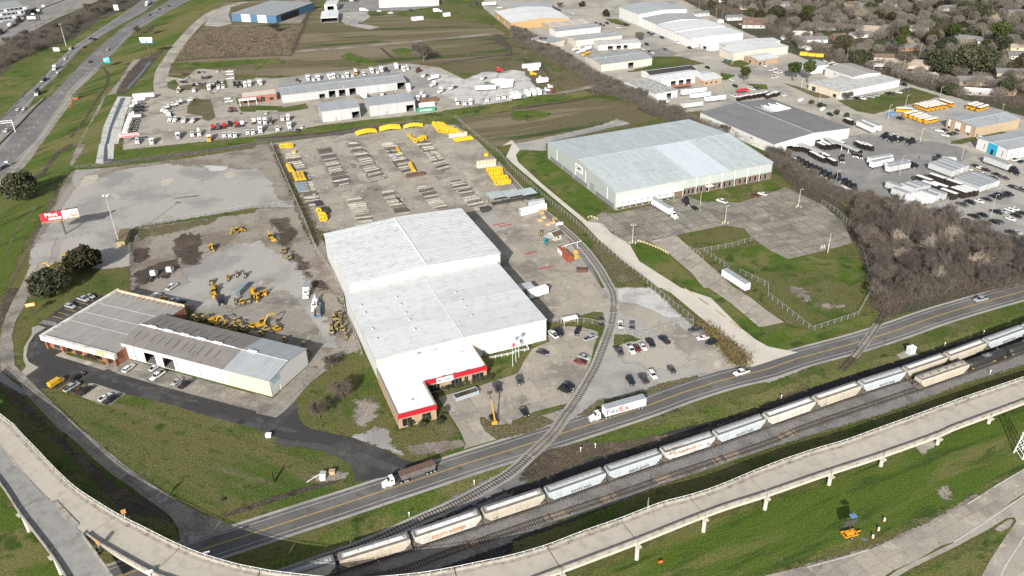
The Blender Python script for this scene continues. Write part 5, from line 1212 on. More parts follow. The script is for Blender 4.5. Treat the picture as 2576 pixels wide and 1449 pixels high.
def ramp_bridge(name,label,far,near,joints_at,par_far,par_near,deckmat,rail=True,bents=None,lamp=()):
 """far, near: outer top edges of the parapets"""
 root=empty(name,label,'bridge');far=smooth_line(far,2.2);near=smooth_line(near,1.5)
 nr=[nearest(near,p)for p in far];nr=[Vector((q.x,q.y,p.z))for p,q in zip(far,nr)]
 D=arclen(far);js=[0]+sorted(D[s_near(far,D,j)]for j in joints_at)+[D[-1]]
 full=[]
 for a,b in zip(js,js[1:]):
  n=max(1,round((b-a)/22));full+=[a+(b-a)*k/n for k in range(n)]
 js=full+[D[-1]]
 for s0,s1 in zip(js,js[1:]):
  if s1-s0<1:continue
  e0,e1=s0+.14,s1-.14
  st_=[e0]+[D[i]for i in range(len(far))if e0+.3<D[i]<e1-.3]+[e1]
  fs_=[at_len(far,D,s_)[0]for s_ in st_];ns_=[at_len(nr,D,s_)[0]if False else None for s_ in st_]
  ns_=[]
  for s_,p_ in zip(st_,fs_):
   q_=nearest(near,p_);ns_.append(Vector((q_.x,q_.y,p_.z)))
  b=MB();g=MB();pf=MB();pn=MB()
  def strip(mb,fa,fb,z0,z1):
   rings=[]
   for F_,N_ in zip(fs_,ns_):
    W_=max((F_-N_).length,.6);u=(N_-F_)/W_
    p,q=(F_+u*fa if fa>=0 else N_+u*fa),(F_+u*fb if fb>0 else N_+u*fb)
    zt=F_.z-.85
    rings.append([(p.x,p.y,zt+z0),(q.x,q.y,zt+z0),(q.x,q.y,zt+z1),(p.x,p.y,zt+z1)])
   mb.loft(rings)
  strip(b,.05,-.05,-.28,0);b.build('deck_slab',deckmat,root)
  gs=MB()
  rs_=[]
  for F_,N_ in zip(fs_,ns_):
   u=(N_-F_).normalized();p,q=F_+u*.38,F_+u*1.35;rs_.append([(p.x,p.y,F_.z-.845),(q.x,q.y,F_.z-.845),(q.x,q.y,F_.z-.838),(p.x,p.y,F_.z-.838)])
  gs.loft(rs_);gs.build('gutter_strip',bcp,root)
  strip(g,1.0,-1.0,-1.35,-.283);g.build('girder',bsoff,root)
  if par_far(s0/D[-1]):strip(pf,0.0,.36,-.35,.85);pf.build('parapet',bcp,root)
  if par_near(s0/D[-1]):strip(pn,-.36,0,-.35,.85);pn.build('parapet',bcp,root);e=MB();strip(e,-.06,.10 if False else 0,-1.2,-.352);e.build('fascia_beam',bsoff,root)
  if bents is None or bents(s0/D[-1]):
   u=(ns_[0]-fs_[0]);wl_=u.length;u.normalize();zc=fs_[0].z-.85-1.36
   ang=math.atan2(u.y,u.x);M=Matrix.Translation((fs_[0].x,fs_[0].y,0))@Matrix.Rotation(ang,4,'Z')
   cb=MB().hexa([M@Vector(v)for v in((-.3,-.6,zc-.7),(wl_+.7,-.6,zc-.7),(wl_+.7,.6,zc-.7),(-.3,.6,zc-.7))],[M@Vector(v)for v in((-.6,-.6,zc),(wl_+1.0,-.6,zc),(wl_+1.0,.6,zc),(-.6,.6,zc))])
   cb.build('pier_cap',bsoff,root)
   for f in((.8,wl_-.2)if wl_>6 else(wl_/2,)):
    c=M@Vector((f,0,0));MB().tube((c.x,c.y,-.2),(c.x,c.y,zc-.69),.55,n=14).build('pillar',bsoff,root)
 if rail:
  b=MB();pb=MB()
  for i in range(len(far)-1):
   if not par_far(D[i]/D[-1]):continue
   a,c=far[i]+Vector((0,0,.42)),far[i+1]+Vector((0,0,.42));b.tube(a,c,.07,n=4,cap=False)
  b.build('handrail',trimw,root)
  n=int(D[-1]/2.6);me=MB().box(-.06,.06,-.06,.06,-.02,.42).mesh('rail_post',trimw)
  for k in range(n):
   p,d=at_len(far,D,D[-1]*k/n)
   if par_far(k/n):link('rail_post',me,root,(p.x,p.y,p.z),math.atan2(d.y,d.x))
 return root,far,nr,D
farA=PZ('03:-420,-560 -150,-300 150,-60 200,0 370,175 560,375 760,560 1000,720 1220,850 1460,970 1780,1130 2070,1245 2380,1335/13:0,1375 260,1418/F:870,1456/13:1520,1440 1900,1385 2270,1310/23:0,1245 360,1140 700,1010 1100,870 1490,720 1790,640 2080,545/33:0,340 430,190 770,90 1020,0/32:1490,1280 1900,1130 2250,1010 2576,900 3000,760')
nearA=PZ('03:-900,-480 -500,-330 -300,-150 0,140 140,320 430,600 600,790 770,945 960,1090 1200,1230 1500,1395 1700,1470/F:560,1498 700,1524 900,1540 1100,1524 1250,1487/23:500,1365 1260,1080 2050,770/33:0,600 640,380 1190,200 1750,0/32:1900,1380 2576,1130 3000,960',-60)
jA=[W(x,y,ztop(x))for x,y in Q('03:335,230 650,540 1105,830/23:360,1160 1115,895 1790,655 2435,425/33:450,225 1000,40/32:1510,1290')]
brA,fA,nA,DA=ramp_bridge('ramp_bridge','long pale concrete slip ramp sweeping along the bottom from left to right',farA,nearA,jA,lambda t:True,lambda t:t>.215,deckp)
leftB=PZ('03:-600,-150 -300,150 0,520 190,810 480,1190 640,1430 760,1640')
rightB=PZ('03:-500,-340 -300,-160 0,130 140,310 430,590 600,780 770,945 900,1110 1030,1290 1140,1449 1260,1640')
jB=[W(x,y,ztop(x))for x,y in Q('03:350,230 200,770 490,1165')]
brB,fB,nB,DB_=ramp_bridge('ramp_bridge','greyer concrete ramp deck going down at the lower left corner',leftB,rightB,jB,lambda t:True,lambda t:t>.62,deckg,rail=False)
gore=[W(x,y,ztop(x)-.85)for x,y in Q('03:520,700 570,690 800,930 770,960 640,860')]
gm=MB().prism([(p.x,p.y)for p in gore],gore[0].z-.3,gore[0].z+.18).build('gore_nose',bcp,brB)
for k in range(26):
 a=W(*T(0,3,5+k*17,130+k*20),8.15);MB().box(-.15,.15,-.15,.15,0,.04).build('road_stud',steel_dark,brA,loc=(a.x,a.y,8.16))
def side_sign(px,label,z,board,size,rot,facing=None):
 p=W(*px,z);o=empty('road_sign',label,'sign',(p.x,p.y,z),rot)
 MB().box(-.08,.08,-.08,.08,-2.4,.3).box(-.9,.9,-.06,.06,-1.5,-1.3).build('bracket',galv,o)
 MB().box(-size[0]/2,size[0]/2,-.05,.05,.3,.3+size[1]).build('board',board,o)
side_sign(T(0,3,1250,830),'orange warning sign bolted to the outer parapet over the dark swale',9.6,paint('rusty_orange_sign',(.40,.20,.07),.6,grime=.4),(1.2,1.4),.5)
side_sign(T(0,3,985,1140),'orange warning sign on the inner parapet between the two ramps',9.2,paint('orange_sign',(.62,.26,.03),.6,grime=.3),(1.3,1.5),-.6)
side_sign(T(2,3,1370,740),'grey-backed sign standing on the ramp parapet near the middle',8.6,galv,(.9,2.2),1.2)
side_sign(T(0,3,2080,1225),'pale bracket sign on the parapet above the main road',8.2,galv,(1.6,.5),.3)
side_sign(T(0,3,1510,1425),'bright bracket sign at the very bottom inside the curve of the ramp',8.2,trimw,(1.5,.9),.3)
def chain():
 if 'chain' in _pm:return _pm['chain']
 m,nt,bs,out=newmat('chain_link_mesh');bs.inputs[0].default_value=(.22,.22,.21,1);bs.inputs['Roughness'].default_value=.6
 tr=nt.nodes.new('ShaderNodeBsdfTransparent');mx=nt.nodes.new('ShaderNodeMixShader');n=noise(nt,pos(nt),1.1,2,.6)
 nt.links.new(ramp(nt,n,.3,.7,.06,.2),mx.inputs[0]);nt.links.new(tr.outputs[0],mx.inputs[1]);nt.links.new(bs.outputs[0],mx.inputs[2]);nt.links.new(mx.outputs[0],out.inputs[0])
 _pm['chain']=m;return m
def fence(label,pts,h=2.1,step=3.2,dark=False,closed=False):
 line=[Vector((p.x,p.y,0))for p in pts];D=arclen(line);o=empty('fence',label,'fence')
 pm=steel_dark if dark else galv
 me=MB().tube((0,0,0),(0,0,h),.055,n=5).mesh('post',pm);n=max(1,int(D[-1]/step));n=min(n,250)
 for k in range(n+1):
  p,d=at_len(line,D,min(D[-1]-.01,D[-1]*k/n));link('post',me,o,(p.x,p.y,.03))
 b=MB();r=MB()
 for a,c in zip(line,line[1:]):
  b.add([(a.x,a.y,.08),(c.x,c.y,.08),(c.x,c.y,h-.05),(a.x,a.y,h-.05)],[(0,1,2,3)]);r.tube((a.x,a.y,h),(c.x,c.y,h),.04,n=4)
 b.build('wire_mesh',chain(),o);r.build('top_rail',pm,o);return o
fence('dark overgrown fence along the west edge of the big gravel lot',P('01:720,240 690,330 540,600 420,820 310,1040'),dark=True)
fence('wire fence along the north edge of the big gravel lot beside the ditch',P('01:740,250 1100,215 1900,115 2576,15/11:120,0'),dark=True)
fence('wire fence between the pipe yard and the northern ditch strip',P('10:0,1435 640,1390 1000,1330 1340,1265 1700,1225'),dark=True)
fence('wire fence between the gravel lot and the excavator yard',P('01:1340,860 1900,755 2576,640/11:0,650 370,610'))
fence('wire fence down the west side of the excavator yard',P('01:1340,860 1310,1240/02:1305,20'),dark=True)
fence('fence along the trench beside the white halls',P('11:150,0 330,420 500,800 600,1060 860,1449/12:900,230 1045,600 1070,670'))
fence('dark gate fence below the billboard',P('01:350,1010 560,975 890,910'),dark=True)
fence('dark fence beside the entrance drive below the billboard',P('01:580,990 540,1080 520,1195 400,1240 350,1360'),dark=True)
fence('wire fence between the curved track and the pale warehouse drive',P('10:2010,1190 2300,1440/11:2450,100/21:0,255 300,520 640,800 840,985 1190,1250/22:1400,-10 1640,190 1820,330'))
fence('wire fence in front of the trucks at the yard gate, crossing the track',P('22:385,365 520,340 750,350 920,390 1060,430 1220,465 1270,500 1390,470 1500,430'))
fence('short fence at the gravel lot gate by the hedge',P('22:1455,360 1500,430/22:1690,380 1710,340 1820,370'))
fence('wire fence round the east lawn from the warehouse yard to the woods',P('21:2290,1300 2576,1440/31:0,1440/32:0,90 220,260 440,435 620,375 900,285 980,140 1060,0/31:1010,1300 960,1130 880,880 700,700 540,600'))
fence('wire fence from the side drive to the lawn corner',P('21:1690,1040 1860,1110 1920,1170'))
fence('wire fence between side drive and the east lawn',P('21:1860,1100 2200,1040 2460,965'))
fence('wire fence along the upper side of the parked trailer',P('21:1960,1110 2180,1270'))
fence('wire fence between the parcel depot trailers and the car lot',P('31:1440,640 1760,580 1900,540 2110,470 2400,440'))
fence('fence between the bare tree belt and the pipe yard edge',P('20:0,540/10:2200,1160 2040,1190'),dark=True)
fence('rail fence beside the reed field at the shed track',P('10:575,20 470,300 350,545'),dark=True)
def pole(label,px,h,r=.12,lamps=0,cat='lamp post',mat=None,arm=1.0,rot=0,name='lamp_post',group=None,guards=False,head_=True):
 p=W(*px);o=empty(name,label,cat,(p.x,p.y,.06),rot,group);mat=mat or galv
 MB().tube((0,0,0),(0,0,h),r,r*.55,8).build('shaft',mat,o)
 for k in range(lamps):
  a=2*math.pi*k/max(lamps,1);c,s=math.cos(a),math.sin(a)
  MB().tube((0,0,h-.2),(c*arm,s*arm,h),.05,n=5).build('arm',mat,o)
  if head_:MB().box(c*arm-.25,c*arm+.25,s*arm-.12,s*arm+.12,h-.06,h+.08).build('lamp_head',trimw,o)
 if guards:
  for dx,dy in((-1.2,-.6),(1.2,-.6),(0,1)):
   MB().tube((dx,dy,0),(dx,dy,1.2),.15,n=8).build('bollard',paint('bollard_cream',(.62,.52,.30),.7),o)
 return o
mast=pole('tall grey floodlight mast with twin lamp heads beside the small hut',T(0,1,1205,1015),25,.38,0,mat=paint('mast_grey',(.36,.34,.31),.6,grime=.3))
for dx in(-1,1):MB().box(dx*.9-.45,dx*.9+.45,-.5,.9,24.4,24.9).build('lamp_head',trimw,mast)
LW=paint('pole_cream',(.58,.55,.49),.6)
pole('tall cream light pole with guard posts by the pale warehouse drive',T(2,1,1212,1000),9,.12,2,mat=LW,guards=True)
pole('tall light pole with guard posts in front of the pale warehouse',T(2,1,2142,800),9,.13,1,mat=LW,guards=True)
pole('short light pole beside the black car at the dock',T(2,1,1893,620),7,.11,0,mat=LW)
pole('light pole with guard posts on the cracked slabs near the trees',T(3,1,302,640),9.5,.12,1,mat=LW,guards=True)
pole('leaning-looking light pole on the lawn edge of the cracked slabs',T(3,1,600,1095),9.5,.14,0,mat=LW)
pole('floodlight pole beside the highway with several lamps',T(0,0,668,470),20,.22,3,mat=LW)
for i,(q,h,lab)in enumerate((((1280,1260),15,'thin dark flagpole left of the canal'),((1225,1340),10,'lamp pole beside the truck row'),((1700,1350),8,'lamp pole in the dealer yard near the grey trailer'),((1860,1140),7,'lattice pole inside the ring of white trucks'),((2270,960),5,'lamp pole beside the dealer entrance'),((1760,1060),5,'lamp pole left of the dealer island'),((1925,1000),6,'lamp pole above the dealer island'))):
 pole(lab,T(0,0,*q),h,.1,1 if i!=0 else 0,mat=paint('bronze_pole',(.12,.10,.085),.6))
for q,h,lab in(((1345,785),13,'tall utility pole behind the white-roofed house'),((785,630),11,'utility pole with white transformers behind the taupe hall'),((2040,510),11,'utility pole beside the white neighbourhood house'),((1525,560),10,'wooden utility pole among bare trees in the neighbourhood'),((1650,850),9,'utility pole behind the ditch near the carport'),((2300,1330),38/2.2,'tall thin antenna mast behind the bus building'),((480,500),9,'utility pole at the ditch left of the yellow machines')):
 o=pole(lab,T(3,0,*q),h,.13,0,name='utility_pole',cat='utility pole',mat=paint('grey_timber_pole',(.34,.32,.28),.8));
 MB().box(-.9,.9,-.06,.06,h-.9,h-.75).build('crossarm',paint('grey_timber_pole',(.34,.32,.28)),o)
for q,h,lab in(((1880,120),9,'utility pole right of the tallest white hall'),((2050,180),9,'twin-armed utility pole in the neighbourhood edge'),((2110,225),9.5,'utility pole by the small white shed'),((838,215),9,'street lamp beside the ochre warehouse street')):
 pole(lab,T(2,0,*q),h,.13,1 if h==9.5 else 0,name='utility_pole',cat='utility pole',mat=paint('grey_timber_pole',(.34,.32,.28)))
for c,q,h,lab in((3,(335,890),7,'street lamp between the two evergreens and the street'),(3,(515,1040),7,'street lamp right of the flat-roofed office'),(3,(1205,1200),9,'street lamp beside the blue skip'),(3,(1530,1430),8,'street lamp near the bus building car park'),(3,(1725,995),8,'lamp post behind the school buses'),(3,(1380,1080),8,'wooden pole left of the school buses'),(2,(2210,650),10,'wooden pole on the lawn by the brick office'),(2,(2225,640),6,'sign post on the brick office lawn')):
 pole(lab,T(c,0,*q),h,.1,1,mat=LW)
for q,h,lab in(((680,415),8,'light pole in front of the dark parcel tractors'),((1320,320),11,'light pole with yellow base beside the long trailer'),((2240,730),11,'light pole in the middle of the gravel car lot'),((1540,790),8,'light pole at the scrap heap by the wood'),((1945,160),8,'street lamp beside the pale guard hut')):
 pole(lab,T(3,1,*q),h,.12,1,mat=galv)
def billboard(name,label,base,zt,wpx,h,pole_r,faces,mirrored=False,zb=None,npoles=1,border=None):
 """wpx: picture points of the lower left and lower right corner of the face, at height zb"""
 a,c=W(*wpx[0],zb),W(*wpx[1],zb);ang=math.atan2(c.y-a.y,c.x-a.x);L_=(c-a).length
 m_=(a+c)/2;o=empty(name,label,'sign' if npoles>1 or L_<8 else 'billboard',(m_.x,m_.y,0),ang)
 for k in range(npoles):
  b=W(*base)if k==0 else W(*base)
  x=0 if npoles==1 else(-L_*.3,L_*.3)[k]
  MB().tube((x,.5,0),(x,.5,zb+h*.5),pole_r,n=10).build('pole',paint('rusty_pole',(.13,.09,.065),.7,grime=.3)if pole_r>.2 else steel_dark,o)
 MB().box(-L_/2,L_/2,0,.5,zb,zb+h).build('frame',border or steel_dark,o)
 return o,L_
red_pl=paint('billboard_red',(.62,.02,.04),.5)
o,L_=billboard('billboard','billboard with red Pilot half and white food-picture half, on a single pole',T(0,1,690,945),12,(T(0,1,418,790),T(0,1,802,728)),4.3,.42,None,zb=8.0)
MB().box(-L_/2+.05,-.02+L_*.07,-.06,-.003,8.15,12.2).build('poster',red_pl,o)
MB().box(L_*.07,L_/2-.05,-.06,-.003,8.15,12.2).build('poster',trimw,o)
text_obj('lettering','Pilot',2.6,trimw,o,face_M(-L_*.21,-.08,11.0,0,-1),.02,sx=1.15)
MB().box(-L_*.30,L_*.03,-.075,-.061,8.5,9.6).build('sign_panel',trimw,o)
text_obj('lettering','Exit 151',.9,ink,o,face_M(-L_*.13,-.09,9.05,0,-1),.01)
food=paint('food_red_brown',(.45,.10,.06),.6);food2=paint('food_tan',(.60,.42,.22),.6)
random.seed(3)
for k in range(42):
 x,z=random.uniform(L_*.09,L_*.48),8.4+random.random()**1.3*2.6
 MB().tube((x,-.09,z),(x,-.061,z),random.uniform(.16,.34),n=7).build('food_picture',food if k%3 else food2,o)
MB().box(-L_/2,L_/2,-.9,0,7.75,7.9).build('catwalk',wood_pale,o)
for k in range(5):MB().box(-L_*.4+k*L_*.2,-L_*.4+k*L_*.2+1.6,-.2,.7,12.35,12.6).build('solar_lamp',steel_dark,o)
o,L_=billboard('dealer_sign','red KENWORTH sign on two black posts at the corner of the truck yard',T(0,0,1265,1449),7,(T(0,0,1192,1388),T(0,0,1392,1368)),2.2,.14,None,zb=4.4,npoles=2,border=trimw)
MB().box(-L_/2+.1,L_/2-.1,-.06,-.003,4.5,6.5).build('sign_panel',red_pl,o)
text_obj('lettering','KENWORTH',1.75,trimw,o,face_M(L_*.08,-.08,5.5,0,-1),.02,sx=1.08)
MB().box(-L_*.45,-L_*.37,-.075,-.061,4.75,6.3).build('emblem',trimw,o)
o,L_=billboard('dealer_sign','small amber JCB sign on a black post on the west lawn',T(0,2,350,300),5,(T(0,2,255,198),T(0,2,358,178)),1.7,.19,None,zb=3.9)
MB().box(-L_/2+.12,L_/2-.12,-.06,-.003,4.02,5.48).build('sign_panel',paint('amber_sign',(.75,.36,.03)),o)
text_obj('lettering','JCB',1.25,trimw,o,face_M(0,-.08,4.72,0,-1),.02,sx=1.2)
o,L_=billboard('billboard','blue and white billboard on a brown pole beside the muddy ditch',T(0,0,1515,580),14,(T(0,0,1412,438),T(0,0,1542,436)),5.2,.4,None,zb=10)
MB().box(-L_/2+.1,L_/2-.1,-.06,-.003,12.6,15.1).build('poster',trimw,o);MB().box(-L_/2+.1,L_/2-.1,-.06,-.003,10.1,12.58).build('poster',paint('poster_blue',(.04,.14,.32),.5),o)
text_obj('lettering','BATON ROUGE',1.3,paint('poster_red',(.4,.05,.04)),o,face_M(0,-.08,13.9,0,-1),.02,sx=.85)
for k in(-1,1):MB().box(k*L_*.24-L_*.18,k*L_*.24+L_*.18,-.075,-.061,10.7,12.1).build('poster_panel',trimw,o)
o,L_=billboard('billboard','dark billboard on a pole beside the far train',T(0,0,380,320),14,(T(0,0,275,215),T(0,0,410,210)),6,.4,None,zb=12)
MB().box(-L_/2+.4,L_/2-4,-.06,-.003,14,16.4).build('poster',trimw,o);text_obj('lettering','ONLY YOU',2,ink,o,face_M(-1,-.08,15.1,0,-1),.02)
o,L_=billboard('highway_sign','teal highway exit sign on two posts on the highway verge',T(0,0,1090,670),7,(T(0,0,1050,634),T(0,0,1112,632)),4.6,.12,None,zb=3.4,npoles=2)
MB().box(-L_/2+.03,L_/2-.03,-.06,-.003,3.45,7.95).build('sign_panel',paint('sign_teal',(.02,.32,.36),.5),o);MB().box(-L_/2,-.4,-.08,-.061,5.2,6.2).box(.2,1.8,-.08,-.061,6.6,7.4).build('sign_panel',trimw,o)
for(bq,l,r_,h,lab,px_)in(((1180,130),(1150,102),(1195,102),5.5,'pale back of a highway sign high on the far verge',1),((570,560),(540,515),(600,515),3.0,'white slatted sign back low beside the southbound highway',1)):
 o,L_=billboard('highway_sign',lab,T(0,0,*bq),7,(T(0,0,*l),T(0,0,*r_)),h,.12,None,zb=2.2,npoles=2,border=trimw)
g0,g1=W(*T(0,0,155,1330)),W(*T(0,0,-700,1420));gn=empty('sign_gantry','white lattice gantry spanning the southbound highway at the left edge','gantry',g0,math.atan2(g1.y-g0.y,g1.x-g0.x));gl=30
b=MB()
for y in(-.5,.5):
 for z in(6.6,8.0):b.tube((0,y,z),(gl,y,z),.09,n=5)
 for k in range(20):b.tube((gl*k/20,y,6.6 if k%2 else 8),(gl*(k+1)/20,y,8 if k%2 else 6.6),.06,n=4)
b.build('truss',trimw,gn);MB().tube((0,-.5,0),(0,-.5,8),.14,n=6).tube((0,.5,0),(0,.5,8),.14,n=6).build('leg',trimw,gn)
b=MB()
ml=smooth_line(P('00:455,990 330,1110 180,1270 0,1449/01:-220,230'),5)
bar=empty('median_barrier','long low concrete barrier between the highway carriageways','barrier');lw=MB();rr=[]
for p,q in zip(offset_line(ml,.3),offset_line(ml,-.3)):rr.append([(p.x,p.y,0),(q.x,q.y,0),(q.x,q.y,.85),(p.x,p.y,.85)])
lw.loft(rr);lw.build('barrier',paint('barrier_dark',(.17,.15,.13),.9,grime=.3),bar)
b=MB();ml=smooth_line(P('00:250,945 120,1090 0,1210 -150,1400'),6)
for p,q in zip(ml,ml[1:]):b.box(0,(q-p).length,-.08,.08,.35,.8,Matrix.Translation(p)@Matrix.Rotation(math.atan2((q-p).y,(q-p).x),4,'Z'))
tag(b.build('guard_rail',trim),'dark guard rail on the outer edge of the southbound highway','guard rail')
# ================================================================ VEHICLES (all built facing +x)
rimm=paint('wheel_rim',(.42,.42,.43),.35,metal=.3)
lampw=paint('headlamp_glass',(.6,.6,.6),.15);lampr=paint('tail_lamp',(.25,.01,.01),.3)
cp=carpaint();chrome=paint('chrome',(.55,.56,.57),.25,metal=.7)
alu=paint('trailer_aluminium',(.50,.52,.53),.45,metal=.1,var=.12,grime=.22,scale=.5,obj=True)
whitebox=paint('box_white',(.72,.72,.71),.5,var=.05,grime=.14,obj=True,scale=.6)
roofgrey=paint('trailer_roof',(.30,.32,.335),.6,var=.15,grime=.2,obj=True)
def wheel(x,y,r=.35,w=.24,n=10):
 b=MB();b.tube((x,y-w/2,r),(x,y+w/2,r),r,n=n);b.m=1
 s=1 if y>0 else-1;b.tube((x,y+s*w*.4,r),(x,y+s*w*.53,r),r*.62,n=n);return b
def car_meshes(kind):
 K={'s':(4.8,.91,.98,1.44,(-2.3,-1.45,-.85,.25,1.05),.62),'u':(4.85,.95,1.10,1.76,(-2.34,-2.2,-1.9,.35,1.1),.74),'p':(5.8,1.0,1.12,1.88,(-1.05,-.95,-.72,.75,1.45),.78),'v':(5.6,1.0,1.25,2.15,(-2.7,-2.7,-2.6,1.2,1.95),.86)}
 L_,w,zb,zr,(cx0,cx1,rx0,rx1,cx2),rw=K[kind];h=L_/2;out=[]
 b=MB()
 def ring(x,ww,z0,z1):return[(x,-ww*.9,z0),(x,ww*.9,z0),(x,ww,z0+.22),(x,ww,z1-.14),(x,ww*.9,z1),(x,-ww*.9,z1),(x,-ww,z1-.14),(x,-ww,z0+.22)]
 if kind=='p':
  b.loft([ring(-h,w*.95,.5,1.02),ring(-h+.1,w,.42,1.1),ring(-1.1,w,.38,1.12)],True)
  b.loft([ring(-1.1,w,.38,1.12),ring(1.3,w,.38,1.12),ring(2.3,w*.98,.4,1.06),ring(h-.12,w*.94,.42,.98),ring(h,w*.86,.5,.82)])
  bed=MB().box(-h+.12,-1.18,-.78,.78,1.115,1.13).mesh('bed',paint('bed_liner',(.035,.035,.037),.9));out.append(('cargo_bed',bed,0))
 elif kind=='v':b.loft([ring(-h,w*.97,.45,2.0),ring(-h+.1,w,.38,2.1),ring(1.25,w,.38,2.12),ring(1.9,w*.96,.38,1.3),ring(h-.1,w*.9,.42,1.05),ring(h,w*.82,.5,.85)])
 elif kind=='u':b.loft([ring(-h,w*.93,.48,1.0),ring(-h+.12,w,.38,1.1),ring(1.1,w,.36,1.1),ring(1.9,w*.98,.38,1.02),ring(h-.1,w*.9,.4,.88),ring(h,w*.8,.5,.74)])
 else:b.loft([ring(-h,w*.88,.46,.84),ring(-h+.15,w*.97,.36,.95),ring(-1.4,w,.32,.99),ring(1.05,w,.32,.97),ring(1.8,w*.97,.34,.88),ring(h-.1,w*.85,.38,.72),ring(h,w*.72,.46,.6)])
 out.append(('body',b.mesh(kind+'_body',cp),1))
 g=MB();wl=w*.9
 if kind!='v':
  lo=[(cx0,-wl,zb-.05),(cx2,-wl,zb-.05),(cx2,wl,zb-.05),(cx0,wl,zb-.05)];hi=[(rx0,-rw,zr-.05),(rx1,-rw,zr-.05),(rx1,rw,zr-.05),(rx0,rw,zr-.05)]
  g.hexa(lo,hi);out.append(('windows',g.mesh(kind+'_windows',glass),0))
  r=MB().hexa([(rx0-.06,-rw-.04,zr-.06),(rx1+.06,-rw-.04,zr-.06),(rx1+.06,rw+.04,zr-.06),(rx0-.06,rw+.04,zr-.06)],[(rx0+.08,-rw+.08,zr+.02),(rx1-.1,-rw+.08,zr+.02),(rx1-.1,rw-.08,zr+.02),(rx0+.08,rw-.08,zr+.02)])
  for s in(-1,1):
   for xa,xb in((cx0,rx0),(cx2,rx1),((cx0+cx2)/2-.05,(rx0+rx1)/2)):r.tube((xa,s*(wl+.01),zb-.05),(xb,s*(rw+.01),zr-.04),.045,n=4)
  out.append(('roof',r.mesh(kind+'_roof',cp),1))
 else:
  g.hexa([(1.36,-.86,1.32),(2.0,-.86,1.32),(2.0,.86,1.32),(1.36,.86,1.32)],[(1.2,-.84,2.0),(1.42,-.84,2.0),(1.42,.84,2.0),(1.2,.84,2.0)])
  for s in(-1,1):g.box(.4,1.15,s*1.0-.012,s*1.0+.012,1.35,1.85)
  out.append(('windows',g.mesh('van_windows',glass),0))
 fx=h-1.0 if kind!='p' else h-1.1;rx=-h+1.0 if kind!='p' else-h+1.3;r=.34 if kind in 'sv' else.38
 for x in(fx,rx):
  for y in(-w+.1,w-.1):out.append(('wheel',wheel(x,y,r).mesh('wheel',[rubber,rimm]),0))
 fz=(.62,.8)if kind=='s' else(.75,.95)
 for s in(-1,1):
  out.append(('headlight',MB().box(h-.14,h-.02,s*w*.66-.2,s*w*.66+.2,fz[0],fz[1]).mesh('headlight',lampw),0))
  out.append(('tail_light',MB().box(-h-.01,-h+.09,s*w*.72-.16,s*w*.72+.16,fz[0],fz[1]).mesh('tail_light',lampr),0))
 return out
def truck_wheels(out,xs,duals=True,r=.52):
 for i,x in enumerate(xs):
  w=.55 if(i and duals)else.3
  for s in(-1,1):out.append(('wheel',wheel(x,s*(1.22-w/2+.03),r,w,12).mesh('truck_wheel',[rubber,rimm]),0))
def cab(out,x0,sleeper=0,hood=True):
 """conventional cab; x0 = back of the cab; nose points to +x"""
 c0,c1=x0+sleeper,x0+sleeper+1.7;n1=c1+1.9
 b=MB()
 b.hexa([(c1-.02,-1.0,.75),(n1,-.85,.65),(n1,.85,.65),(c1-.02,1.0,.75)],[(c1-.02,-.85,2.0),(n1-.12,-.6,1.6),(n1-.12,.6,1.6),(c1-.02,.85,2.0)])
 b.box(c0,c1,-1.12,1.12,.8,2.05).hexa([(c0,-1.12,2.05),(c1,-1.12,2.05),(c1,1.12,2.05),(c0,1.12,2.05)],[(c0,-1.02,2.95),(c1-.5,-1.0,2.95),(c1-.5,1.0,2.95),(c0,1.02,2.95)])
 for s in(-1,1):b.tube((n1-.95,s*.8,.55),(n1-.95,s*1.18,.55),.62,n=8)
 out.append(('cab',b.mesh('cab',cp),1))
 if sleeper:
  b=MB().box(x0,c0-.01,-1.2,1.2,.8,3.0).hexa([(x0,-1.2,3.0),(c0+.9,-1.05,2.96),(c0+.9,1.05,2.96),(x0,1.2,3.0)],[(x0,-1.1,3.8),(x0+.9,-1.0,3.75),(x0+.9,1.0,3.75),(x0,1.1,3.8)])
  out.append(('sleeper',b.mesh('sleeper',cp),1))
 g=MB().hexa([(c1-.46,-.9,2.12),(c1+.03,-.98,2.12),(c1+.03,.98,2.12),(c1-.46,.9,2.12)],[(c1-.52,-.9,2.85),(c1-.44,-.9,2.85),(c1-.44,.9,2.85),(c1-.52,.9,2.85)])
 for s in(-1,1):g.box(c1-1.25,c1-.6,s*1.085-.02,s*1.085+.02,2.1,2.7)
 out.append(('windscreen',g.mesh('windscreen',glass),0))
 out.append(('grille',MB().box(n1-.06,n1+.03,-.5,.5,.75,1.45).box(n1-.02,n1+.15,-1.1,1.1,.42,.68).mesh('grille',chrome),0))
 b=MB()
 for s in(-1,1):b.tube((x0+.7,s*1.0,.45),(x0+1.9,s*1.0,.45),.3,n=8)
 out.append(('fuel_tank',b.mesh('fuel_tank',chrome),0));return n1
def tractor_meshes(sleeper=1.5):
 out=[];x0=-.3 if sleeper else.2
 n1=cab(out,x0,sleeper)
 out.append(('chassis',MB().box(-3.6,n1-.3,-.45,.45,.55,.85).box(-3.2,-1.6,-.5,.5,.85,1.15).mesh('chassis',steel_dark),0))
 truck_wheels(out,(n1-.95,-1.6,-2.9));return out
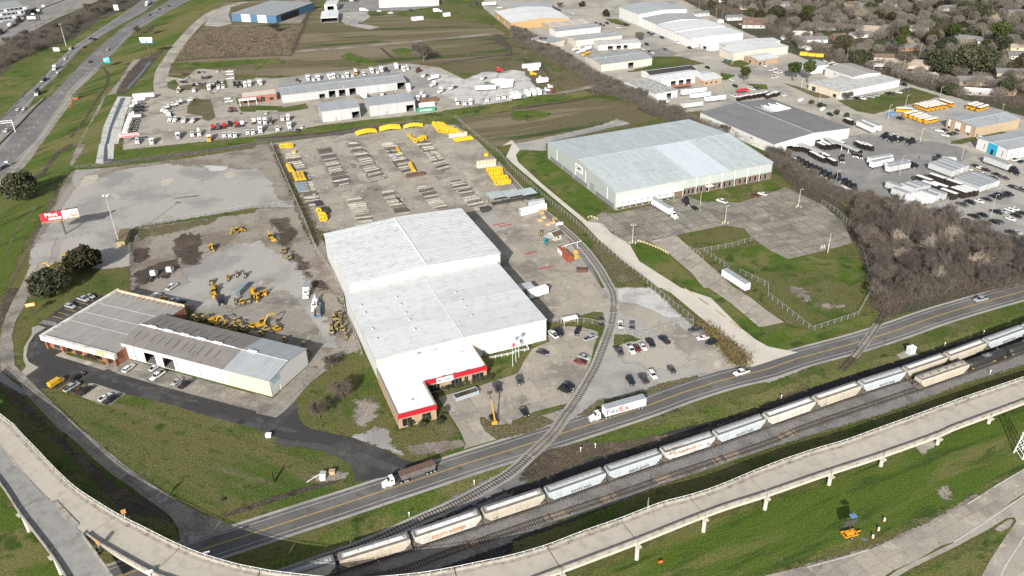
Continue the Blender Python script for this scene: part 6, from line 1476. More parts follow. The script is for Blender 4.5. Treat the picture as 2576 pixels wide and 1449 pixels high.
def trailer_meshes(L_,side,roof,lead=0,nm='trailer',panel=True):
 out=[('box',MB().box(-L_/2,L_/2,-1.29,1.29,1.15,4.08).mesh(nm+'_box',side),0),('roof',MB().box(-L_/2+.03,L_/2-.03,-1.27,1.27,4.083,4.11).mesh(nm+'_roof',roof),0)]
 if panel:
  b=MB();n=int(L_/1.25)
  for k in range(1,n):
   x=-L_/2+L_*k/n
   for s in(-1,1):b.box(x-.03,x+.03,s*1.29-.015,s*1.29+.015,1.3,3.95)
  for s in(-1,1):b.box(-L_/2,L_/2,s*1.3-.02,s*1.3+.02,1.1,1.25);b.box(-L_/2,L_/2,s*1.3-.02,s*1.3+.02,4.0,4.12)
  out.append(('side_rail',b.mesh('rails',paint('trailer_seam',(.35,.36,.37),.5)),0))
 out.append(('rear_door',MB().box(-L_/2-.05,-L_/2-.003,-1.2,-.02,1.3,3.95).box(-L_/2-.05,-L_/2-.003,.02,1.2,1.3,3.95).mesh('doors',whitebox),0))
 out.append(('chassis',MB().box(-L_/2+.3,-L_/2+4.2,-.5,.5,.75,1.1).box(L_*.22,L_*.22+.2,-.9,-.7,.1,1.12).box(L_*.22,L_*.22+.2,.7,.9,.1,1.12).mesh('undercarriage',steel_dark),0))
 for x in(-L_/2+1.3,-L_/2+2.6)if L_>9 else(-L_/2+1.2,):
  for s in(-1,1):out.append(('wheel',wheel(x,s*.98,.52,.55,12).mesh('truck_wheel',[rubber,rimm]),0))
 return out
def shift(parts,dx):
 res=[]
 for n,me,c in parts:
  m2=me.copy();m2.transform(Matrix.Translation((dx,0,0)));res.append((n,m2,c))
 return res
def chassis_truck(body):
 out=[];n1=cab(out,.9,0);out.append(('chassis',MB().box(-4.2,n1-.3,-.45,.45,.55,.85).mesh('chassis',steel_dark),0));truck_wheels(out,(n1-.95,-2.0,-3.3))
 if body=='box':out+=[('box',MB().box(-4.6,.75,-1.27,1.27,1.05,3.75).mesh('cargo_box',whitebox),0),('roof',MB().box(-4.57,.72,-1.24,1.24,3.752,3.78).mesh('cargo_roof',roofgrey),0)]
 if body=='dump':out.append(('dump_body',MB().hexa([(-4.4,-1.1,1.1),(.5,-1.1,1.1),(.5,1.1,1.1),(-4.4,1.1,1.1)],[(-4.6,-1.27,2.5),(.7,-1.27,2.5),(.7,1.27,2.5),(-4.6,1.27,2.5)]).box(-4.4,.5,-1.1,1.1,2.502,2.52).mesh('dump_body',cp),1))
 if body=='mixer':
  b=MB().tube((-3.6,0,2.9),(-1.9,0,2.5),.8,1.15,12).tube((-1.9,0,2.5),(.4,0,2.0),1.15,.7,12);out.append(('drum',b.mesh('drum',whitebox),0))
 if body=='flat':out.append(('flatbed',MB().box(-4.6,.7,-1.2,1.2,1.0,1.15).mesh('flatbed',steel_dark),0))
 if body=='tank':
  out.append(('tank',MB().tube((-4.5,0,1.95),(.6,0,1.95),1.05,n=12).mesh('tank',whitebox),0))
 if body=='crane':out.append(('boom',MB().box(-4.4,.7,-1.2,1.2,1.0,1.5).box(-4.0,3.2,-.25,.25,3.1,3.5).box(-3.8,-3.0,-.4,.4,1.5,3.2).mesh('boom',whitebox),0))
 return out
def bus_meshes():
 yb=paint('school_bus_yellow',(.55,.27,.02),.45,var=.1,grime=.1);b=MB().box(-5.4,4.0,-1.2,1.2,.55,2.9).hexa([(4.0,-1.05,.6),(5.5,-.9,.6),(5.5,.9,.6),(4.0,1.05,.6)],[(4.0,-1.0,1.75),(5.35,-.75,1.5),(5.35,.75,1.5),(4.0,1.0,1.75)])
 out=[('body',b.mesh('bus_body',yb),0),('roof',MB().hexa([(-5.45,-1.22,2.9),(4.05,-1.22,2.9),(4.05,1.22,2.9),(-5.45,1.22,2.9)],[(-5.3,-.9,3.12),(3.9,-.9,3.12),(3.9,.9,3.12),(-5.3,.9,3.12)]).mesh('bus_roof',trimw),0)]
 g=MB()
 for k in range(11):
  for s in(-1,1):g.box(-5.1+.8*k,-5.1+.8*k+.62,s*1.21-.012,s*1.21+.012,1.95,2.65)
 g.box(3.99,4.04,-1.05,1.05,1.85,2.7);out.append(('windows',g.mesh('bus_windows',glass),0))
 b=MB()
 for s in(-1,1):b.box(-5.4,4.0,s*1.21-.01,s*1.21+.01,1.5,1.6);b.box(-5.4,4.0,s*1.21-.01,s*1.21+.01,1.1,1.18)
 out.append(('rub_rail',b.mesh('rub_rail',rubber),0));truck_wheels(out,(4.4,-3.2),True,.48);return out
def step_van():
 dk=paint('parcel_brown_black',(.022,.016,.012),.4,grime=.1);b=MB().box(-3.9,2.6,-1.15,1.15,.55,2.95).hexa([(2.6,-1.1,.55),(3.6,-.95,.55),(3.6,.95,.55),(2.6,1.1,.55)],[(2.6,-1.05,1.9),(3.4,-.9,1.45),(3.4,.9,1.45),(2.6,1.05,1.9)])
 out=[('body',b.mesh('step_van_body',dk),0),('roof',MB().box(-3.85,1.9,-1.1,1.1,2.953,3.0).mesh('step_van_roof',trimw),0),('windscreen',MB().box(2.59,2.63,-1.0,1.0,1.9,2.7).mesh('w',glass),0)]
 for s in(-1,1):out.append(('emblem',MB().box(.9,1.5,s*1.16-.012,s*1.16+.012,1.6,2.3).mesh('emblem',paint('emblem_gold',(.40,.24,.05),.5)),0))
 truck_wheels(out,(2.7,-2.4),True,.44);return out
YEL=(.50,.29,.03);yel=paint('machine_yellow',YEL,.45,var=.08,grime=.2,obj=True,scale=1.5);sandy=paint('faded_machine_yellow',(.38,.29,.12),.55,var=.1,grime=.25,obj=True,scale=1.5)
def excavator(mt=None,raised=True):
 mt=mt or yel;out=[]
 for s in(-1,1):out.append(('crawler',MB().side([(-1.9,.1),(1.9,.1),(2.1,.45),(1.9,.85),(-1.9,.85),(-2.1,.45)],s*1.15-.28,s*1.15+.28).mesh('crawler',steel_dark),0))
 out.append(('body',MB().box(-2.3,1.2,-1.25,1.25,1.0,1.7).box(-2.4,-.6,-1.2,1.2,1.7,2.2).mesh('body',mt),0))
 out.append(('cab',MB().box(-.3,1.2,.3,1.2,1.7,2.9).mesh('cab',glass),0));out.append(('cab_roof',MB().box(-.4,1.3,.25,1.25,2.9,3.0).mesh('cab_roof',mt),0))
 b=MB().tube((1.0,-.2,1.7),(3.0,-.2,4.6),.32,.26,6).tube((3.0,-.2,4.6),(5.2,-.2,4.2),.26,.22,6);out.append(('boom',b.mesh('boom',mt),0))
 out.append(('dipper_arm',MB().tube((5.2,-.2,4.3),(5.9,-.2,1.6),.2,.16,6).mesh('arm',mt),0))
 out.append(('bucket',MB().hexa([(5.3,-.7,.4),(6.2,-.7,.4),(6.2,.3,.4),(5.3,.3,.4)],[(5.6,-.7,1.6),(6.4,-.7,1.6),(6.4,.3,1.6),(5.6,.3,1.6)]).mesh('bucket',steel_dark),0));return out
def backhoe(mt=None):
 mt=mt or yel;out=[('body',MB().box(-1.2,2.2,-.55,.55,.8,1.6).box(-.9,.7,-.95,.95,.9,1.3).mesh('body',mt),0),('cab',MB().box(-1.1,.5,-.8,.8,1.3,2.6).mesh('cab',glass),0),('cab_roof',MB().box(-1.2,.6,-.9,.9,2.6,2.75).mesh('roof',mt),0),
 ('loader_bucket',MB().hexa([(2.9,-1.15,.15),(3.8,-1.15,.15),(3.8,1.15,.15),(2.9,1.15,.15)],[(2.8,-1.15,1.0),(3.1,-1.15,1.0),(3.1,1.15,1.0),(2.8,1.15,1.0)]).box(.6,3.0,-.75,-.6,.9,1.1).box(.6,3.0,.6,.75,.9,1.1).mesh('bucket',mt),0),
 ('rear_arm',MB().tube((-1.3,0,1.0),(-2.2,0,3.4),.18,.14,6).tube((-2.2,0,3.4),(-3.3,0,1.0),.14,.12,6).box(-3.7,-3.1,-.35,.35,.3,1.0).mesh('rear_arm',mt),0)]
 for x,r in((1.8,.5),(-.7,.75)):
  for s in(-1,1):out.append(('wheel',wheel(x,s*.9,r,.4,12).mesh('wheel',[rubber,mt]),0))
 return out
def forklift(mt=None):
 mt=mt or sandy;out=[('body',MB().box(-1.3,.9,-.6,.6,.35,1.1).box(-1.5,-.7,-.55,.55,.6,1.4).mesh('body',mt),0),('overhead_guard',MB().box(-.8,.7,-.55,.55,2.15,2.25).tube((.7,-.5,1.1),(.6,-.5,2.2),.05,n=4).tube((.7,.5,1.1),(.6,.5,2.2),.05,n=4).tube((-.9,-.5,1.3),(-.8,-.5,2.2),.05,n=4).tube((-.9,.5,1.3),(-.8,.5,2.2),.05,n=4).mesh('guard',mt),0),
 ('mast',MB().box(1.0,1.15,-.45,-.3,.1,2.9).box(1.0,1.15,.3,.45,.1,2.9).box(1.0,1.1,-.4,.4,2.8,2.9).mesh('mast',steel_dark),0),('fork',MB().box(1.15,2.3,-.35,-.2,.08,.14).box(1.15,2.3,.2,.35,.08,.14).mesh('fork',steel_dark),0),('seat',MB().box(-.6,-.1,-.25,.25,1.1,1.5).mesh('seat',rubber),0)]
 for x in(.6,-.9):
  for s in(-1,1):out.append(('wheel',wheel(x,s*.55,.35,.25).mesh('wheel',[rubber,mt]),0))
 return out
def telehandler():
 out=[('body',MB().box(-2.2,1.9,-.9,.9,.7,1.3).box(-2.2,-.9,.1,.9,1.3,1.8).mesh('body',steel_dark),0),('cab',MB().box(-.7,.8,.25,1.05,1.3,2.4).mesh('cab',glass),0),
 ('boom',MB().tube((-2.1,-.3,1.6),(3.6,-.3,6.0),.3,.22,6).mesh('boom',yel),0),('counterweight',MB().box(-2.6,-2.2,-.9,.9,.7,1.9).mesh('cw',yel),0),('boom_tip',MB().tube((3.6,-.3,6),(5.3,-.3,7.3),.17,n=6).mesh('tip',steel_dark),0),
 ('fork',MB().box(5.2,5.4,-1.1,.5,7.0,8.0).box(5.4,6.6,-.9,-.75,7.0,7.1).box(5.4,6.6,.15,.3,7.0,7.1).mesh('fork',steel_dark),0)]
 for x in(1.4,-1.4):
  for s in(-1,1):out.append(('wheel',wheel(x,s*.95,.6,.4,12).mesh('wheel',[rubber,yel]),0))
 return out
def skid(mt=None):
 mt=mt or sandy;return[('body',MB().box(-1.5,.9,-.6,.6,.5,1.2).mesh('body',mt),0),('cab',MB().box(-.7,.5,-.5,.5,1.2,2.05).mesh('cab',glass),0),('cab_roof',MB().box(-.8,.6,-.58,.58,2.05,2.15).mesh('cr',mt),0),('lift_arm',MB().box(-1.4,1.3,-.85,-.65,1.1,1.4).box(-1.4,1.3,.65,.85,1.1,1.4).mesh('arm',mt),0),('bucket',MB().hexa([(1.2,-.9,.1),(2.0,-.9,.1),(2.0,.9,.1),(1.2,.9,.1)],[(1.2,-.9,.8),(1.5,-.9,.8),(1.5,.9,.8),(1.2,.9,.8)]).mesh('b',steel_dark),0)]+[('wheel',wheel(x,s*.75,.42,.3).mesh('wheel',[rubber,mt]),0)for x in(.5,-.9)for s in(-1,1)]
blue_b=paint('ladder_blue',(.10,.2,.34),.5)
PROTO={}
def proto(k):
 if k in PROTO:return PROTO[k]
 f={'s':lambda:car_meshes('s'),'u':lambda:car_meshes('u'),'p':lambda:car_meshes('p'),'v':lambda:car_meshes('v'),'st':lambda:tractor_meshes(1.5),'dt':lambda:tractor_meshes(0),
 'bx':lambda:chassis_truck('box'),'du':lambda:chassis_truck('dump'),'mx':lambda:chassis_truck('mixer'),'fl':lambda:chassis_truck('flat'),'ch':lambda:chassis_truck(''),'tk':lambda:chassis_truck('tank'),'cr':lambda:chassis_truck('crane'),
 'tw':lambda:trailer_meshes(14.6,whitebox,roofgrey),'ta':lambda:trailer_meshes(14.6,alu,roofgrey),'t8':lambda:trailer_meshes(8.5,alu,roofgrey),'tb':lambda:trailer_meshes(8.5,paint('trailer_black',(.03,.024,.02),.5),trimw,panel=False),'tx':lambda:trailer_meshes(8.5,whitebox,trimw),
 'bus':bus_meshes,'sv':step_van,'ex':lambda:excavator(),'bh':lambda:backhoe(),'fk':lambda:forklift(),'sk':lambda:skid(),'th':telehandler,'sy':lambda:skid(yel),'fy':lambda:forklift(yel)}[k]
 PROTO[k]=f();return PROTO[k]
KN={'s':('car','sedan','car'),'u':('car','SUV','car'),'p':('pickup_truck','pickup','pickup truck'),'v':('van','van','van'),'st':('tractor_unit','sleeper tractor unit','truck'),'dt':('tractor_unit','day-cab tractor unit','truck'),
 'bx':('box_truck','box truck','truck'),'du':('dump_truck','dump truck','truck'),'mx':('mixer_truck','mixer truck','truck'),'fl':('flatbed_truck','flatbed truck','truck'),'ch':('chassis_truck','bare-chassis truck','truck'),'tk':('tank_truck','tank truck','truck'),'cr':('crane_truck','boom truck','truck'),
 'tw':('semi_trailer','long box trailer','trailer'),'ta':('semi_trailer','long aluminium trailer','trailer'),'t8':('short_trailer','short aluminium trailer','trailer'),'tb':('short_trailer','pale-roofed short trailer','trailer'),'tx':('short_trailer','short trailer','trailer'),
 'bus':('school_bus','school bus','bus'),'sv':('delivery_van','parcel van with white roof','van'),'ex':('excavator','crawler excavator','excavator'),'bh':('backhoe_loader','backhoe loader','loader'),'fk':('forklift','forklift','forklift'),'fy':('forklift','forklift','forklift'),'sk':('skid_steer','compact loader','loader'),'sy':('skid_steer','compact loader','loader'),'th':('telehandler','telehandler','telehandler')}
CC={'W':('white',(.70,.70,.69)),'K':('black',(.015,.015,.017)),'G':('dark grey',(.07,.072,.078)),'S':('silver',(.36,.37,.38)),'R':('red',(.42,.015,.015)),'D':('dark red',(.16,.02,.018)),'B':('blue',(.03,.13,.26)),'Y':('yellow',(.62,.36,.02)),'N':('brown',(.12,.05,.025)),'T':('tan',(.36,.30,.21)),'C':('teal',(.02,.28,.28)),'O':('orange',(.55,.15,.02))}
ORD=['first','second','third','fourth','fifth','sixth','seventh','eighth','ninth','tenth','eleventh','twelfth','thirteenth','fourteenth','fifteenth','sixteenth','seventeenth','eighteenth','nineteenth','twentieth']
def ordn(i,n):
 if n==1:return ''
 if i==0:return 'leftmost'
 if i==n-1:return 'rightmost'
 return ORD[i]+' from left'
NOPAINT={'tw':'white','ta':'','t8':'','tb':'black','tx':'white','bus':'yellow','sv':'black','ex':'yellow','bh':'yellow','fk':'faded yellow','fy':'yellow','sk':'faded yellow','sy':'yellow','th':'yellow and black'}
def put(kind,px,vec,color,label,group=None,zc=.9,sc=1.0,lite=None):
 p=W(*px,zc);nm,_,cat=KN[kind];a=head(px,vec,zc)
 o=empty(nm,label,cat,(p.x,p.y,.11),a,group)
 if sc!=1:o.scale=(sc,)*3
 lite=(p.length>430)if lite is None else lite
 for n,me,c in proto(kind):
  if lite and n in('headlight','tail_light','fuel_tank','rub_rail','emblem'):continue
  ch=link(n,me,o)
  if c:ch.color=L(CC[color][1])
 return o
def row(c,r,vec,where,items,group=None,zc=.9,jit=2.5):
 its=[t.split(',')for t in items.split()];its.sort(key=lambda t:float(t[0]));n=len(its);out=[]
 group=group or 'vehicles '+where
 for i,t in enumerate(its):
  x,y,k=float(t[0]),float(t[1]),t[2];col=t[3]if len(t)>3 else 'W'
  v=vec
  if len(t)>5:v=(float(t[4]),float(t[5]))
  cn=NOPAINT[k]if k in NOPAINT else CC[col][0]
  lab=' '.join(('%s %s %s, %s'%(cn,KN[k][1],where,ordn(i,n))).split()).rstrip(',')
  o=put(k,T(c,r,x,y),v,col,lab,group if n>1 else None,zc);o.rotation_euler.z+=R_(random.gauss(0,jit));out.append(o)
 return out
row(2,2,(60,90),'between the white hall corner and the yard fence','412,462,p,W,-80,-75 476,440,p,K,60,80 658,435,u,K,-40,90 790,500,p,S,110,-50')
row(2,2,(110,45),'on the office car park','312,642,s,K,120,28 683,738,s,D,-110,-28 728,690,s,S,115,40 532,1025,u,K,110,45 572,978,s,K,110,45 75,932,u,G,50,110 122,1242,s,K,60,105')
row(1,2,(-40,-95),'with white load in its bed beside the long planter box','2423,995,p,G')
row(2,2,(0,-100),'behind the yard fence by the curved track','898,332,p,K 1090,358,p,W 1207,372,p,G')
row(2,2,(75,100),'in the upper rank of the gravel lot','1078,635,p,G 1197,615,p,W 1258,603,s,D 1318,585,s,W 1393,548,p,K 1530,518,p,K,-100,-80')
row(2,2,(-130,25),'at the hedge side of the gravel lot','1848,420,p,G 1920,497,s,W 2007,548,u,K')
row(2,2,(85,110),'in the lower rank of the gravel lot','1192,935,u,K 1322,910,p,G,-90,-110 1415,870,u,W 1608,820,s,G')
row(2,2,(-150,45),'driving on the main road past the lot entrance','2308,845,p,W')
row(3,2,(-140,42),'driving on the main road near the right edge','2140,110,p,S')
row(0,2,(100,30),'in the marked bays beside the showroom','707,180,u,S 838,108,p,S 905,78,s,S')
row(0,2,(110,-75),'in front of the open workshop bays','1293,805,u,W 1560,792,s,W 1585,878,p,W,-110,78 1777,940,s,S,-105,80 1868,960,p,K')
row(0,2,(120,-75),'in the bays across the black drive','567,948,v,Y 780,890,u,K 720,992,p,S 795,1020,s,N 860,1030,p,K 1058,1092,s,W 1120,1115,p,K')
row(0,2,(100,-60),'behind the showroom roof edge','1560,88,v,W 1625,108,u,Y 1740,132,p,W 1808,152,p,K')
row(0,1,(110,-70),'alone on the excavator yard gravel','1730,1432,p,W')
row(0,1,(60,-70),'by the dark soil heaps of the excavator yard','1530,1335,ch,W 1690,1300,ch,W')
row(2,1,(80,50),'in front of the pale warehouse','1843,648,u,K 2112,572,p,W,-105,-35 2432,515,p,N,-90,-25 2520,497,s,W,-95,-25')
put('st',T(2,1,1745,572),(90,105),'K','black sleeper tractor unit backed to the last dock of the pale warehouse',None,1.5)
def artic(tp,fp,tk,tcol,trk,label,gap=2.9,text=None,zc=2.0):
 """rear and front picture points of the trailer floor line"""
 a,b=W(*tp,zc),W(*fp,zc);ang=math.atan2(b.y-a.y,b.x-a.x);m_=(a+b)/2
 o=empty('semi_truck',label,'truck',(m_.x,m_.y,.11),ang)
 L_=14.6 if trk in('tw','ta')else 8.5
 for n,me,c in proto(trk):link(n,me,o)
 key=tk+'_s'+trk
 if key not in PROTO:PROTO[key]=shift(proto(tk),L_/2+(1.9 if tk=='st' else 1.35))
 for n,me,c in PROTO[key]:
  ch=link(n,me,o)
  if c:ch.color=L(CC[tcol][1])
 return o
fx=artic(T(2,2,1335,1130),T(2,2,905,1250),'dt','W','tw','white FedEx truck with box trailer driving left on the main road')
fx.location=W(*T(2,2,1128,1192),2.2);fx.location.z=.11
fpu=paint('logo_grey',(.16,.15,.17),.5);fred=paint('logo_red',(.62,.04,.03),.5)
text_obj('lettering','Fed',2.9,fpu,fx,face_M(4.6,1.33,2.6,0,1),.02,sx=1.15);text_obj('lettering','Ex',2.9,fred,fx,face_M(.6,1.33,2.6,0,1),.02,sx=1.15)
artic(T(2,1,1420,580),T(2,1,1600,690),'dt','W','tw','white truck with box trailer backed into the pale warehouse dock')
for(a,b,k,col,tk,lab)in((((1180,265)),((1430,215)),'st','K','ta','black tractor with aluminium trailer by the light pole at the parcel depot'),(((2170,150)),((2440,250)),'st','K','ta','black tractor pulling a long grey trailer along the street at the right')):
 artic(T(3,1,*a),T(3,1,*b),k,col,tk,lab)
dm=empty('dump_trailer_truck','white tractor pulling a rust-brown tarped dump trailer on the main road','truck',(0,0,0));pa,pb=W(*T(1,3,1790,395),.4),W(*T(1,3,1330,555),.4)
pc=(pa+pb)/2;dm.location=(pc.x,pc.y+.9,.11);dm.rotation_euler.z=math.atan2(pb.y-pa.y,pb.x-pa.x)
for n,me,c in shift(proto('dt'),5.2):
 ch=link(n,me,dm)
 if c:ch.color=L(CC['W'][1])
rb=paint('dump_trailer_grey',(.16,.15,.145),.7,grime=.5,scale=1.0);tarp=paint('brown_tarp',(.14,.085,.065),.9,grime=.4,scale=1.5)
MB().hexa([(-7,-1.1,1.2),(3.2,-1.1,1.2),(3.2,1.1,1.2),(-7,1.1,1.2)],[(-7.2,-1.28,2.9),(3.4,-1.28,2.9),(3.4,1.28,2.9),(-7.2,1.28,2.9)]).build('dump_body',rb,dm)
MB().box(-7.3,3.3,-1.25,1.25,2.903,3.05).build('tarp',tarp,dm)
for k in range(14):
 for s in(-1,1):MB().box(-6.8+k*.75,-6.8+k*.75+.1,s*1.27-.06,s*1.27+.06,1.3,2.85).build('side_rib',chrome if k%3==0 else rb,dm)
for x in(-4.4,-5.6,-6.8,1.6):
 for s in(-1,1):link('wheel',wheel(x,s*.98,.52,.55,12).mesh('truck_wheel',[rubber,rimm]),dm)
MB().box(-7,3,-.4,.4,.8,1.18).build('chassis',steel_dark,dm)
put('tw',T(2,1,2250,1370),(-140,-90),'W','white box trailer with torn grey lettering parked on the concrete side drive',None,2.2)
put('tx',T(2,2,260,45),(100,-30),'W','tan box trailer backed to the white front hall',None,2.2)
row(0,0,(-75,60),'on the southbound highway','910,385,s,K 950,395,p,K 853,470,s,K 658,588,u,W 583,724,s,W 553,690,bx,W 435,805,du,G 178,1100,s,W 238,1092,s,W 62,1312,u,W 715,485,fl,T')
row(0,0,(75,-60),'on the northbound highway','1605,90,s,K 1697,57,s,K 1512,147,s,K 1087,495,p,S 912,617,s,K')
artic(T(0,0,1520,10),T(0,0,1475,38),'dt','W','tw','white semi truck near the top of the southbound highway')
ct=put('fl',T(0,0,375,935),(-75,75),'W','white truck carrying a stack of dark cars on the southbound highway',None,1.5)
for k in range(4):
 for n,me,c in shift(proto('s'),-3.4+k%2*4.4):
  ch=link(n,me,ct,(0,0,1.1+1.7*(k//2)));
  if c:ch.color=L(CC['K'][1])
tk_=artic(T(0,1,-60,255),T(0,1,40,205),'dt','W','tx','silver tanker truck with white cab at the left edge');
for ch in list(tk_.children):
 if ch.name.split('.')[0]in('box','roof','side_rail','rear_door'):bpy.data.objects.remove(ch)
MB().tube((-5,0,2.1),(4,0,2.1),1.15,n=14).build('tank',chrome,tk_)
G_='vehicles at the truck dealer'
row(0,0,(10,-60),'in the top car rank of the truck dealer','1840,742,s,N 1885,742,s,N 1999,724,s,K 2040,722,s,S 2190,714,s,W',G_)
row(0,0,(80,-5),'stacked at the right end of the dealer car park','2310,717,p,W 2316,744,p,W 2320,787,p,W',G_)
row(0,0,(10,-60),'in the middle car rank of the truck dealer','2038,780,p,G 2080,778,u,G 2110,767,s,K',G_)
row(0,0,(80,5),'by the dealer car park entrance','1840,798,p,S 1845,824,p,K',G_)
row(0,0,(10,-50),'in the lower car rank of the truck dealer','1948,847,s,K 1985,840,s,W 2028,842,s,G 2070,837,s,K 2117,832,s,W 2150,832,s,W 2192,822,u,K 2235,822,s,W',G_)
row(0,0,(80,-8),'beside the dealer entrance lawn','2290,987,s,W 2303,1017,p,W 2335,1089,u,D 2338,1116,p,K 2430,952,s,K,10,60',G_)
row(0,0,(5,70),'lined up north of the dealer office','1950,900,ch,W 2102,882,bx,W 2200,870,ch,W 2245,866,ch,W 2365,852,st,K 2410,848,st,K 2465,850,st,W 2512,842,bx,W',G_,1.5)
row(0,0,(-90,25),'in the fan of trucks round the dealer island','1665,1092,ch,W,-90,35 1710,1064,ch,W 1755,1046,ch,W 1800,1034,ch,W 1840,1016,ch,W,-90,15 1940,996,ch,W 1692,1130,ch,W,-90,-20 1708,1160,ch,W,-80,-35 1730,1186,ch,W,-70,40 1775,1192,ch,W,-70,50 1862,1202,ch,W,-60,45 1955,1202,fl,W,-70,40',G_,1.5)
row(0,0,(-100,8),'in the long rank facing the canal','1450,972,tw,W 1395,1003,du,W 1400,1032,ch,W 1372,1056,ch,W 1385,1080,du,K 1372,1112,du,K 1366,1140,ch,W 1352,1172,du,W 1342,1200,ch,W 1330,1224,ch,W 1322,1250,ch,W 1318,1275,ch,W 1308,1298,ch,W 1300,1322,ch,W',G_,1.5)
row(0,0,(5,70),'in the front rank above the KENWORTH sign','1380,1412,tk,W 1525,1422,bx,W 1790,1365,bx,S 1932,1342,ch,W 2003,1335,mx,W 2105,1388,bx,Y 2255,1352,dt,W 2310,1348,dt,W 2365,1352,dt,W 2490,1322,dt,W 2545,1322,dt,W',G_,1.5)
row(0,0,(5,-70),'in the rank of red and white tractors','2140,1277,dt,R 2195,1270,du,G 2253,1262,dt,R 2312,1243,dt,K 2380,1247,dt,R 2435,1242,dt,W 2553,1217,dt,W',G_,1.5)
row(0,0,(-20,60),'standing alone left of the dealer lawn','1795,907,cr,T',G_,1.5)
row(1,0,(5,70),'in the ranks left of the sheds','35,1217,st,W 90,1217,st,W 145,1215,st,G 265,1187,dt,W 325,1182,st,W 45,1302,bx,W 215,1290,dt,W 335,1264,bx,W 415,1302,p,G 458,1267,s,W 100,1127,s,W',G_,1.5)
row(1,0,(30,60),'parked behind the long truck workshop','40,832,bx,W 415,805,ch,G 522,787,bx,W 573,792,dt,W 625,785,bx,W 740,774,bx,W 780,767,bx,W 820,752,ch,S 873,762,dt,W 917,754,bx,W 968,754,dt,W 1003,727,bus 1085,737,v,W 1165,714,bx,W 1220,720,dt,W 1262,700,bx,W 1312,706,st,K 1410,676,tx,W 1485,697,bx,W 1520,682,cr,W',G_,1.5)
row(1,0,(-60,25),'on the gravel right of the truck workshop','1640,706,st,N 1700,752,ch,W 1780,782,bx,W,-90,20 1795,842,st,W 1868,907,st,W 1980,876,fl,W 1665,924,dt,W,-10,60 1270,942,dt,W,0,60 1400,936,p,W 1080,970,tx,W,50,40',G_,1.5)
row(1,0,(0,60),'along the southern edge of the dealer gravel','1632,990,bx,W 1690,984,bx,W 2022,1027,tk,W,30,60 2103,1032,dt,W 2160,1022,st,W 2325,997,dt,W 2440,977,dt,W 2497,967,dt,W 2560,962,dt,W',G_,1.5)
row(1,0,(90,-5),'in the middle of the pale dealer gravel','2310,892,tw,W 2290,780,ch,W,-60,30 2350,822,ch,W 2390,850,ch,W 2520,872,tx,W 2530,835,tx,W 2425,706,st,R 2450,830,tx,T',G_,1.5)
row(2,0,(90,-10),'at the right end of the dealer gravel','195,672,tw,W 215,702,tx,W 185,745,st,Y 270,787,dt,W 305,822,tx,W 358,872,dt,W 328,905,dt,W 395,917,st,N',G_,1.5)
row(2,0,(60,50),'in the trailer row at the dealer gravel corner','15,967,tx,W 55,962,tx,W 152,942,tx,W 210,932,tx,W 265,927,tx,W',G_,2)
def container(label,c,r,a,b,mat,h=2.6,w=2.44,group=None,wall=None):
 p,q=W(*T(c,r,*a)),W(*T(c,r,*b));L_=(q-p).length;ang=math.atan2(q.y-p.y,q.x-p.x)
 o=empty('shipping_container',label,'container',(p.x,p.y,.1),ang,group)
 MB().box(0,L_,0,w,0,h).build('box',mat,o);b=MB();n=int(L_/.6)
 for k in range(n):b.box(L_*k/n+.1,L_*k/n+.35,-.05,-.003,.2,h-.2)
 b.build('corrugation',mat,o)
 for x in(0,L_-.15):MB().box(x,x+.15,-.06,w+.06,-.02,h+.04).build('corner_frame',mat,o)
 return o
grn=paint('container_green',(.05,.28,.15),.5,grime=.15);o=container('green shipping container with white lettering below the metal shed',1,0,(1625,1138),(1802,1118),grn)
text_obj('lettering','EVERGREEN',1.5,trimw,o,face_M(6,-.08,1.3,0,-1),.02,sx=1.0)
container('brown container behind the white trailer by the metal shed',1,0,(1650,1040),(1830,1020),paint('container_brown',(.16,.08,.05),.6,grime=.3))
container('white box trailer body on the ground above the green container',1,0,(1640,1085),(1800,1068),whitebox)
rst=paint('container_rust',(.30,.085,.05),.7,grime=.4,scale=.8);o=container('rust-red container with white panels beside the curved track',2,1,(455,1085),(560,1195),rst)
for k in range(2):MB().box(.4+k*2.6,2.7+k*2.6,-.07,-.051,.2,2.4).build('white_panel',trimw,o)
container('long grey-white container at the track beside stacked crates',2,1,(95,725),(352,660),whitebox,2.9)
container('grey container behind the long white one',2,1,(165,640),(330,612),galv)
M_='construction machines in the excavator yard'
row(0,1,(-40,-60),'on the yard dirt','2130,1045,bh,Y 2390,875,bh,Y,100,-30',M_)
row(1,1,(60,40),'near the trench at the yard edge','150,940,bh,Y 275,1080,sk,Y 330,1140,sk,Y',M_)
row(0,1,(-40,60),'in the entrance corner under the trees','655,1155,bh,Y 650,1200,sy,Y 640,1250,bh,Y 545,1285,ex,Y,-80,-10',M_)
row(0,1,(0,60),'in the cluster beside the grey container','2125,1390,sk,W 2295,1350,fy,Y 2385,1310,fk,Y 2465,1320,fk,Y 2170,1445,fy,Y',M_)
row(0,2,(20,60),'below the grey container','2150,30,bh,Y 2210,110,fl,K 2365,120,fk,Y 2432,130,sy,Y 2495,115,sk,Y 2550,40,ex,Y,30,60',M_,1.5)
row(1,2,(10,-60),'on the yard concrete near the container','20,90,bh,Y 55,60,sy,Y 97,50,fy,Y',M_)
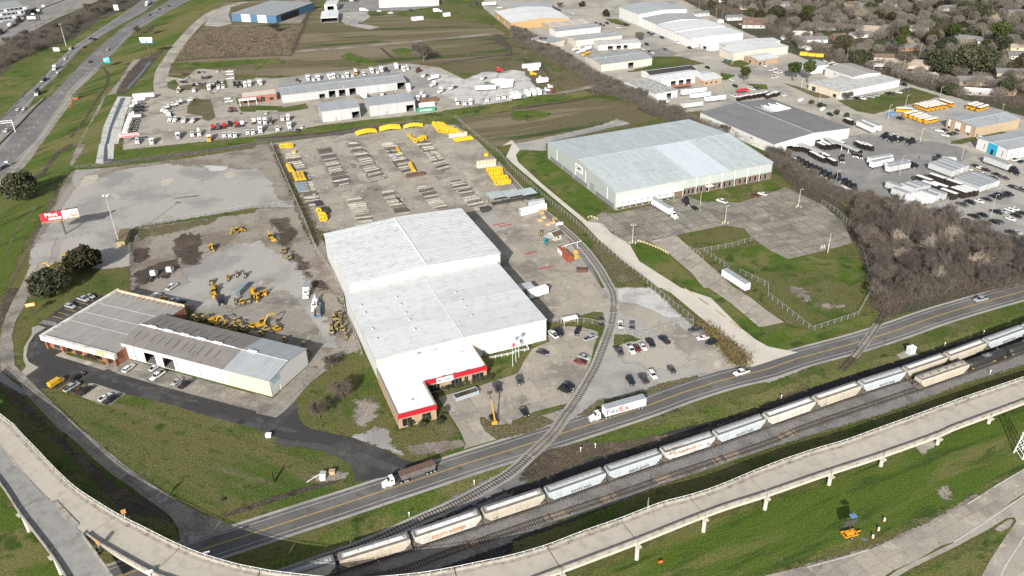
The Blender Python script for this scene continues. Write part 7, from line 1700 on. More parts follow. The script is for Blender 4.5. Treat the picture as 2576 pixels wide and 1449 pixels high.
row(0,2,(60,15),'in the packed rank behind the brown-roofed workshop','1860,290,fk,Y 1960,300,fk,Y 1985,325,fk,Y 2050,310,fk,Y 2085,300,fk,Y 2165,345,ex,Y 2200,385,fk,Y 2240,350,fk,Y 2262,395,fk,Y 2290,360,fk,Y 2315,410,fk,Y 2345,385,fk,Y 2370,335,sk,Y 2375,410,fk,Y 2420,360,fk,Y 2430,400,fk,Y 2455,415,sk,Y 2545,385,sy,Y',M_)
row(1,2,(-60,20),'near the big raised boom behind the workshop','60,370,ex,Y,90,-30 100,415,sk,Y 210,415,sy,Y 40,470,sk,Y 180,400,fk,Y',M_)
row(1,2,(20,60),'in the rank beside the white front hall','800,270,fk,Y 785,305,sk,Y 850,285,fk,Y 820,340,sk,Y 758,385,fk,Y 762,440,sk,Y 870,415,sk,Y 905,485,fk,Y 810,400,fk,K 850,350,fk,K',M_)
row(1,2,(-20,60),'in the dark strip beside the grey-roofed workshop end','480,580,fk,K 500,640,fk,K 535,650,fk,K 290,530,fk,K 515,690,fk,K',M_)
row(1,2,(-10,70),'on the yard beside the blue skip','510,35,bx,W 590,160,cr,W',M_,1.5)
container('grey container among the forklifts in the excavator yard',0,2,(2420,90),(2500,85),paint('container_slate',(.24,.26,.29),.6,grime=.2))
for c in bpy.data.objects:
 if c.get('label','').startswith('grey container among'):c.rotation_euler.z+=R_(75);c.scale.x=2.3
put('th',T(1,2,2385,1320),(-30,-90),'Y','yellow telehandler with raised boom at the office car park corner',None,1)
row(2,1,(30,50),'beside the hut near the curved track','288,895,fk,Y 340,985,fk,C')
for ch in bpy.data.objects:
 if ch.get('label','').startswith('faded yellow forklift beside the hut')and 'rightmost' in ch['label']:
  ch['label']='teal forklift beside the hut near the curved track'
  for k in ch.children:
   if k.name.startswith(('body','overhead')):k.data=k.data.copy();k.data.materials[0]=paint('teal_paint',(.02,.30,.32),.5)
row(2,0,(60,25),'on the dark asphalt lot left of the street','1322,492,s,W 1312,528,s,G 1385,516,s,K 1413,530,s,W 1542,494,s,G','cars of the estate')
row(2,0,(80,30),'parked in front of the white halls','1377,327,s,K 1405,347,u,G 1425,343,s,K 1441,357,s,W 1510,377,u,K 1657,427,p,W 1787,480,p,K','cars of the estate')
row(2,0,(70,30),'on the upper stretch of the street','845,229,s,K 890,241,s,K 922,254,s,G 958,233,u,K 1067,273,p,W,-70,-20 1140,246,u,K 380,62,s,K 400,70,s,K 450,88,s,K 480,100,s,K 605,135,p,W','cars of the estate')
row(2,0,(70,25),'along the lower stretch of the street','1357,444,u,K 1968,679,u,K 2155,606,s,B 2213,802,s,W 2247,864,u,K 2412,892,p,W 2460,887,p,G 2535,657,p,W 2235,963,p,W','cars of the estate')
row(2,0,(-60,15),'behind the third workshop by the tree belt','645,490,cr,W 690,517,bx,W 752,492,bx,W 742,540,du,Y','trucks of the estate',1.5)
row(2,0,(100,-12),'in the yard of the white workshop','1850,912,tw,W 1893,958,tw,W 2042,990,tw,W 1812,1055,ta,W 1760,930,tx,W 1515,1010,cr,W','trailers of the estate',2.2)
row(2,0,(60,-20),'behind the dark depot roof','2310,990,sv,K 2372,975,sv,K 2420,970,sv,K 2465,962,sv,K 2512,955,sv,K 2555,945,sv,K','parcel vans of the depot',1.5)
row(3,0,(60,-30),'at the street corner of the depot','10,965,sv,K 40,955,sv,K 65,945,sv,K 90,945,sv,K 175,947,u,W 335,1000,v,W 555,1090,v,W','parcel vans of the depot',1.5)
row(3,0,(60,25),'at the street lawn right of the dark roof','625,1150,u,K 745,1142,s,W','cars of the estate')
row(3,0,(70,-18),'beside the two tall evergreens','45,700,p,W 60,690,p,W 92,718,p,W 122,728,p,W 75,777,p,W 600,640,p,W 640,628,p,W 680,640,s,W 560,620,p,W','cars of the estate')
row(3,0,(70,15),'below the long white building','472,895,s,K 900,990,u,K 945,987,p,W 1033,970,p,S 1087,957,u,S 1222,940,p,K 1318,926,s,W 1402,906,u,G','cars of the estate')
row(3,0,(90,30),'in the upper bus rank','1552,1085,bus 1598,1078,bus 1640,1070,bus 1682,1062,bus 1728,1055,bus 1802,1042,bus','school buses',1.5,.6)
row(3,0,(-90,28),'in the bus rank by the ditch','2050,1062,bus 2098,1076,bus 2152,1092,bus','school buses',1.5,.6)
row(3,0,(90,-20),'in the lower bus rank','1380,1110,bus,Y,90,5 1440,1147,bus 1493,1166,bus 1543,1182,bus 1580,1200,bus 1645,1214,bus','school buses',1.5,.6)
row(3,0,(80,15),'in front of the stone-fronted bus building','1725,1312,s,W 1777,1304,s,K 1783,1358,s,W 1840,1347,s,K 1878,1337,s,K 2148,1392,u,W 1335,1190,u,K','cars of the estate')
row(3,0,(95,40),'beside the street at the depot gate','985,1278,tw,W 1040,1262,tw,W 1275,1345,u,W 820,1215,sv,K','trailers of the depot',2.2)
row(3,0,(-60,20),'at the street gate of the depot','1190,1368,st,K 1272,1398,st,K 1360,1395,ch,K 1452,1425,st,K','black tractors of the depot',1.5)
row(3,1,(60,70),'in the diagonal rank along the tree belt','300,165,st,K 340,190,st,K 385,212,st,K 430,235,st,K 475,255,st,K 518,275,st,K 565,300,st,K 612,322,st,K 700,335,st,K 770,385,st,K 810,410,st,K 860,440,st,K','black tractors of the depot',1.5)
row(3,1,(60,30),'near the depot canopies','225,135,sv 265,165,sv 470,118,sv 540,155,sv 590,135,sv 650,185,sv 250,40,sv 285,40,sv 320,42,sv 355,50,sv 385,60,sv 600,22,sv 650,15,sv 700,10,sv 735,5,sv 545,25,sv 790,475,sv 930,15,sv 970,25,sv 1015,35,sv','parcel vans of the depot',1.5)
row(3,1,(10,60),'standing loose between the depot canopies','745,145,st,K 925,105,st,K 875,90,st,K 1710,145,st,K 1700,150,ch,K','black tractors of the depot',1.5)
row(3,1,(100,-18),'in the open middle of the depot yard','1125,155,ta 1140,190,tw,W 1300,210,ta','trailers of the depot',2.2)
row(3,1,(100,38),'in the upper block of parked trailers','1745,262,ta 1790,245,ta 1835,228,ta 1880,212,ta 2010,415,ta 2050,400,ta 2095,388,ta 2135,375,ta 2180,360,ta','trailers of the depot',2.2,.5)
row(3,1,(100,35),'in the middle trailer block','1565,372,tb 1700,355,tb 1870,412,tb 1625,430,tb 1720,440,tb 1815,510,tb 1920,495,tb 1965,485,tb 2020,478,tb','trailers of the depot',2.2,.5)
row(3,1,(100,35),'in the block of trailers next to the wood','1270,435,t8 1330,500,t8 1420,452,t8 1480,435,t8 1540,428,t8 1370,605,tx 1470,572,tx 1525,555,tx 1580,545,tx 1625,525,t8 1700,510,t8','trailers of the depot',2.2,.5)
row(3,1,(80,25),'in the small car park by the pale guard hut','2015,247,s,W 2095,218,s,K 2145,238,s,W 2195,257,s,K 2105,287,s,R 2168,300,s,W 2222,322,s,S 2302,302,s,K 2268,338,s,K 2385,338,s,G','cars in the gravel car lot')
row(3,1,(80,28),'in the fence rank of the gravel car lot','1715,677,p,K 1838,647,s,S 1957,607,p,G 2042,588,u,K 2125,572,s,W 2205,552,s,K 2292,532,p,K 2335,515,u,K 2385,512,s,K 2425,502,u,K 2462,427,s,K 2520,440,p,S 2556,460,s,G','cars in the gravel car lot')
row(3,1,(80,28),'in the near rank of the gravel car lot','1905,762,s,G 2010,765,s,K 2080,727,p,K 2172,717,u,K 2205,792,s,K 2290,785,u,K 2335,778,s,G 2305,682,p,K 2360,672,s,S 2430,658,s,W 2482,648,s,W 2560,692,s,K 2510,722,u,K 2442,750,s,W','cars in the gravel car lot')
row(3,1,(80,20),'at the curved gravel edge by the wood','2458,892,u,K 2505,885,s,S','cars in the gravel car lot')
row(3,1,(70,-20),'outside the blue-fronted warehouse','2140,22,p,W 2418,122,s,S 2498,155,p,W 2558,172,s,K','cars of the estate')
row(1,0,(70,0),'at the top edge yard','935,162,u,S 1052,232,s,K 1355,128,p,W 1090,108,bx,W 1240,110,u,W 960,5,s,W 900,8,s,K 1010,8,s,K 1560,100,p,K 1830,115,bx,W','vehicles at the top edge')
row(1,0,(90,-5),'by the tan storage building','2345,52,tw,W 2450,75,p,W 2170,38,s,K 2210,35,fl,K','vehicles at the top edge')
row(0,0,(60,10),'in the works car park at the top left corner','70,100,s,W 120,118,s,W 350,102,s,W 130,105,s,W 15,218,s,W','cars at the grey works')
row(3,0,(60,20),'in the tree-covered neighbourhood','550,170,u,W 1300,68,p,W 560,172,s,K 1370,850,p,K','cars in the neighbourhood')
row(2,0,(60,20),'by the red-roofed house of the neighbourhood','2300,243,s,W 2280,268,s,K 2330,108,s,K','cars in the neighbourhood')
# ================================================================ PIPE YARD, SMALL THINGS
def thing(name,label,cat,px,mb,mat,part=None,z=.1,rz=0,group=None):
 """one-mesh thing (part=None) at a picture point"""
 p=W(*px);o=link(name,mb.mesh(name,mat),None,(p.x,p.y,z),rz);tag(o,label,cat,group);return o
beamm=paint('pale_timber_beam',(.38,.36,.32),.9,var=.3,grime=.5,scale=.7);beamd=paint('dark_timber_beam',(.09,.078,.066),.9,var=.3,grime=.3)
BAYS=(((605,45),(745,25),(805,432),(975,398),14,'back left'),((900,-10),(1040,-20),(1165,388),(1325,348),14,'back, second from the left'),((1240,-10),(1390,-20),(1500,335),(1640,300),12,'back, third from the left'),((1590,-30),(1730,-40),(1850,290),(1980,252),11,'back right'),
 ((890,545),(1060,520),(1015,800),(1210,780),9,'front left'),((1240,490),(1400,460),(1405,722),(1580,700),9,'front, second from the left'),((1590,435),(1750,405),(1790,670),(1945,645),9,'front, third from the left'),((1925,385),(2090,360),(2190,682),(2345,645),11,'front right'),((270,100),(430,80),(520,640),(690,620),15,'west strip'))
lv(7)
for bi,(a,b,c,d,n,nm)in enumerate(BAYS):
 A,B,C,D=[W(*T(1,1,*q))for q in(a,b,c,d)]
 if bi<8:soft('rubble_bed',[A,B,D,C],'gravel_dark',2.5)
 o=empty('pipe_rack','rack of low timber beams, %s bay of the yard'%nm,'pipe rack',(0,0,0),0,'pipe racks of the yard')
 n=round(n*1.6)
 for k in range(n):
  t=(k+.5)/n;p,q=A.lerp(C,t),B.lerp(D,t)
  if k in(0,n-1):p,q=p.lerp(q,.12),q.lerp(p,.12)
  L_=(q-p).length;ang=math.atan2(q.y-p.y,q.x-p.x)
  for off in(-.45,.45)if random.random()<.6 else(0,):
   w=random.uniform(.3,.7)
   MB().box(random.uniform(0,.8),L_-random.uniform(0,1.2),off-w/2,off+w/2,0,random.uniform(.3,.7)).build('beam',beamm if random.random()<.6 else beamd,o,loc=(p.x,p.y,.14),rz=ang+random.gauss(0,.015))
soft('yard_stain',P('11:760,20 880,0 1120,430 1230,470 1400,720 1300,740 1050,480 820,480 1000,800 900,860 560,60'),'concrete_old',4);soft('yard_stain',P('11:1400,0 1500,-20 1700,330 1900,330 2200,700 2080,660 1850,380 1560,400 1780,680 1600,700 1400,400 1180,0'),'concrete_old',4)
for i in range(9):
 q=random.choice(((1310,60),(1130,150),(1380,200),(1500,160),(1760,110),(1720,30),(1640,40),(1420,560),(820,370)))
 thing('steel_beam','dark steel beam lying loose across the pipe racks','steel beam',T(1,1,q[0]+i*7,q[1]+i*4),MB().box(-5,5,-.15,.15,0,.3),steel_dark,z=.5,rz=R_(112+random.uniform(-4,4)),group='loose beams on the pipe racks')
ypl=paint('yellow_pipe',(.66,.41,.02),.4,var=.06,grime=.06)
def bundle(label,c,r,a,b,n,rows,mat,rad=.3,arch=0.0,z0=.4,group=None):
 p,q=W(*T(c,r,*a)),W(*T(c,r,*b));L_=(q-p).length;o=empty('pipe_bundle',label,'pipes',(p.x,p.y,.1),math.atan2(q.y-p.y,q.x-p.x),group)
 b_=MB();K=6 if arch else 1
 for k in range(K):
  za,zb=arch*math.sin(math.pi*k/K),arch*math.sin(math.pi*(k+1)/K);b_.tube((L_*k/K,0,rad+za),(L_*(k+1)/K,0,rad+zb),rad,n=8)
 me=b_.mesh('pipe',mat)
 for j in range(rows):
  for i in range(n-j):link('pipe',me,o,(random.uniform(-.2,.2),(i+j*.5-n/2)*rad*2.02,z0+j*rad*1.75))
 for f in(.1,.5,.9):MB().box(L_*f-.15,L_*f+.15,-n*rad-.2,n*rad+.2,0,z0).build('timber',beamd,o)
 return o
for(a,b,w,lab)in(((1005,1362),(1208,1330),8,'leftmost arched stack of yellow pipes at the top of the pipe yard'),((1245,1315),(1450,1292),10,'middle and largest arched stack of yellow pipes at the top of the yard'),((1490,1292),(1678,1275),6,'right arched stack of yellow pipes at the top of the yard')):
 bundle(lab,1,0,a,b,w,3,ypl,.3,.9,.3)
bundle('yellow pipe bundle on the west strip, alone above three others',1,1,(332,220),(368,290),5,3,ypl)
for k in range(3):bundle('yellow pipe bundle in the group of three, %s'%('left one','middle one','right one next to the tan pipes')[k],1,1,(395+k*36,310-k*4),(425+k*36,382-k*4),4,3,ypl)
bundle('blue-grey pipes lying below the yellow bundles',1,1,(435,400),(480,492),7,1,paint('pipe_blue_grey',(.25,.32,.37),.5,grime=.2));bundle('tan pipes lying right of the blue-grey ones',1,1,(492,395),(530,485),4,1,beamm)
bundle('yellow pipe bundle above the brown steel skip',1,1,(1558,208),(1598,288),4,3,ypl);bundle('single yellow pipe bundle between the back racks',1,1,(1422,35),(1452,100),3,1,ypl)
bundle('yellow pipes near the top of the third rack',1,0,(1535,1355),(1580,1412),4,1,ypl);bundle('grey pipe bundle beside the third back rack',1,1,(1380,118),(1410,155),7,2,galv,.15)
bundle('dark pipe bundle on the lower west strip',1,1,(620,585),(650,630),6,1,steel_dark);bundle('dark pipe bundle beside the yellow coils',1,1,(690,655),(720,705),6,2,steel_dark);bundle('thin grey pipes on the west strip',1,1,(585,510),(612,555),5,1,galv,.15)
bundle('yellow pipes stacked flat at the right end of the yard top',1,0,(1995,1425),(2175,1398),10,2,ypl,.25)
def ring_mesh(ro,ri,h,mat,n=14):
 b=MB();b.loft([[(r*math.cos(2*math.pi*k/n),r*math.sin(2*math.pi*k/n),z)for r,z in((ri,0),(ro,0),(ro*1.03,h/2),(ro,h),(ri,h))]for k in range(n+1)],False)
 me=b.mesh('coil',mat);return me
cm=ring_mesh(1.35,.75,1.25,ypl);cw=ring_mesh(1.15,.6,2.2,paint('wrapped_coil',(.62,.52,.38),.5,var=.15));sy_=MB().side([(-1.2,0),(1.2,0),(1.2,.0),(0,2.4)],0,.01)
def coils(label,c,r,pts,me,group,flip=True,hs=1.25):
 for i,(x,y)in enumerate(pts):
  for k in range(2 if(me is cm and(i*7)%3)else 1):
   lab=label if len(pts)<2 else '%s, %s%s along'%(label,ORD[i]if i<20 else ORD[i-20]+' of the lower part',' (outer)' if k else '')
   p=W(*T(c,r,x,y));o=link('pipe_coil',me,None,(p.x,p.y,.12+k*hs));
   if flip:o.rotation_euler=(R_(90),0,GRID+random.gauss(0,.1));o.location.z=1.5+k*0;o.location.x+=k*1.3
   tag(o,lab,'pipe coil',group)
coils('yellow coil in the crowd at the yard top',1,0,[(1790+34*i+12*j,1262+17*j+4*i)for j in range(5)for i in range(3+j)],cm,'yellow coils at the yard top')
coils('yellow coil on the west strip top end',1,1,[(262,38),(295,36),(330,34)],cm,'yellow coils on the west strip');coils('single yellow coil lying flat below the west strip coils',1,1,[(385,92)],cm,None,False)
coils('pale wrapped coil drum in the white-yellow group',1,1,[(2240+32*i,240-4*i-j*26)for j in range(2)for i in range(6)],cw,'wrapped coil drums',False)
coils('yellow coil in the crowd below the wrapped drums',1,1,[(2335+24*i+j*28,285-3*i+j*42)for j in range(4)for i in range(5)],cm,'yellow coils by the curved track')
coils('single yellow coil near the fence above the wrapped drums',1,1,[(2318,118)],cm,None,False);coils('wrapped tan coil drum below the yard top crowd',1,0,[(1960+30*i,1385-4*i)for i in range(6)],cw,'tan coil drums',False)
coils('yellow coil in the pair beside the trench',1,1,[(632,690),(655,735),(665,770),(695,755)],cm,'yellow coils by the trench');coils('yellow pipe ring on the gravel right of the rust container',2,1,[(642,1092),(642,1142)],ring_mesh(1.3,.95,.35,ypl),'yellow rings',False)
coils('yellow coil near the third back rack',1,0,[(1600,1435),(1640,1420),(1672,1405)],cm,'yellow coils by the third rack')
thing('steel_skip','brown steel skip beside a yellow pipe bundle in the pipe yard','skip',T(1,1,1605,325),MB().box(-5,5,-1.2,1.2,0,1.6).box(-5.1,5.1,-1.3,-1.2,1.4,1.7),paint('skip_brown',(.12,.07,.05),.8,grime=.4),rz=GRID)
thing('skip','black waste skip at the rear corner of the tall hall','skip',T(1,1,2305,680),MB().hexa([(-1.8,-1.3,0),(1.8,-1.3,0),(1.8,1.3,0),(-1.8,1.3,0)],[(-2.5,-1.5,2.1),(2.5,-1.5,2.1),(2.5,1.5,2.1),(-2.5,1.5,2.1)]),steel_dark,rz=GRID)
for i,q in enumerate(((1,1,2445,812),(1,1,2510,825),(2,1,188,1103),(2,1,335,1250))):
 thing('dock_frame','low red steel frame lying on the yard, '+('upper left','upper right','middle','lowest')[i]+' of four','frame',T(*q),MB().box(-2.6,2.6,-.08,.08,.1,.4).box(-2.6,-2.4,-.6,.6,0,.3).box(-.1,.1,-.6,.6,0,.3).box(2.4,2.6,-.6,.6,0,.3),paint('frame_red',(.30,.03,.03),.7),rz=GRID,group='red frames')
cs=empty('canopy_shed','open steel canopy with three pale roof panels between yard and curved track','shed',W(*T(2,1,60,590)),GRID)
for k in range(3):MB().box(-14+8.2*k,-6.2+8.2*k,1+k*-1.2,9-k*1.2,4.2-k*.15,4.3-k*.15).build('roof_panel',rf_pale(GRID),cs)
for x in(-13.5,-6,2,10):
 for y in(-.6,6):MB().tube((x,y,0),(x,y,4.1),.12,n=6).build('post',steel_dark,cs)
for k in range(4):MB().box(-13,9,1.2+k,1.5+k,.4,.8).build('stored_beam',steel_dark,cs)
hut=building('hut','small cream hut with brown shingle roof beside the curved track',T(2,1,432,930),T(2,1,502,905),T(2,1,385,880),2.5,wl_cream,paint('brown_shingle',(.10,.06,.04),.9,grime=.2),'x',1.1,grid=None,pw=2,over=.3,openings={0:[(.5,1,1,.9,'window')]})
MB().box(-3.2,-.2,-.2,4,2.2,2.3).build('awning',rf_pale(GRID),hut)
hut2=building('hut','tan equipment hut at the foot of the tall floodlight mast',T(0,1,1160,985),T(0,1,1250,975),T(0,1,1150,865),2.8,paint('hut_tan',(.32,.26,.15),.8),paint('hut_brown_roof',(.17,.13,.075),.8,grime=.3),None,0,grid=None,pw=2,seam=False)
wcr=paint('crate_wood',(.42,.30,.17),.8,var=.25)
for i,q in enumerate(((285,680),(315,665),(300,700),(280,775),(320,745),(380,800),(430,765),(360,815),(410,795))):
 o=empty('crate','wooden crate '+('stacked at the grey container end, ' if i<3 else 'in the loose pile beside the curved track, ')+ORD[i%3 if i<3 else i-3]+' one','crate',W(*T(2,1,*q)),GRID+random.gauss(0,.2),'wooden crates by the track')
 for k in range(5):MB().box(-1.1,1.1,-.9+k*.38,-.58+k*.38,.1,1.1+.02*k).build('board',wcr,o)
thing('storage_tank','white tank lying at the track beside the crate pile','tank',T(2,1,478,820),MB().tube((-1.6,0,.8),(1.6,0,.8),.75,n=12),trimw,rz=GRID)
thing('storage_tank','white upright tank at the open end of the truck workshop','tank',T(1,0,1540,912),MB().tube((0,0,0),(0,0,5),1.6,n=14).tube((0,0,5),(0,0,5.6),1.6,.3,14),trimw)
thing('scrap_box','rusty box with blue lid on the gravel by the curved track','box',T(2,1,712,1285),MB().box(-2,2,-1,1,0,1.5).box(-2.6,-2.05,-.9,.9,0,1.8),paint('scrap_brown',(.10,.05,.035),.8))
pf=empty('pipe_gantry','white pipe frame on two posts above the rust container','frame',W(*T(2,1,600,1070)),GRID+.1)
MB().tube((-5,0,3),(5,0,3.4),.14,n=6).build('beam',trimw,pf)
for x in(-3,3):MB().tube((x,0,0),(x,0,3.2),.1,n=6).build('post',trimw,pf)
o=empty('relay_cabinet','silver relay cabinet standing on a concrete pad by the railway','cabinet',W(*T(3,2,1432,655)),R_(20));MB().box(-1.3,1.3,-.9,.9,.05,2.6).build('body',paint('cabinet_silver',(.50,.56,.58),.4),o);MB().box(-1.4,1.4,-1,1,2.61,2.72).build('roof',trimw,o);MB().box(-.05,1.1,-.95,-.905,.3,2.4).build('door',trimw,o)
for q,lab in(((680,440),'pale green utility box on the bare soil by the lawn'),((675,475),'small white utility box left in the bare soil'),((770,420),'tan utility box on the bare soil'),((130,50),'white concrete box at the corner of lawn and black drive')):
 thing('utility_box',lab,'utility box',T(1,3,*q),MB().box(-.8,.8,-.6,.6,0,1.1).box(-.9,.9,-.7,.7,1.1,1.2),trimw if 'white' in lab else paint(('box_green' if 'green' in lab else 'box_tan'),(.33,.38,.34)if 'green' in lab else(.40,.28,.16),.7))
thing('white_pipe','white pipe lying on the lawn by the utility boxes','pipe',T(1,3,585,465),MB().tube((-2.6,0,.12),(2.6,0,.12),.12,n=6),trimw,rz=R_(45))
thing('lawn_sign','thin dark sign board standing on the big lawn, casting a shadow','sign',T(1,3,182,505),MB().box(-.9,.9,-.05,.05,.2,3.4),steel_dark,rz=R_(100))
for i,q in enumerate(((2,3,690,200),(2,3,838,160),(1,3,2197,535),(1,3,1542,855),(3,2,1775,590),(3,2,2165,470),(3,2,2232,870),(3,2,130,1120))):
 thing('track_marker','short white marker post beside the railway, %s from the left of those near the road'%ORD[i]if i<4 else 'white disc marker beside the tracks at the right, %s one'%ORD[i-4],'marker',T(*q),MB().box(-.07,.07,-.07,.07,0,1.2).box(-.2,.2,-.05,.05,1.2,1.7),trimw,rz=R_(10),group='railway markers')
o=empty('planter_box','long grey steel planter box full of soil in front of the office','planter',W(*T(1,2,2115,1085)),R_(27));
for x0,x1,y0,y1 in((-4.2,4.2,-1.4,-1.3),(-4.2,4.2,1.3,1.4),(-4.2,-4.1,-1.3,1.3),(4.1,4.2,-1.3,1.3)):MB().box(x0,x1,y0,y1,.1,1.5).build('side_panel',paint('planter_grey',(.30,.33,.35),.6),o)
MB().box(-4.1,4.1,-1.3,1.3,.1,1.15).build('soil',ground_mat('mud'),o)
o=empty('bus_shelter','white curved-roof shelter inside the yard fence','shelter',W(*T(2,2,578,360)),R_(20));b=MB()
b.loft([[(x,y,2.6+.5*math.cos(y*.9))for y in(-1.6,-.8,0,.8,1.6)]+[(x,y,2.55+.5*math.cos(y*.9))for y in(1.6,.8,0,-.8,-1.6)]for x in(-3,3)]);b.build('roof',trimw,o)
for x in(-2.8,2.8):
 for y in(-1.4,1.4):MB().tube((x,y,0),(x,y,2.7),.07,n=5).build('post',trimw,o)
MB().box(-2.4,2.4,.6,1.1,.4,.5).build('bench',wood_pale,o)
for i,(x,y,h)in enumerate(((8,790,10),(40,745,11),(70,700,10))):
 fpz=pole('white flagpole before the hall, %s of three'%('left','middle','right')[i],T(2,2,x,y),h,.09,mat=trimw,name='flagpole',cat='flagpole')
 MB().box(0,.9,-.03,.03,h-1.9,h-.4).build('flag',paint('flag_%d'%i,((.35,.05,.05),(.1,.12,.25),(.5,.5,.5))[i],.8),fpz)
def railing(label,pts,h=1.1,mat=trimw,step=2.2,name='railing'):
 D=arclen(pts);o=empty(name,label,'railing');n=max(1,int(D[-1]/step));b=MB()
 for k in range(n+1):
  p,d=at_len(pts,D,min(D[-1]-.01,D[-1]*k/n));MB().box(-.1,.1,-.1,.1,0,h).build('post',mat,o,loc=(p.x,p.y,.08))
 for a,c in zip(pts,pts[1:]):
  for z in(h*.5,h*.95):b.tube((a.x,a.y,z),(c.x,c.y,z),.08,n=4)
 b.build('rail',mat,o);return o
railing('white ramp railing below the white front hall',P('12:2350,718 2576,672/22:40,650 170,632 150,590'));creamp=paint('bollard_cream',(.62,.52,.30))
railing('cream guard rail round the grass at the pale warehouse drive',P('21:1265,985 1360,1010 1480,1060 1570,1110'),1.0,creamp,1.5)
railing('cream pipe barrier on the pointed lawn corner by the drive',P('21:765,750 800,742 860,765'),1.2,creamp,1.8)
for i,(a,b_)in enumerate((((1735,5),(1820,60)),((1880,110),(1978,175)),((2045,228),(2150,300)),((2200,345),(2310,422)))):
 p,q=W(*T(2,2,*a)),W(*T(2,2,*b_));thing('timber_kerb','pale timber kerb on the grass beside the drive, %s from the top'%ORD[i],'kerb',T(2,2,*a),MB().box(0,(q-p).length,-.15,.15,0,.3),wood_pale,rz=math.atan2(q.y-p.y,q.x-p.x))
for i,q in enumerate(((535,1060),(562,1055))):thing('barrier_trestle','small white A-frame trestle beside the light pole, %s one'%('left','right')[i],'trestle',T(3,1,*q),MB().tube((-.5,0,0),(0,0,2),.08,n=4).tube((.5,0,0),(0,0,2),.08,n=4).tube((-.3,0,.8),(.3,0,.8),.07,n=4),trimw,group='A-frame trestles')
orange=paint('barrel_orange',(.62,.12,.02),.5)
for i,q in enumerate(((1052,1070),(1110,995),(1168,900))):
 o=empty('traffic_barrel','orange and white traffic barrel, %s of three on the loop lawn'%('nearest','middle','farthest')[i],'barrel',W(*T(3,3,*q)),0,'traffic barrels')
 for k in range(4):MB().tube((0,0,.1+k*.27),(0,0,.36+k*.27),.34-.02*k,.33-.02*k,12).build('band',(orange,trimw)[k%2],o)
 MB().tube((0,0,0),(0,0,.1),.5,n=12).build('base',rubber,o)
thing('traffic_barrel','lone toppled orange barrel on the lawn below the ramp','barrel',T(2,3,1492,1318),MB().tube((-.5,0,.35),(.5,0,.35),.34,n=12),orange,rz=.4)
o=empty('message_board','orange message board trailer with dark panel standing on the loop lawn','sign trailer',W(*T(3,3,815,1040)),R_(15));o.scale=(1.15,)*3
MB().box(-1.7,1.7,-1.0,-.8,.5,.75).box(-1.7,1.7,.8,1.0,.5,.75).box(-1.7,-1.5,-.8,.8,.5,.75).box(1.5,1.7,-.8,.8,.5,.75).box(-.9,.9,-.5,.5,.5,1.2).box(1.7,3,-.1,.1,.5,.65).build('trailer_frame',paint('safety_orange',(.68,.27,.02),.5),o)
MB().tube((0,0,.6),(0,.3,3.2),.1,n=6).build('mast',steel_dark,o);MB().box(-1.7,1.7,.3,.5,2.6,4.4).build('display',steel_dark,o);MB().hexa([(.3,.6,4.5),(1.9,.6,4.5),(1.9,1.8,4.6),(.3,1.8,4.6)],[(.3,.6,4.58),(1.9,.6,4.58),(1.9,1.8,4.68),(.3,1.8,4.68)]).build('solar_panel',blue_b,o)
for s in(-1,1):link('wheel',wheel(-.2,s*1.15,.35,.25).mesh('wheel',[rubber,rimm]),o)
o=empty('message_board','dark arrow board trailer with orange base beside the northbound highway','sign trailer',W(*T(0,0,765,1000)),0);MB().box(-1.7,1.7,-.9,.9,.4,1.1).build('trailer_frame',orange,o);MB().box(-2.2,2.2,-.1,.1,2,4.4).build('display',steel_dark,o);MB().tube((0,0,1),(0,0,2.4),.15,n=6).build('mast',steel_dark,o)
for i,q in enumerate(((715,1055),(710,1085),(722,1035))):thing('traffic_barrel','small orange barrel below the highway arrow board, %s one'%ORD[i],'barrel',T(0,0,*q),MB().tube((0,0,0),(0,0,1.1),.34,.26,10),orange,group='highway barrels')
o=empty('lattice_tower','white lattice tower base cut by the right edge of the frame','tower',W(*T(3,3,2560,230)),.3)
for dx in(-1.6,1.6):
 for dy in(-1.6,1.6):MB().tube((dx,dy,0),(dx*.6,dy*.6,9),.16,n=6).build('leg',trimw,o)
b=MB()
for k in range(6):
 z=k*1.5;f=1-.04*k
 for s in(-1,1):b.tube((-1.6*f,s*1.6*f,z),(1.5*f,s*1.55*f,z+1.5),.07,n=4);b.tube((s*1.6*f,-1.6*f,z),(s*1.55*f,1.5*f,z+1.5),.07,n=4)
b.build('bracing',trimw,o)
lines=[((275+48*i,0),0)for i in range(0)]
bl_=link('bay_line',MB().mesh('x',mark),bpy.data.objects['front_asphalt']);b=MB();b2=MB()
for a,c in(((525,283),(635,312)),((588,245),(698,275)),((650,209),(760,238)),((712,175),(824,203)),((775,138),(886,166)),((840,105),(942,130)),((592,1018),(702,945))):
 p,q=W(*T(0,2,*a),.1),W(*T(0,2,*c),.1);d=(q-p).normalized();n=Vector((-d.y,d.x,0))*.12;b.add([p-n,q-n,q+n,p+n],[(0,1,2,3)])
bl_.data=b.mesh('bay_line',marky)
for k in range(9):
 p,q=W(*T(0,2,400+k*20,355+k*4),.1),W(*T(0,2,450+k*14,322+k*3),.1);d=(q-p).normalized();n=Vector((-d.y,d.x,0))*.1;b2.add([p-n,q-n,q+n,p+n],[(0,1,2,3)])
b2.build('hatch_line',mark,bpy.data.objects['front_asphalt'])
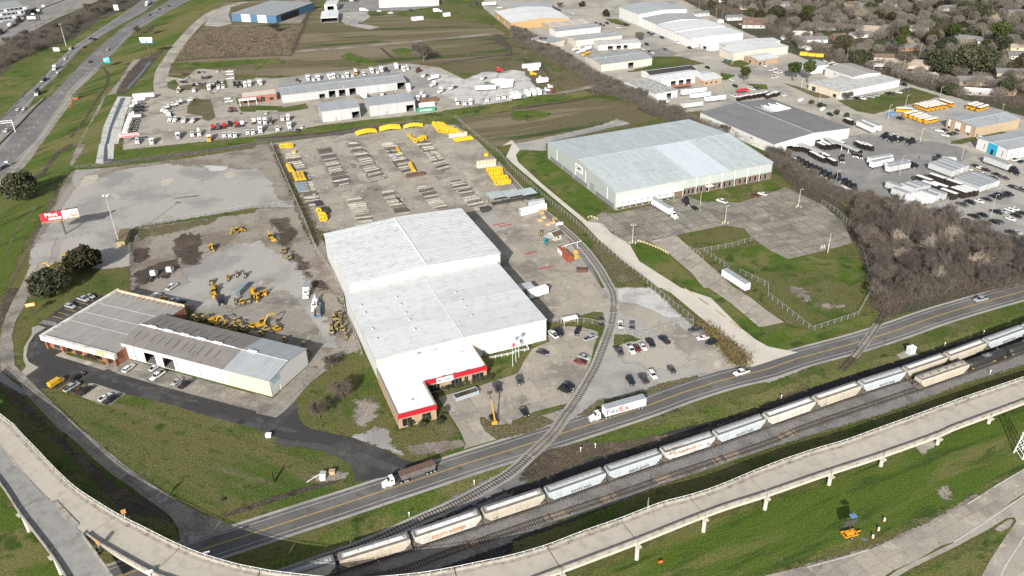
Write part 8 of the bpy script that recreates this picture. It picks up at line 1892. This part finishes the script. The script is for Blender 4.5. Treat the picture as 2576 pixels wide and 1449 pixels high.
def person(label,px,shirt,rz):
 p=W(*px);me=bpy.data.meshes.new('person')
 V=[(0,0,.95),(0,0,1.2),(0,0,1.42),(0,0,1.52),(.02,0,1.66),(0,.1,.9),(.08,.11,.5),(0,.11,.08),(.12,.11,.03),(0,-.1,.9),(-.1,-.11,.5),(-.2,-.11,.1),(-.08,-.11,.04),(0,.2,1.4),(-.05,.26,1.12),(.08,.27,.88),(0,-.2,1.4),(.08,-.26,1.12),(.2,-.25,.92)]
 E_=[(0,1),(1,2),(2,3),(3,4),(0,5),(5,6),(6,7),(7,8),(0,9),(9,10),(10,11),(11,12),(2,13),(13,14),(14,15),(2,16),(16,17),(17,18)]
 me.from_pydata(V,E_,[]);o=bpy.data.objects.new('person',me);COL.objects.link(o);m_=o.modifiers.new('s','SKIN');me.materials.append(shirt)
 rad=[.13,.15,.16,.06,.11,.09,.07,.05,.04,.09,.07,.05,.04,.06,.045,.035,.06,.045,.035]
 for v,r in zip(me.skin_vertices[0].data,rad):v.radius=(r,r)
 o.modifiers.new('u','SUBSURF').levels=1
 o.location=(p.x,p.y,.1);o.rotation_euler.z=rz;tag(o,label,'person');MB().tube((.02,0,1.72),(.02,0,1.83),.12,.07,8).build('hair',steel_dark,o)
person('person in dark clothes walking across the open depot yard',T(3,1,1522,152),paint('dark_cloth',(.03,.03,.035),.9),1.0)
person('person in dark clothes standing in the excavator yard left of the loader',T(0,2,2115,75),paint('dark_cloth',(.03,.03,.035)),.3)
thing('skip','blue waste skip at the street corner of the bus lot','skip',T(3,0,1245,1160),MB().box(-2.2,2.2,-1.1,1.1,0,1.7),blue_b,rz=.2)
thing('stored_boats','stack of yellow machine parts behind the street yard','machine parts',T(3,0,440,560),MB().box(-9,-3,-2,2,0,2.2).box(-2.5,3,-2.4,1.6,0,1.8).box(3.4,9,-3,1,0,2),ypl,rz=R_(-25))
thing('canopy','small red canopy at the corner of the dark parcel vans','canopy',T(2,0,2315,945),MB().box(-4,4,-2.5,2.5,2.8,3.0).box(-3.8,-3.6,-2.3,-2.1,0,2.8).box(3.6,3.8,-2.3,-2.1,0,2.8),red_pl,rz=.2)
thing('canopy','faded red roof over the dock of the weathered warehouse','canopy',T(2,0,1705,905),MB().box(-7,7,-2,2,3.2,3.4).box(-6.8,-6.6,-1.8,-1.6,0,3.2).box(6.6,6.8,-1.8,-1.6,0,3.2),paint('faded_red',(.45,.13,.07),.6,grime=.2),rz=.25)
for i,(q,n)in enumerate((((1625,200),5),((1920,160),3))):
 o=empty('wrapped_pallets',('large' if i==0 else 'small')+' block of white wrapped boxes on the far field','boxes',W(*T(1,0,*q)),GRID)
 for k in range(n):MB().box(k*2.3-n*1.15,k*2.3-n*1.15+2.1,-2,2,0,3).build('white_box',trimw,o)
thing('scrap_heap','heap of white scrap sheets at the edge of the wood','scrap',T(3,1,1600,740),MB().box(-6,-1,-2,2,0,1).box(0,5,-2.4,2,0,1.4,Matrix.Rotation(.3,4,'Z')),trimw)
thing('guard_hut','pale guard hut beside the upper trailer block','hut',T(3,1,1815,195),MB().box(-3,3,-1.5,1.5,0,2.8).box(-3.2,3.2,-1.7,1.7,2.8,3.0),trimw,rz=-.3)
o=empty('open_trailer','blue open trailer loaded with scrap near the white front hall','trailer',W(*T(1,2,625,250)),R_(100));MB().box(-4.5,4.5,-1.2,-1.1,.8,2).box(-4.5,4.5,1.1,1.2,.8,2).box(4.4,4.5,-1.1,1.1,.8,2).box(-4.5,4.5,-1.1,1.1,.7,.85).build('body',blue_b,o);MB().box(-3,3.5,-.9,.9,.86,1.5).build('scrap_load',paint('scrap_mix',(.25,.2,.16),.9,grime=.6,scale=3),o)
# ================================================================ VEGETATION AND NEIGHBOURHOOD HOUSES
def leafmat(name,c1,c2,rough=.8):
 m,nt,bs,out=newmat(name);n=noise(nt,pos(nt),.5,3,.7)
 c=mixc(nt,ramp(nt,n,.35,.65),c1,c2);c=mixc(nt,1.0,c,mixc(nt,objrand(nt),(.72,)*3,(1.25,1.18,1.1)),'MULTIPLY')
 nt.links.new(c,bs.inputs[0]);bs.inputs['Roughness'].default_value=rough;spec(bs,.15);return m
bark=leafmat('winter_bark',(.088,.080,.071),(.15,.138,.122));barkp=leafmat('pale_winter_bark',(.29,.255,.21),(.37,.33,.28));barkr=leafmat('reddish_twigs',(.082,.070,.060),(.14,.121,.105))
leafd=leafmat('dark_evergreen_leaves',(.032,.040,.020),(.080,.084,.052));leafg=leafmat('pine_needles',(.03,.048,.014),(.062,.078,.026));leafb=leafmat('bronze_leaves',(.034,.034,.018),(.07,.060,.032))
def quads(name,C,U,Vv,mat):
 """flat leaf or twig faces: centres C, half-axes U, Vv"""
 n=len(C);co=np.empty((n,4,3),np.float32);co[:,0]=C-U-Vv;co[:,1]=C+U-Vv;co[:,2]=C+U+Vv;co[:,3]=C-U+Vv
 me=bpy.data.meshes.new(name);me.vertices.add(4*n);me.vertices.foreach_set('co',co.ravel());me.loops.add(4*n);me.loops.foreach_set('vertex_index',np.arange(4*n,dtype=np.int32))
 me.polygons.add(n);me.polygons.foreach_set('loop_start',np.arange(0,4*n,4,dtype=np.int32));me.materials.append(mat);me.update(calc_edges=True);me.validate();return me
def rdir(n,up=0.0):
 d=RS.normal(size=(n,3));d[:,2]+=up;return d/np.linalg.norm(d,axis=1,keepdims=True)
def bare(h,mat,seed,spread=.42,twigs=2600):
 random.seed(seed);tr=MB();tr.tube((0,0,-.1),(0,0,h*.28),h*.028,h*.02,6);tips=[]
 br=MB()
 def grow(p,d,l,r,k):
  q=p+d*l;br.tube(p,q,r,r*.6,4 if k<2 else 3,False);tips.append((p,q))
  if k>=3:return
  for i in range(3 if k else 4):
   e=Vector((random.gauss(0,1),random.gauss(0,1),random.gauss(.45,.5))).normalized();grow(p.lerp(q,random.uniform(.55,1)),(d*.75+e*.8).normalized(),l*random.uniform(.62,.8),r*.55,k+1)
 for i in range(6):
  a=i*1.05+random.random();d=Vector((math.cos(a)*spread*1.6,math.sin(a)*spread*1.6,1)).normalized();grow(Vector((0,0,h*random.uniform(.15,.3))),d,h*.27,h*.016,0)
 T_=[t for t in tips[6:]];idx=RS.randint(0,len(T_),twigs);P0=np.array([[*t[0]]for t in T_])[idx];P1=np.array([[*t[1]]for t in T_])[idx]
 C=P0+(P1-P0)*RS.rand(twigs,1)**.6;U=rdir(twigs,.35)*(h*.035+RS.rand(twigs,1)*h*.045);V_=rdir(twigs)*h*.0022+.006
 tw=quads('twigs',C+U,U,V_,mat);return[('trunk',tr.mesh('trunk',mat)),('limb',br.mesh('limb',mat)),('crown',tw)]
def leafy(h,r,mat,seed,n=2600,trunkh=.25,size=.32,flat=.75):
 random.seed(seed);st=RS.get_state();tr=MB().tube((0,0,-.1),(0,0,h*.7),h*.03,h*.012,6)
 k=26;cc=RS.normal(size=(k,3));cc/=np.linalg.norm(cc,axis=1,keepdims=True);cc*=(RS.rand(k,1)**.4)*np.array([r*.72,r*.72,h*(1-trunkh)*.36]);cc[:,2]+=h*(trunkh+(1-trunkh)*.52)
 rr=r*RS.uniform(.26,.46,k);i=RS.randint(0,k,n);d=rdir(n,.25);C=cc[i]+d*rr[i][:,None]*np.array([1,1,flat])*(.65+.4*RS.rand(n,1))
 U=rdir(n)*size*(.6+.8*RS.rand(n,1));V_=np.cross(U,rdir(n));V_*=.7
 return[('trunk',tr.mesh('trunk',bark)),('crown',quads('crown',C,U,V_,mat))]
BARE=[bare(9,bark,1),bare(8,barkr,2,.5),bare(10.5,barkp,3,.38,350),bare(9,bark,4,.6),bare(7,barkr,5,.55)]
SHR=[bare(3.5,barkr,7,.8,3600),bare(4,bark,8,.7,4200)]
EVG=[leafy(7.6,6.8,leafd,11,3800,.04,.34),leafy(8,5,leafd,12,3000,.1),leafy(12,4.2,leafg,13,2200,.35,.35,.6),leafy(7.5,4.8,leafb,14,3600,.04)]
BUSH=[leafy(1.9,1.15,leafd,20,420,.0,.16,.9)]
def tree(meshes,p,sc,label,cat='tree',name='bare_tree',group=None):
 o=empty(name,label,cat,(p.x,p.y,0),random.uniform(0,6.3),group);o.scale=(sc,sc,sc*random.uniform(.88,1.12))
 for n,me in meshes:link(n,me,o)
 return o
def inside(poly,n,mind=0):
 A=[xy(p)for p in poly];xs=[a[0]for a in A];ys=[a[1]for a in A];out=[];tries=0
 while len(out)<n and tries<n*60:
  tries+=1;x,y=random.uniform(min(xs),max(xs)),random.uniform(min(ys),max(ys));c=False
  for i in range(len(A)):
   a,b=A[i-1],A[i]
   if(a[1]>y)!=(b[1]>y)and x<(b[0]-a[0])*(y-a[1])/(b[1]-a[1])+a[0]:c=not c
  if c and(not mind or all((x-q.x)**2+(y-q.y)**2>mind*mind for q in out)):out.append(Vector((x,y,0)))
 return out
def thicket(label,poly,n,h,mat,name='undergrowth',leaf=False):
 """ground cover nobody could count: twigs and stalks, one object"""
 pts=np.array([[p.x,p.y,0]for p in inside(poly,max(40,n//22))]);C=pts[RS.randint(0,len(pts),n)]+RS.normal(size=(n,3))*np.array([1.5,1.5,0]);z=RS.rand(n)**1.3*h;C[:,2]=z*.8
 U=rdir(n,.8)*(.35+.5*RS.rand(n,1))*(h/2.5)**.5;V_=rdir(n)*(.09 if leaf else.034)+.004
 o=link(name,quads(name,C,U,V_,mat));tag(o,label,'undergrowth',kind='stuff');return o
random.seed(21)
WOOD=P('31:860,640 1100,600 1450,700 1900,860 2300,1000 2700,1150/32:2700,-60 2300,30 1800,60 1400,160 1190,270 1090,200 1080,0/31:1060,1340 960,1060 860,820')
STRIP=P('20:0,300 150,340 400,490 700,660 900,790 1150,900 1500,1080 1850,1230 2200,1340 2576,1449/31:150,140 400,330 700,480 900,560 1000,620 880,640 640,570 400,420 0,190/21:2576,60/20:2400,1449 2000,1300 1600,1240 1300,1080 1000,960 800,960 830,880 650,740 400,600 100,460 0,420')
HOOD=P('20:1700,-60 1950,60 2300,180/30:0,300 150,430 700,660 1330,800 1900,980 2576,1110 3000,1240 3200,700 2800,-160 1400,-160 0,-160')
WEST=P('00:-200,560 0,470 180,380 450,330 640,260 800,130 1080,60 1300,-20 1250,10 1000,170 760,260 700,390 500,470 300,560 100,650 -200,760')
for i,p in enumerate(inside(WOOD,104,3.6)):tree(random.choice((BARE[0],BARE[1],BARE[3],BARE[1],BARE[2]if i%3==0 else BARE[3])),p,random.uniform(.95,1.5),'bare winter tree in the brown wood between lawn, car lot and main road',group='bare trees of the wood')
for p in inside(STRIP,92,3.4):tree(random.choice(BARE[:2]+BARE[3:]),p,random.uniform(.65,1.0),'bare winter tree in the belt between the fields and the street lots',group='bare trees of the belt')
for p in inside(WEST,36,6):tree(random.choice(BARE[:2]),p,random.uniform(.9,1.35),'bare winter tree in the wood beyond the highway',group='bare trees west of the highway')
hood_pts=inside(HOOD,142,9)
for i,p in enumerate(hood_pts):
 if i<62:tree(random.choice(BARE[:4]),p,random.uniform(1.3,1.9),'bare winter tree among the houses of the neighbourhood',group='bare neighbourhood trees')
 else:
  k=random.choice((0,1,2,3,3,0));tree(EVG[k],p,random.uniform(.9,1.6),('broad dark evergreen','dense dark evergreen','tall green pine','bronze-leaved oak')[k]+' among the houses of the neighbourhood',name=('evergreen_tree','evergreen_tree','pine_tree','oak_tree')[k],group='leafy neighbourhood trees %d'%k)
for nm,pl,n,h,mt in(('brown scrub under the trees of the wood',WOOD,150000,5.5,barkr),('scrub along the tree belt',STRIP,150000,5.6,bark),('scrub below the trees beyond the highway',WEST,70000,6,bark)):thicket(nm,pl,n,h,mt)
cen=np.array([[p.x,p.y,0]for p in inside(HOOD,420,6)]);n=380000;ci=RS.randint(0,len(cen),n);rad=RS.uniform(3.5,6.5,len(cen))[ci][:,None];hh=RS.uniform(5,11,len(cen))[ci][:,None]
d=rdir(n,.3);Cn=cen[ci]+d*np.concatenate([rad,rad,hh*.45],1)*(RS.rand(n,1)**.35)+np.concatenate([rad*0,rad*0,hh*.55],1)
tag(link('far_woodland',quads('far_woodland',Cn,rdir(n,.4)*(.5+.5*RS.rand(n,1)),rdir(n)*.06,leafmat('hazy_grey_twigs',(.13,.118,.105),(.215,.197,.175)))),'grey bare woodland canopy filling the gaps between the neighbourhood trees','woodland',kind='stuff')
thicket('brown scrub and hedges behind the ditch of the neighbourhood',P('20:1700,0 1950,70 2300,190/30:0,310 200,420 720,640 1330,800 1900,960 2576,1100 2900,1180 2900,1130 2576,1020 1900,880 1330,740 760,590 220,370 0,250/20:2300,120 1950,20'),42000,4.2,barkr)
thicket('dry reeds of the brown field',P('F:522,70 600,72 768,64 745,100 735,138 560,144 435,152 460,123 480,92'),36000,1.6,leafmat('dry_reeds',(.20,.16,.11),(.28,.235,.17)),'reeds',True)
thicket('dry hedge bank at the gravel lot',P('22:1860,390 1960,440 2120,620 2240,750 2340,770 2350,690 2240,600 2090,480 1940,360'),5200,1.3,leafmat('hedge_grass',(.11,.09,.04),(.17,.14,.07)),'hedge_bank',True)
thicket('weedy brush along the trench fence',P('11:165,20 200,30 430,500 560,760 640,1000 620,1030 500,780 370,500'),7000,.9,leafmat('weeds',(.07,.07,.035),(.13,.11,.07)),'weeds',True)
thicket('scrub along the fence of the reed field',P('10:560,0 590,30 480,290 380,530 350,520 440,300 540,60'),7000,2.2,bark)
for(c,r,x,y,ms,sc,lab,nm)in(
 (0,1,245,545,EVG[0],1.6,'broad dark evergreen oak on the grass beside the highway','evergreen_tree'),(0,1,860,1300,EVG[3],1.8,'large bronze-green oak right of the parked yellow machines','oak_tree'),(0,2,530,60,EVG[0],1.45,'dark evergreen oak on the lawn above the showroom bays','evergreen_tree'),
 (1,2,640,1310,SHR[0],2.3,'reddish bare shrub clump, lower of two on the round lawn','bare_shrub'),(1,2,880,1120,SHR[0],2.3,'reddish bare shrub clump, upper of two on the round lawn','bare_shrub'),(1,2,770,800,SHR[1],1.5,'bare shrub at the end of the workshop apron','bare_shrub'),
 (1,0,1690,625,SHR[1],4.8,'huge round bare thicket tree at the edge of the field','bare_tree'),(0,0,1395,350,BARE[1],1.2,'slim bare conifer, left of two behind the highway billboard','bare_tree'),(0,0,1530,350,BARE[1],1.3,'slim bare conifer, right of two behind the highway billboard','bare_tree'),(1,0,200,330,SHR[1],3,'bare tree in the reed field','bare_tree'),
 (2,0,2335,835,EVG[2],1.0,'pine tree by the street at the trailer yard corner','pine_tree'),(3,0,250,815,EVG[2],1.35,'tall dark evergreen, left of two at the street lawn','pine_tree'),(3,0,395,830,EVG[2],1.3,'tall dark evergreen, right of two at the street lawn','pine_tree'),(3,0,705,790,EVG[1],.9,'dark bushy tree in the roof notch of the flat building','evergreen_tree'),
 (3,0,790,1010,SHR[1],2.0,'round bare shrub at the corner of the bus lawn','bare_shrub'),(2,0,1280,415,SHR[1],2.2,'round bare tree at the street beside the third workshop','bare_tree'),(2,0,945,170,EVG[3],.9,'brownish tree left of the tallest white hall','oak_tree'),(2,0,705,70,EVG[3],.8,'brownish tree at the top of the street','oak_tree'),(2,0,480,75,SHR[1],1.8,'small bare tree at the top of the street','bare_tree'),(2,0,1815,450,SHR[1],1.9,'bare tree at the porch of the low annex','bare_tree'),
 (3,0,1980,740,EVG[0],2.6,'very large dark evergreen crown above the carport','evergreen_tree'),(3,0,1750,720,EVG[0],1.9,'large evergreen left of the very large crown','evergreen_tree'),(3,0,2170,740,EVG[1],2.2,'large evergreen right of the very large crown','evergreen_tree'),(3,0,2290,490,EVG[2],2.0,'big green pine beside the white neighbourhood house','pine_tree'),(3,0,380,230,EVG[2],1.4,'green-topped pine in the upper neighbourhood','pine_tree'),
 (3,1,935,740,EVG[1],.75,'small evergreen in the upper tip of the wood','evergreen_tree'),(3,1,1600,1150,BARE[2],1.25,'pale-limbed bare tree, largest of the wood','bare_tree'),(3,1,1780,1130,BARE[2],1.1,'pale-limbed bare tree right of the largest one','bare_tree'),(0,3,2240,705,SHR[1],.4,'tiny bare sapling by the drain cut','bare_shrub')):
 tree(ms,W(*T(c,r,x,y)),sc,lab,name=nm,cat='shrub' if 'shrub' in nm else 'tree')
for i in range(4):tree(SHR[0],W(*T(0,2,710+i*88,660+i*28)),.95,'small reddish bare tree in the planting strip before the showroom',name='ornamental_tree',group='planting strip trees')
for i,(x,y)in enumerate(((435,1050),(520,1085),(690,1160),(560,1095),(790,1185))):tree(EVG[1],W(*T(3,0,x,y)),.42,'small dark round tree by the street, %s from the left'%ORD[i],name='street_tree',group='small street trees')
for i in range(9):tree(BUSH[0],W(*T(1,2,1880+i*31,1030-i*7)),.95,'clipped round bush in the bed left of the office door','bush','bush','office bushes left of the door')
for i in range(7):tree(BUSH[0],W(*T(1,2,2190+i*30,955-i*7)),.95,'clipped round bush in the bed right of the office door','bush','bush','office bushes right of the door')
for i,(x,y)in enumerate(((1560,1385),(1680,1400),(1850,1370),(1800,1120),(1890,1280),(1720,1340))):tree(BUSH[0],W(*T(1,2,x,y)),1.4,'dark round shrub at the short office wing, %s from the left'%ORD[i],'bush','bush')
ridgec={'g':(.17,.17,.175),'b':(.16,.11,.085),'w':(.55,.54,.52),'t':(.34,.29,.23)}
def house(c,r,x,y,w,d,rz,wc,rc,label,h=2.8):
 p=W(*T(c,r,x,y));o=empty('house',label,'house',(p.x,p.y,0),R_(rz));wm=paint('house_wall_'+wc,{'w':(.58,.57,.54),'b':(.26,.15,.10),'t':(.45,.38,.29)}[wc],.8,grime=.15);rm=paint('shingle_'+rc,ridgec[rc],.9,grime=.3,scale=.6)
 for nm,a in(('wall',[(-w/2,-d/2),(w/2,-d/2),(w/2,d/2),(-w/2,d/2)]),):MB().prism(a,0,h).build(nm,wm,o)
 for s in(-1,1):
  MB().hexa([(-w/2-.5,s*(d/2+.5),h-.1),(w/2+.5,s*(d/2+.5),h-.1),(w/2+.5,0,h+d*.2),(-w/2-.5,0,h+d*.2)],[(-w/2-.5,s*(d/2+.5),h+.05),(w/2+.5,s*(d/2+.5),h+.05),(w/2+.5,0,h+d*.2+.15),(-w/2-.5,0,h+d*.2+.15)]).build('roof',rm,o)
  MB().add([(s*w/2,-d/2,h),(s*w/2,d/2,h),(s*w/2,0,h+d*.19)],[(0,1,2)]).build('gable',wm,o)
 for k in range(3):MB().box(-w*.35+k*w*.3,-w*.35+k*w*.3+1.3,-d/2-.03,-d/2-.003,1,2.1).build('window',glass,o)
 MB().box(w*.32,w*.32+1,-d/2-.03,-d/2-.003,.1,2.1).build('door',doorm,o);return o
POSN=['upper left','left','middle','right','upper right']
for i,(c,x,y,w,d,rz,wc,rc)in enumerate(((3,540,290,22,11,-15,'w','g'),(3,620,245,16,9,20,'w','w'),(3,340,365,15,8,-10,'w','w'),(3,450,420,22,9,-5,'w','g'),(3,130,65,14,9,5,'w','g'),(3,930,370,17,9,10,'w','g'),(3,1030,320,24,12,-20,'t','t'),(3,1100,85,18,9,5,'t','g'),(3,1210,55,13,9,0,'w','g'),(3,1460,305,24,9,12,'w','g'),(3,1250,300,17,9,0,'t','g'),(3,1100,600,22,9,-12,'w','b'),(3,1400,670,34,13,-18,'t','t'),(3,1810,100,15,9,5,'w','g'),(3,2000,420,24,12,-40,'w','g'),(3,2120,370,14,8,10,'w','g'),(3,2490,500,20,9,-10,'t','t'),(3,2520,585,16,9,-15,'w','g'),(3,2060,840,22,12,-10,'t','g'),(3,2130,950,20,7,-22,'w','w'),(3,2350,950,14,9,10,'b','b'),(3,2450,760,22,11,-15,'t','g'),(3,980,80,15,9,0,'w','g'),(3,1540,30,9,7,0,'w','w'),(3,850,60,13,9,8,'t','b'),(3,1400,500,16,9,5,'b','g'),(3,2480,150,15,9,0,'t','g'),(3,700,390,12,8,10,'b','b'),(2,1900,155,14,7,10,'w','g'),(2,2280,195,24,8,0,'w','g'),(2,2440,230,22,9,-10,'b','b'),(2,2430,275,20,8,-12,'w','b'),(2,2120,15,9,7,0,'w','w'),(2,2350,90,12,8,0,'t','t'))):
 X=c*644+x/4;HS=globals().setdefault('HS',{});ps='at the left' if X<2000 else 'in the middle' if X<2300 else 'at the right'
 lb='%s %s house with %s roof %s of the neighbourhood, %s'%('long' if w>20 else 'small',{'w':'white','b':'brick','t':'tan'}[wc],{'g':'grey','b':'brown','w':'white','t':'tan'}[rc],ps,('at the top edge','high up','halfway up','near the ditch')[min(3,int(y/240))])
 HS[lb]=HS.get(lb,0)+1;house(c,0,x,y,w,d,rz,wc,rc,(lb if HS[lb]<2 else lb.replace(' of the neighbourhood',' of the woods').replace('in the middle','mid-frame').replace('at the ','')+(', again' if HS[lb]>2 else '')))
for q,w,d,lab in(((1150,690),16,10,'open white carport with seven posts behind the ditch'),((1605,780),12,6,'low white patio roof on posts behind the ditch')):
 o=empty('carport',lab,'carport',W(*T(3,0,*q)),R_(-5));MB().box(-w/2,w/2,-d/2,d/2,2.8,3.0).build('roof',trimw,o)
 for k in range(4):
  for y in(-d/2+.2,d/2-.4):MB().box(-w/2+.1+k*(w-.5)/3,-w/2+.35+k*(w-.5)/3,y,y+.2,0,2.8).build('post',trimw,o)
for i,q in enumerate(((3,0,1460,770),(3,0,410,500),(3,0,340,480),(3,0,1290,735),(3,0,165,395),(2,0,2095,225))):
 p=W(*T(*q));o=empty('garden_shed',('white shed right of the carport','small shed at the ditch, right of its twin','small shed at the ditch, left of its twin','tiny white shed beside the white-roofed house','small white shed behind the cream hall','small white shed below the tallest hall')[i],'shed',p,.2)
 MB().prism([(-2.5,-2),(2.5,-2),(2.5,2),(-2.5,2)],0,2.3).build('wall',trimw,o);MB().side([(-2.8,2.3),(0,3.3),(2.8,2.3)],-2.2,2.2).build('roof',galv,o)
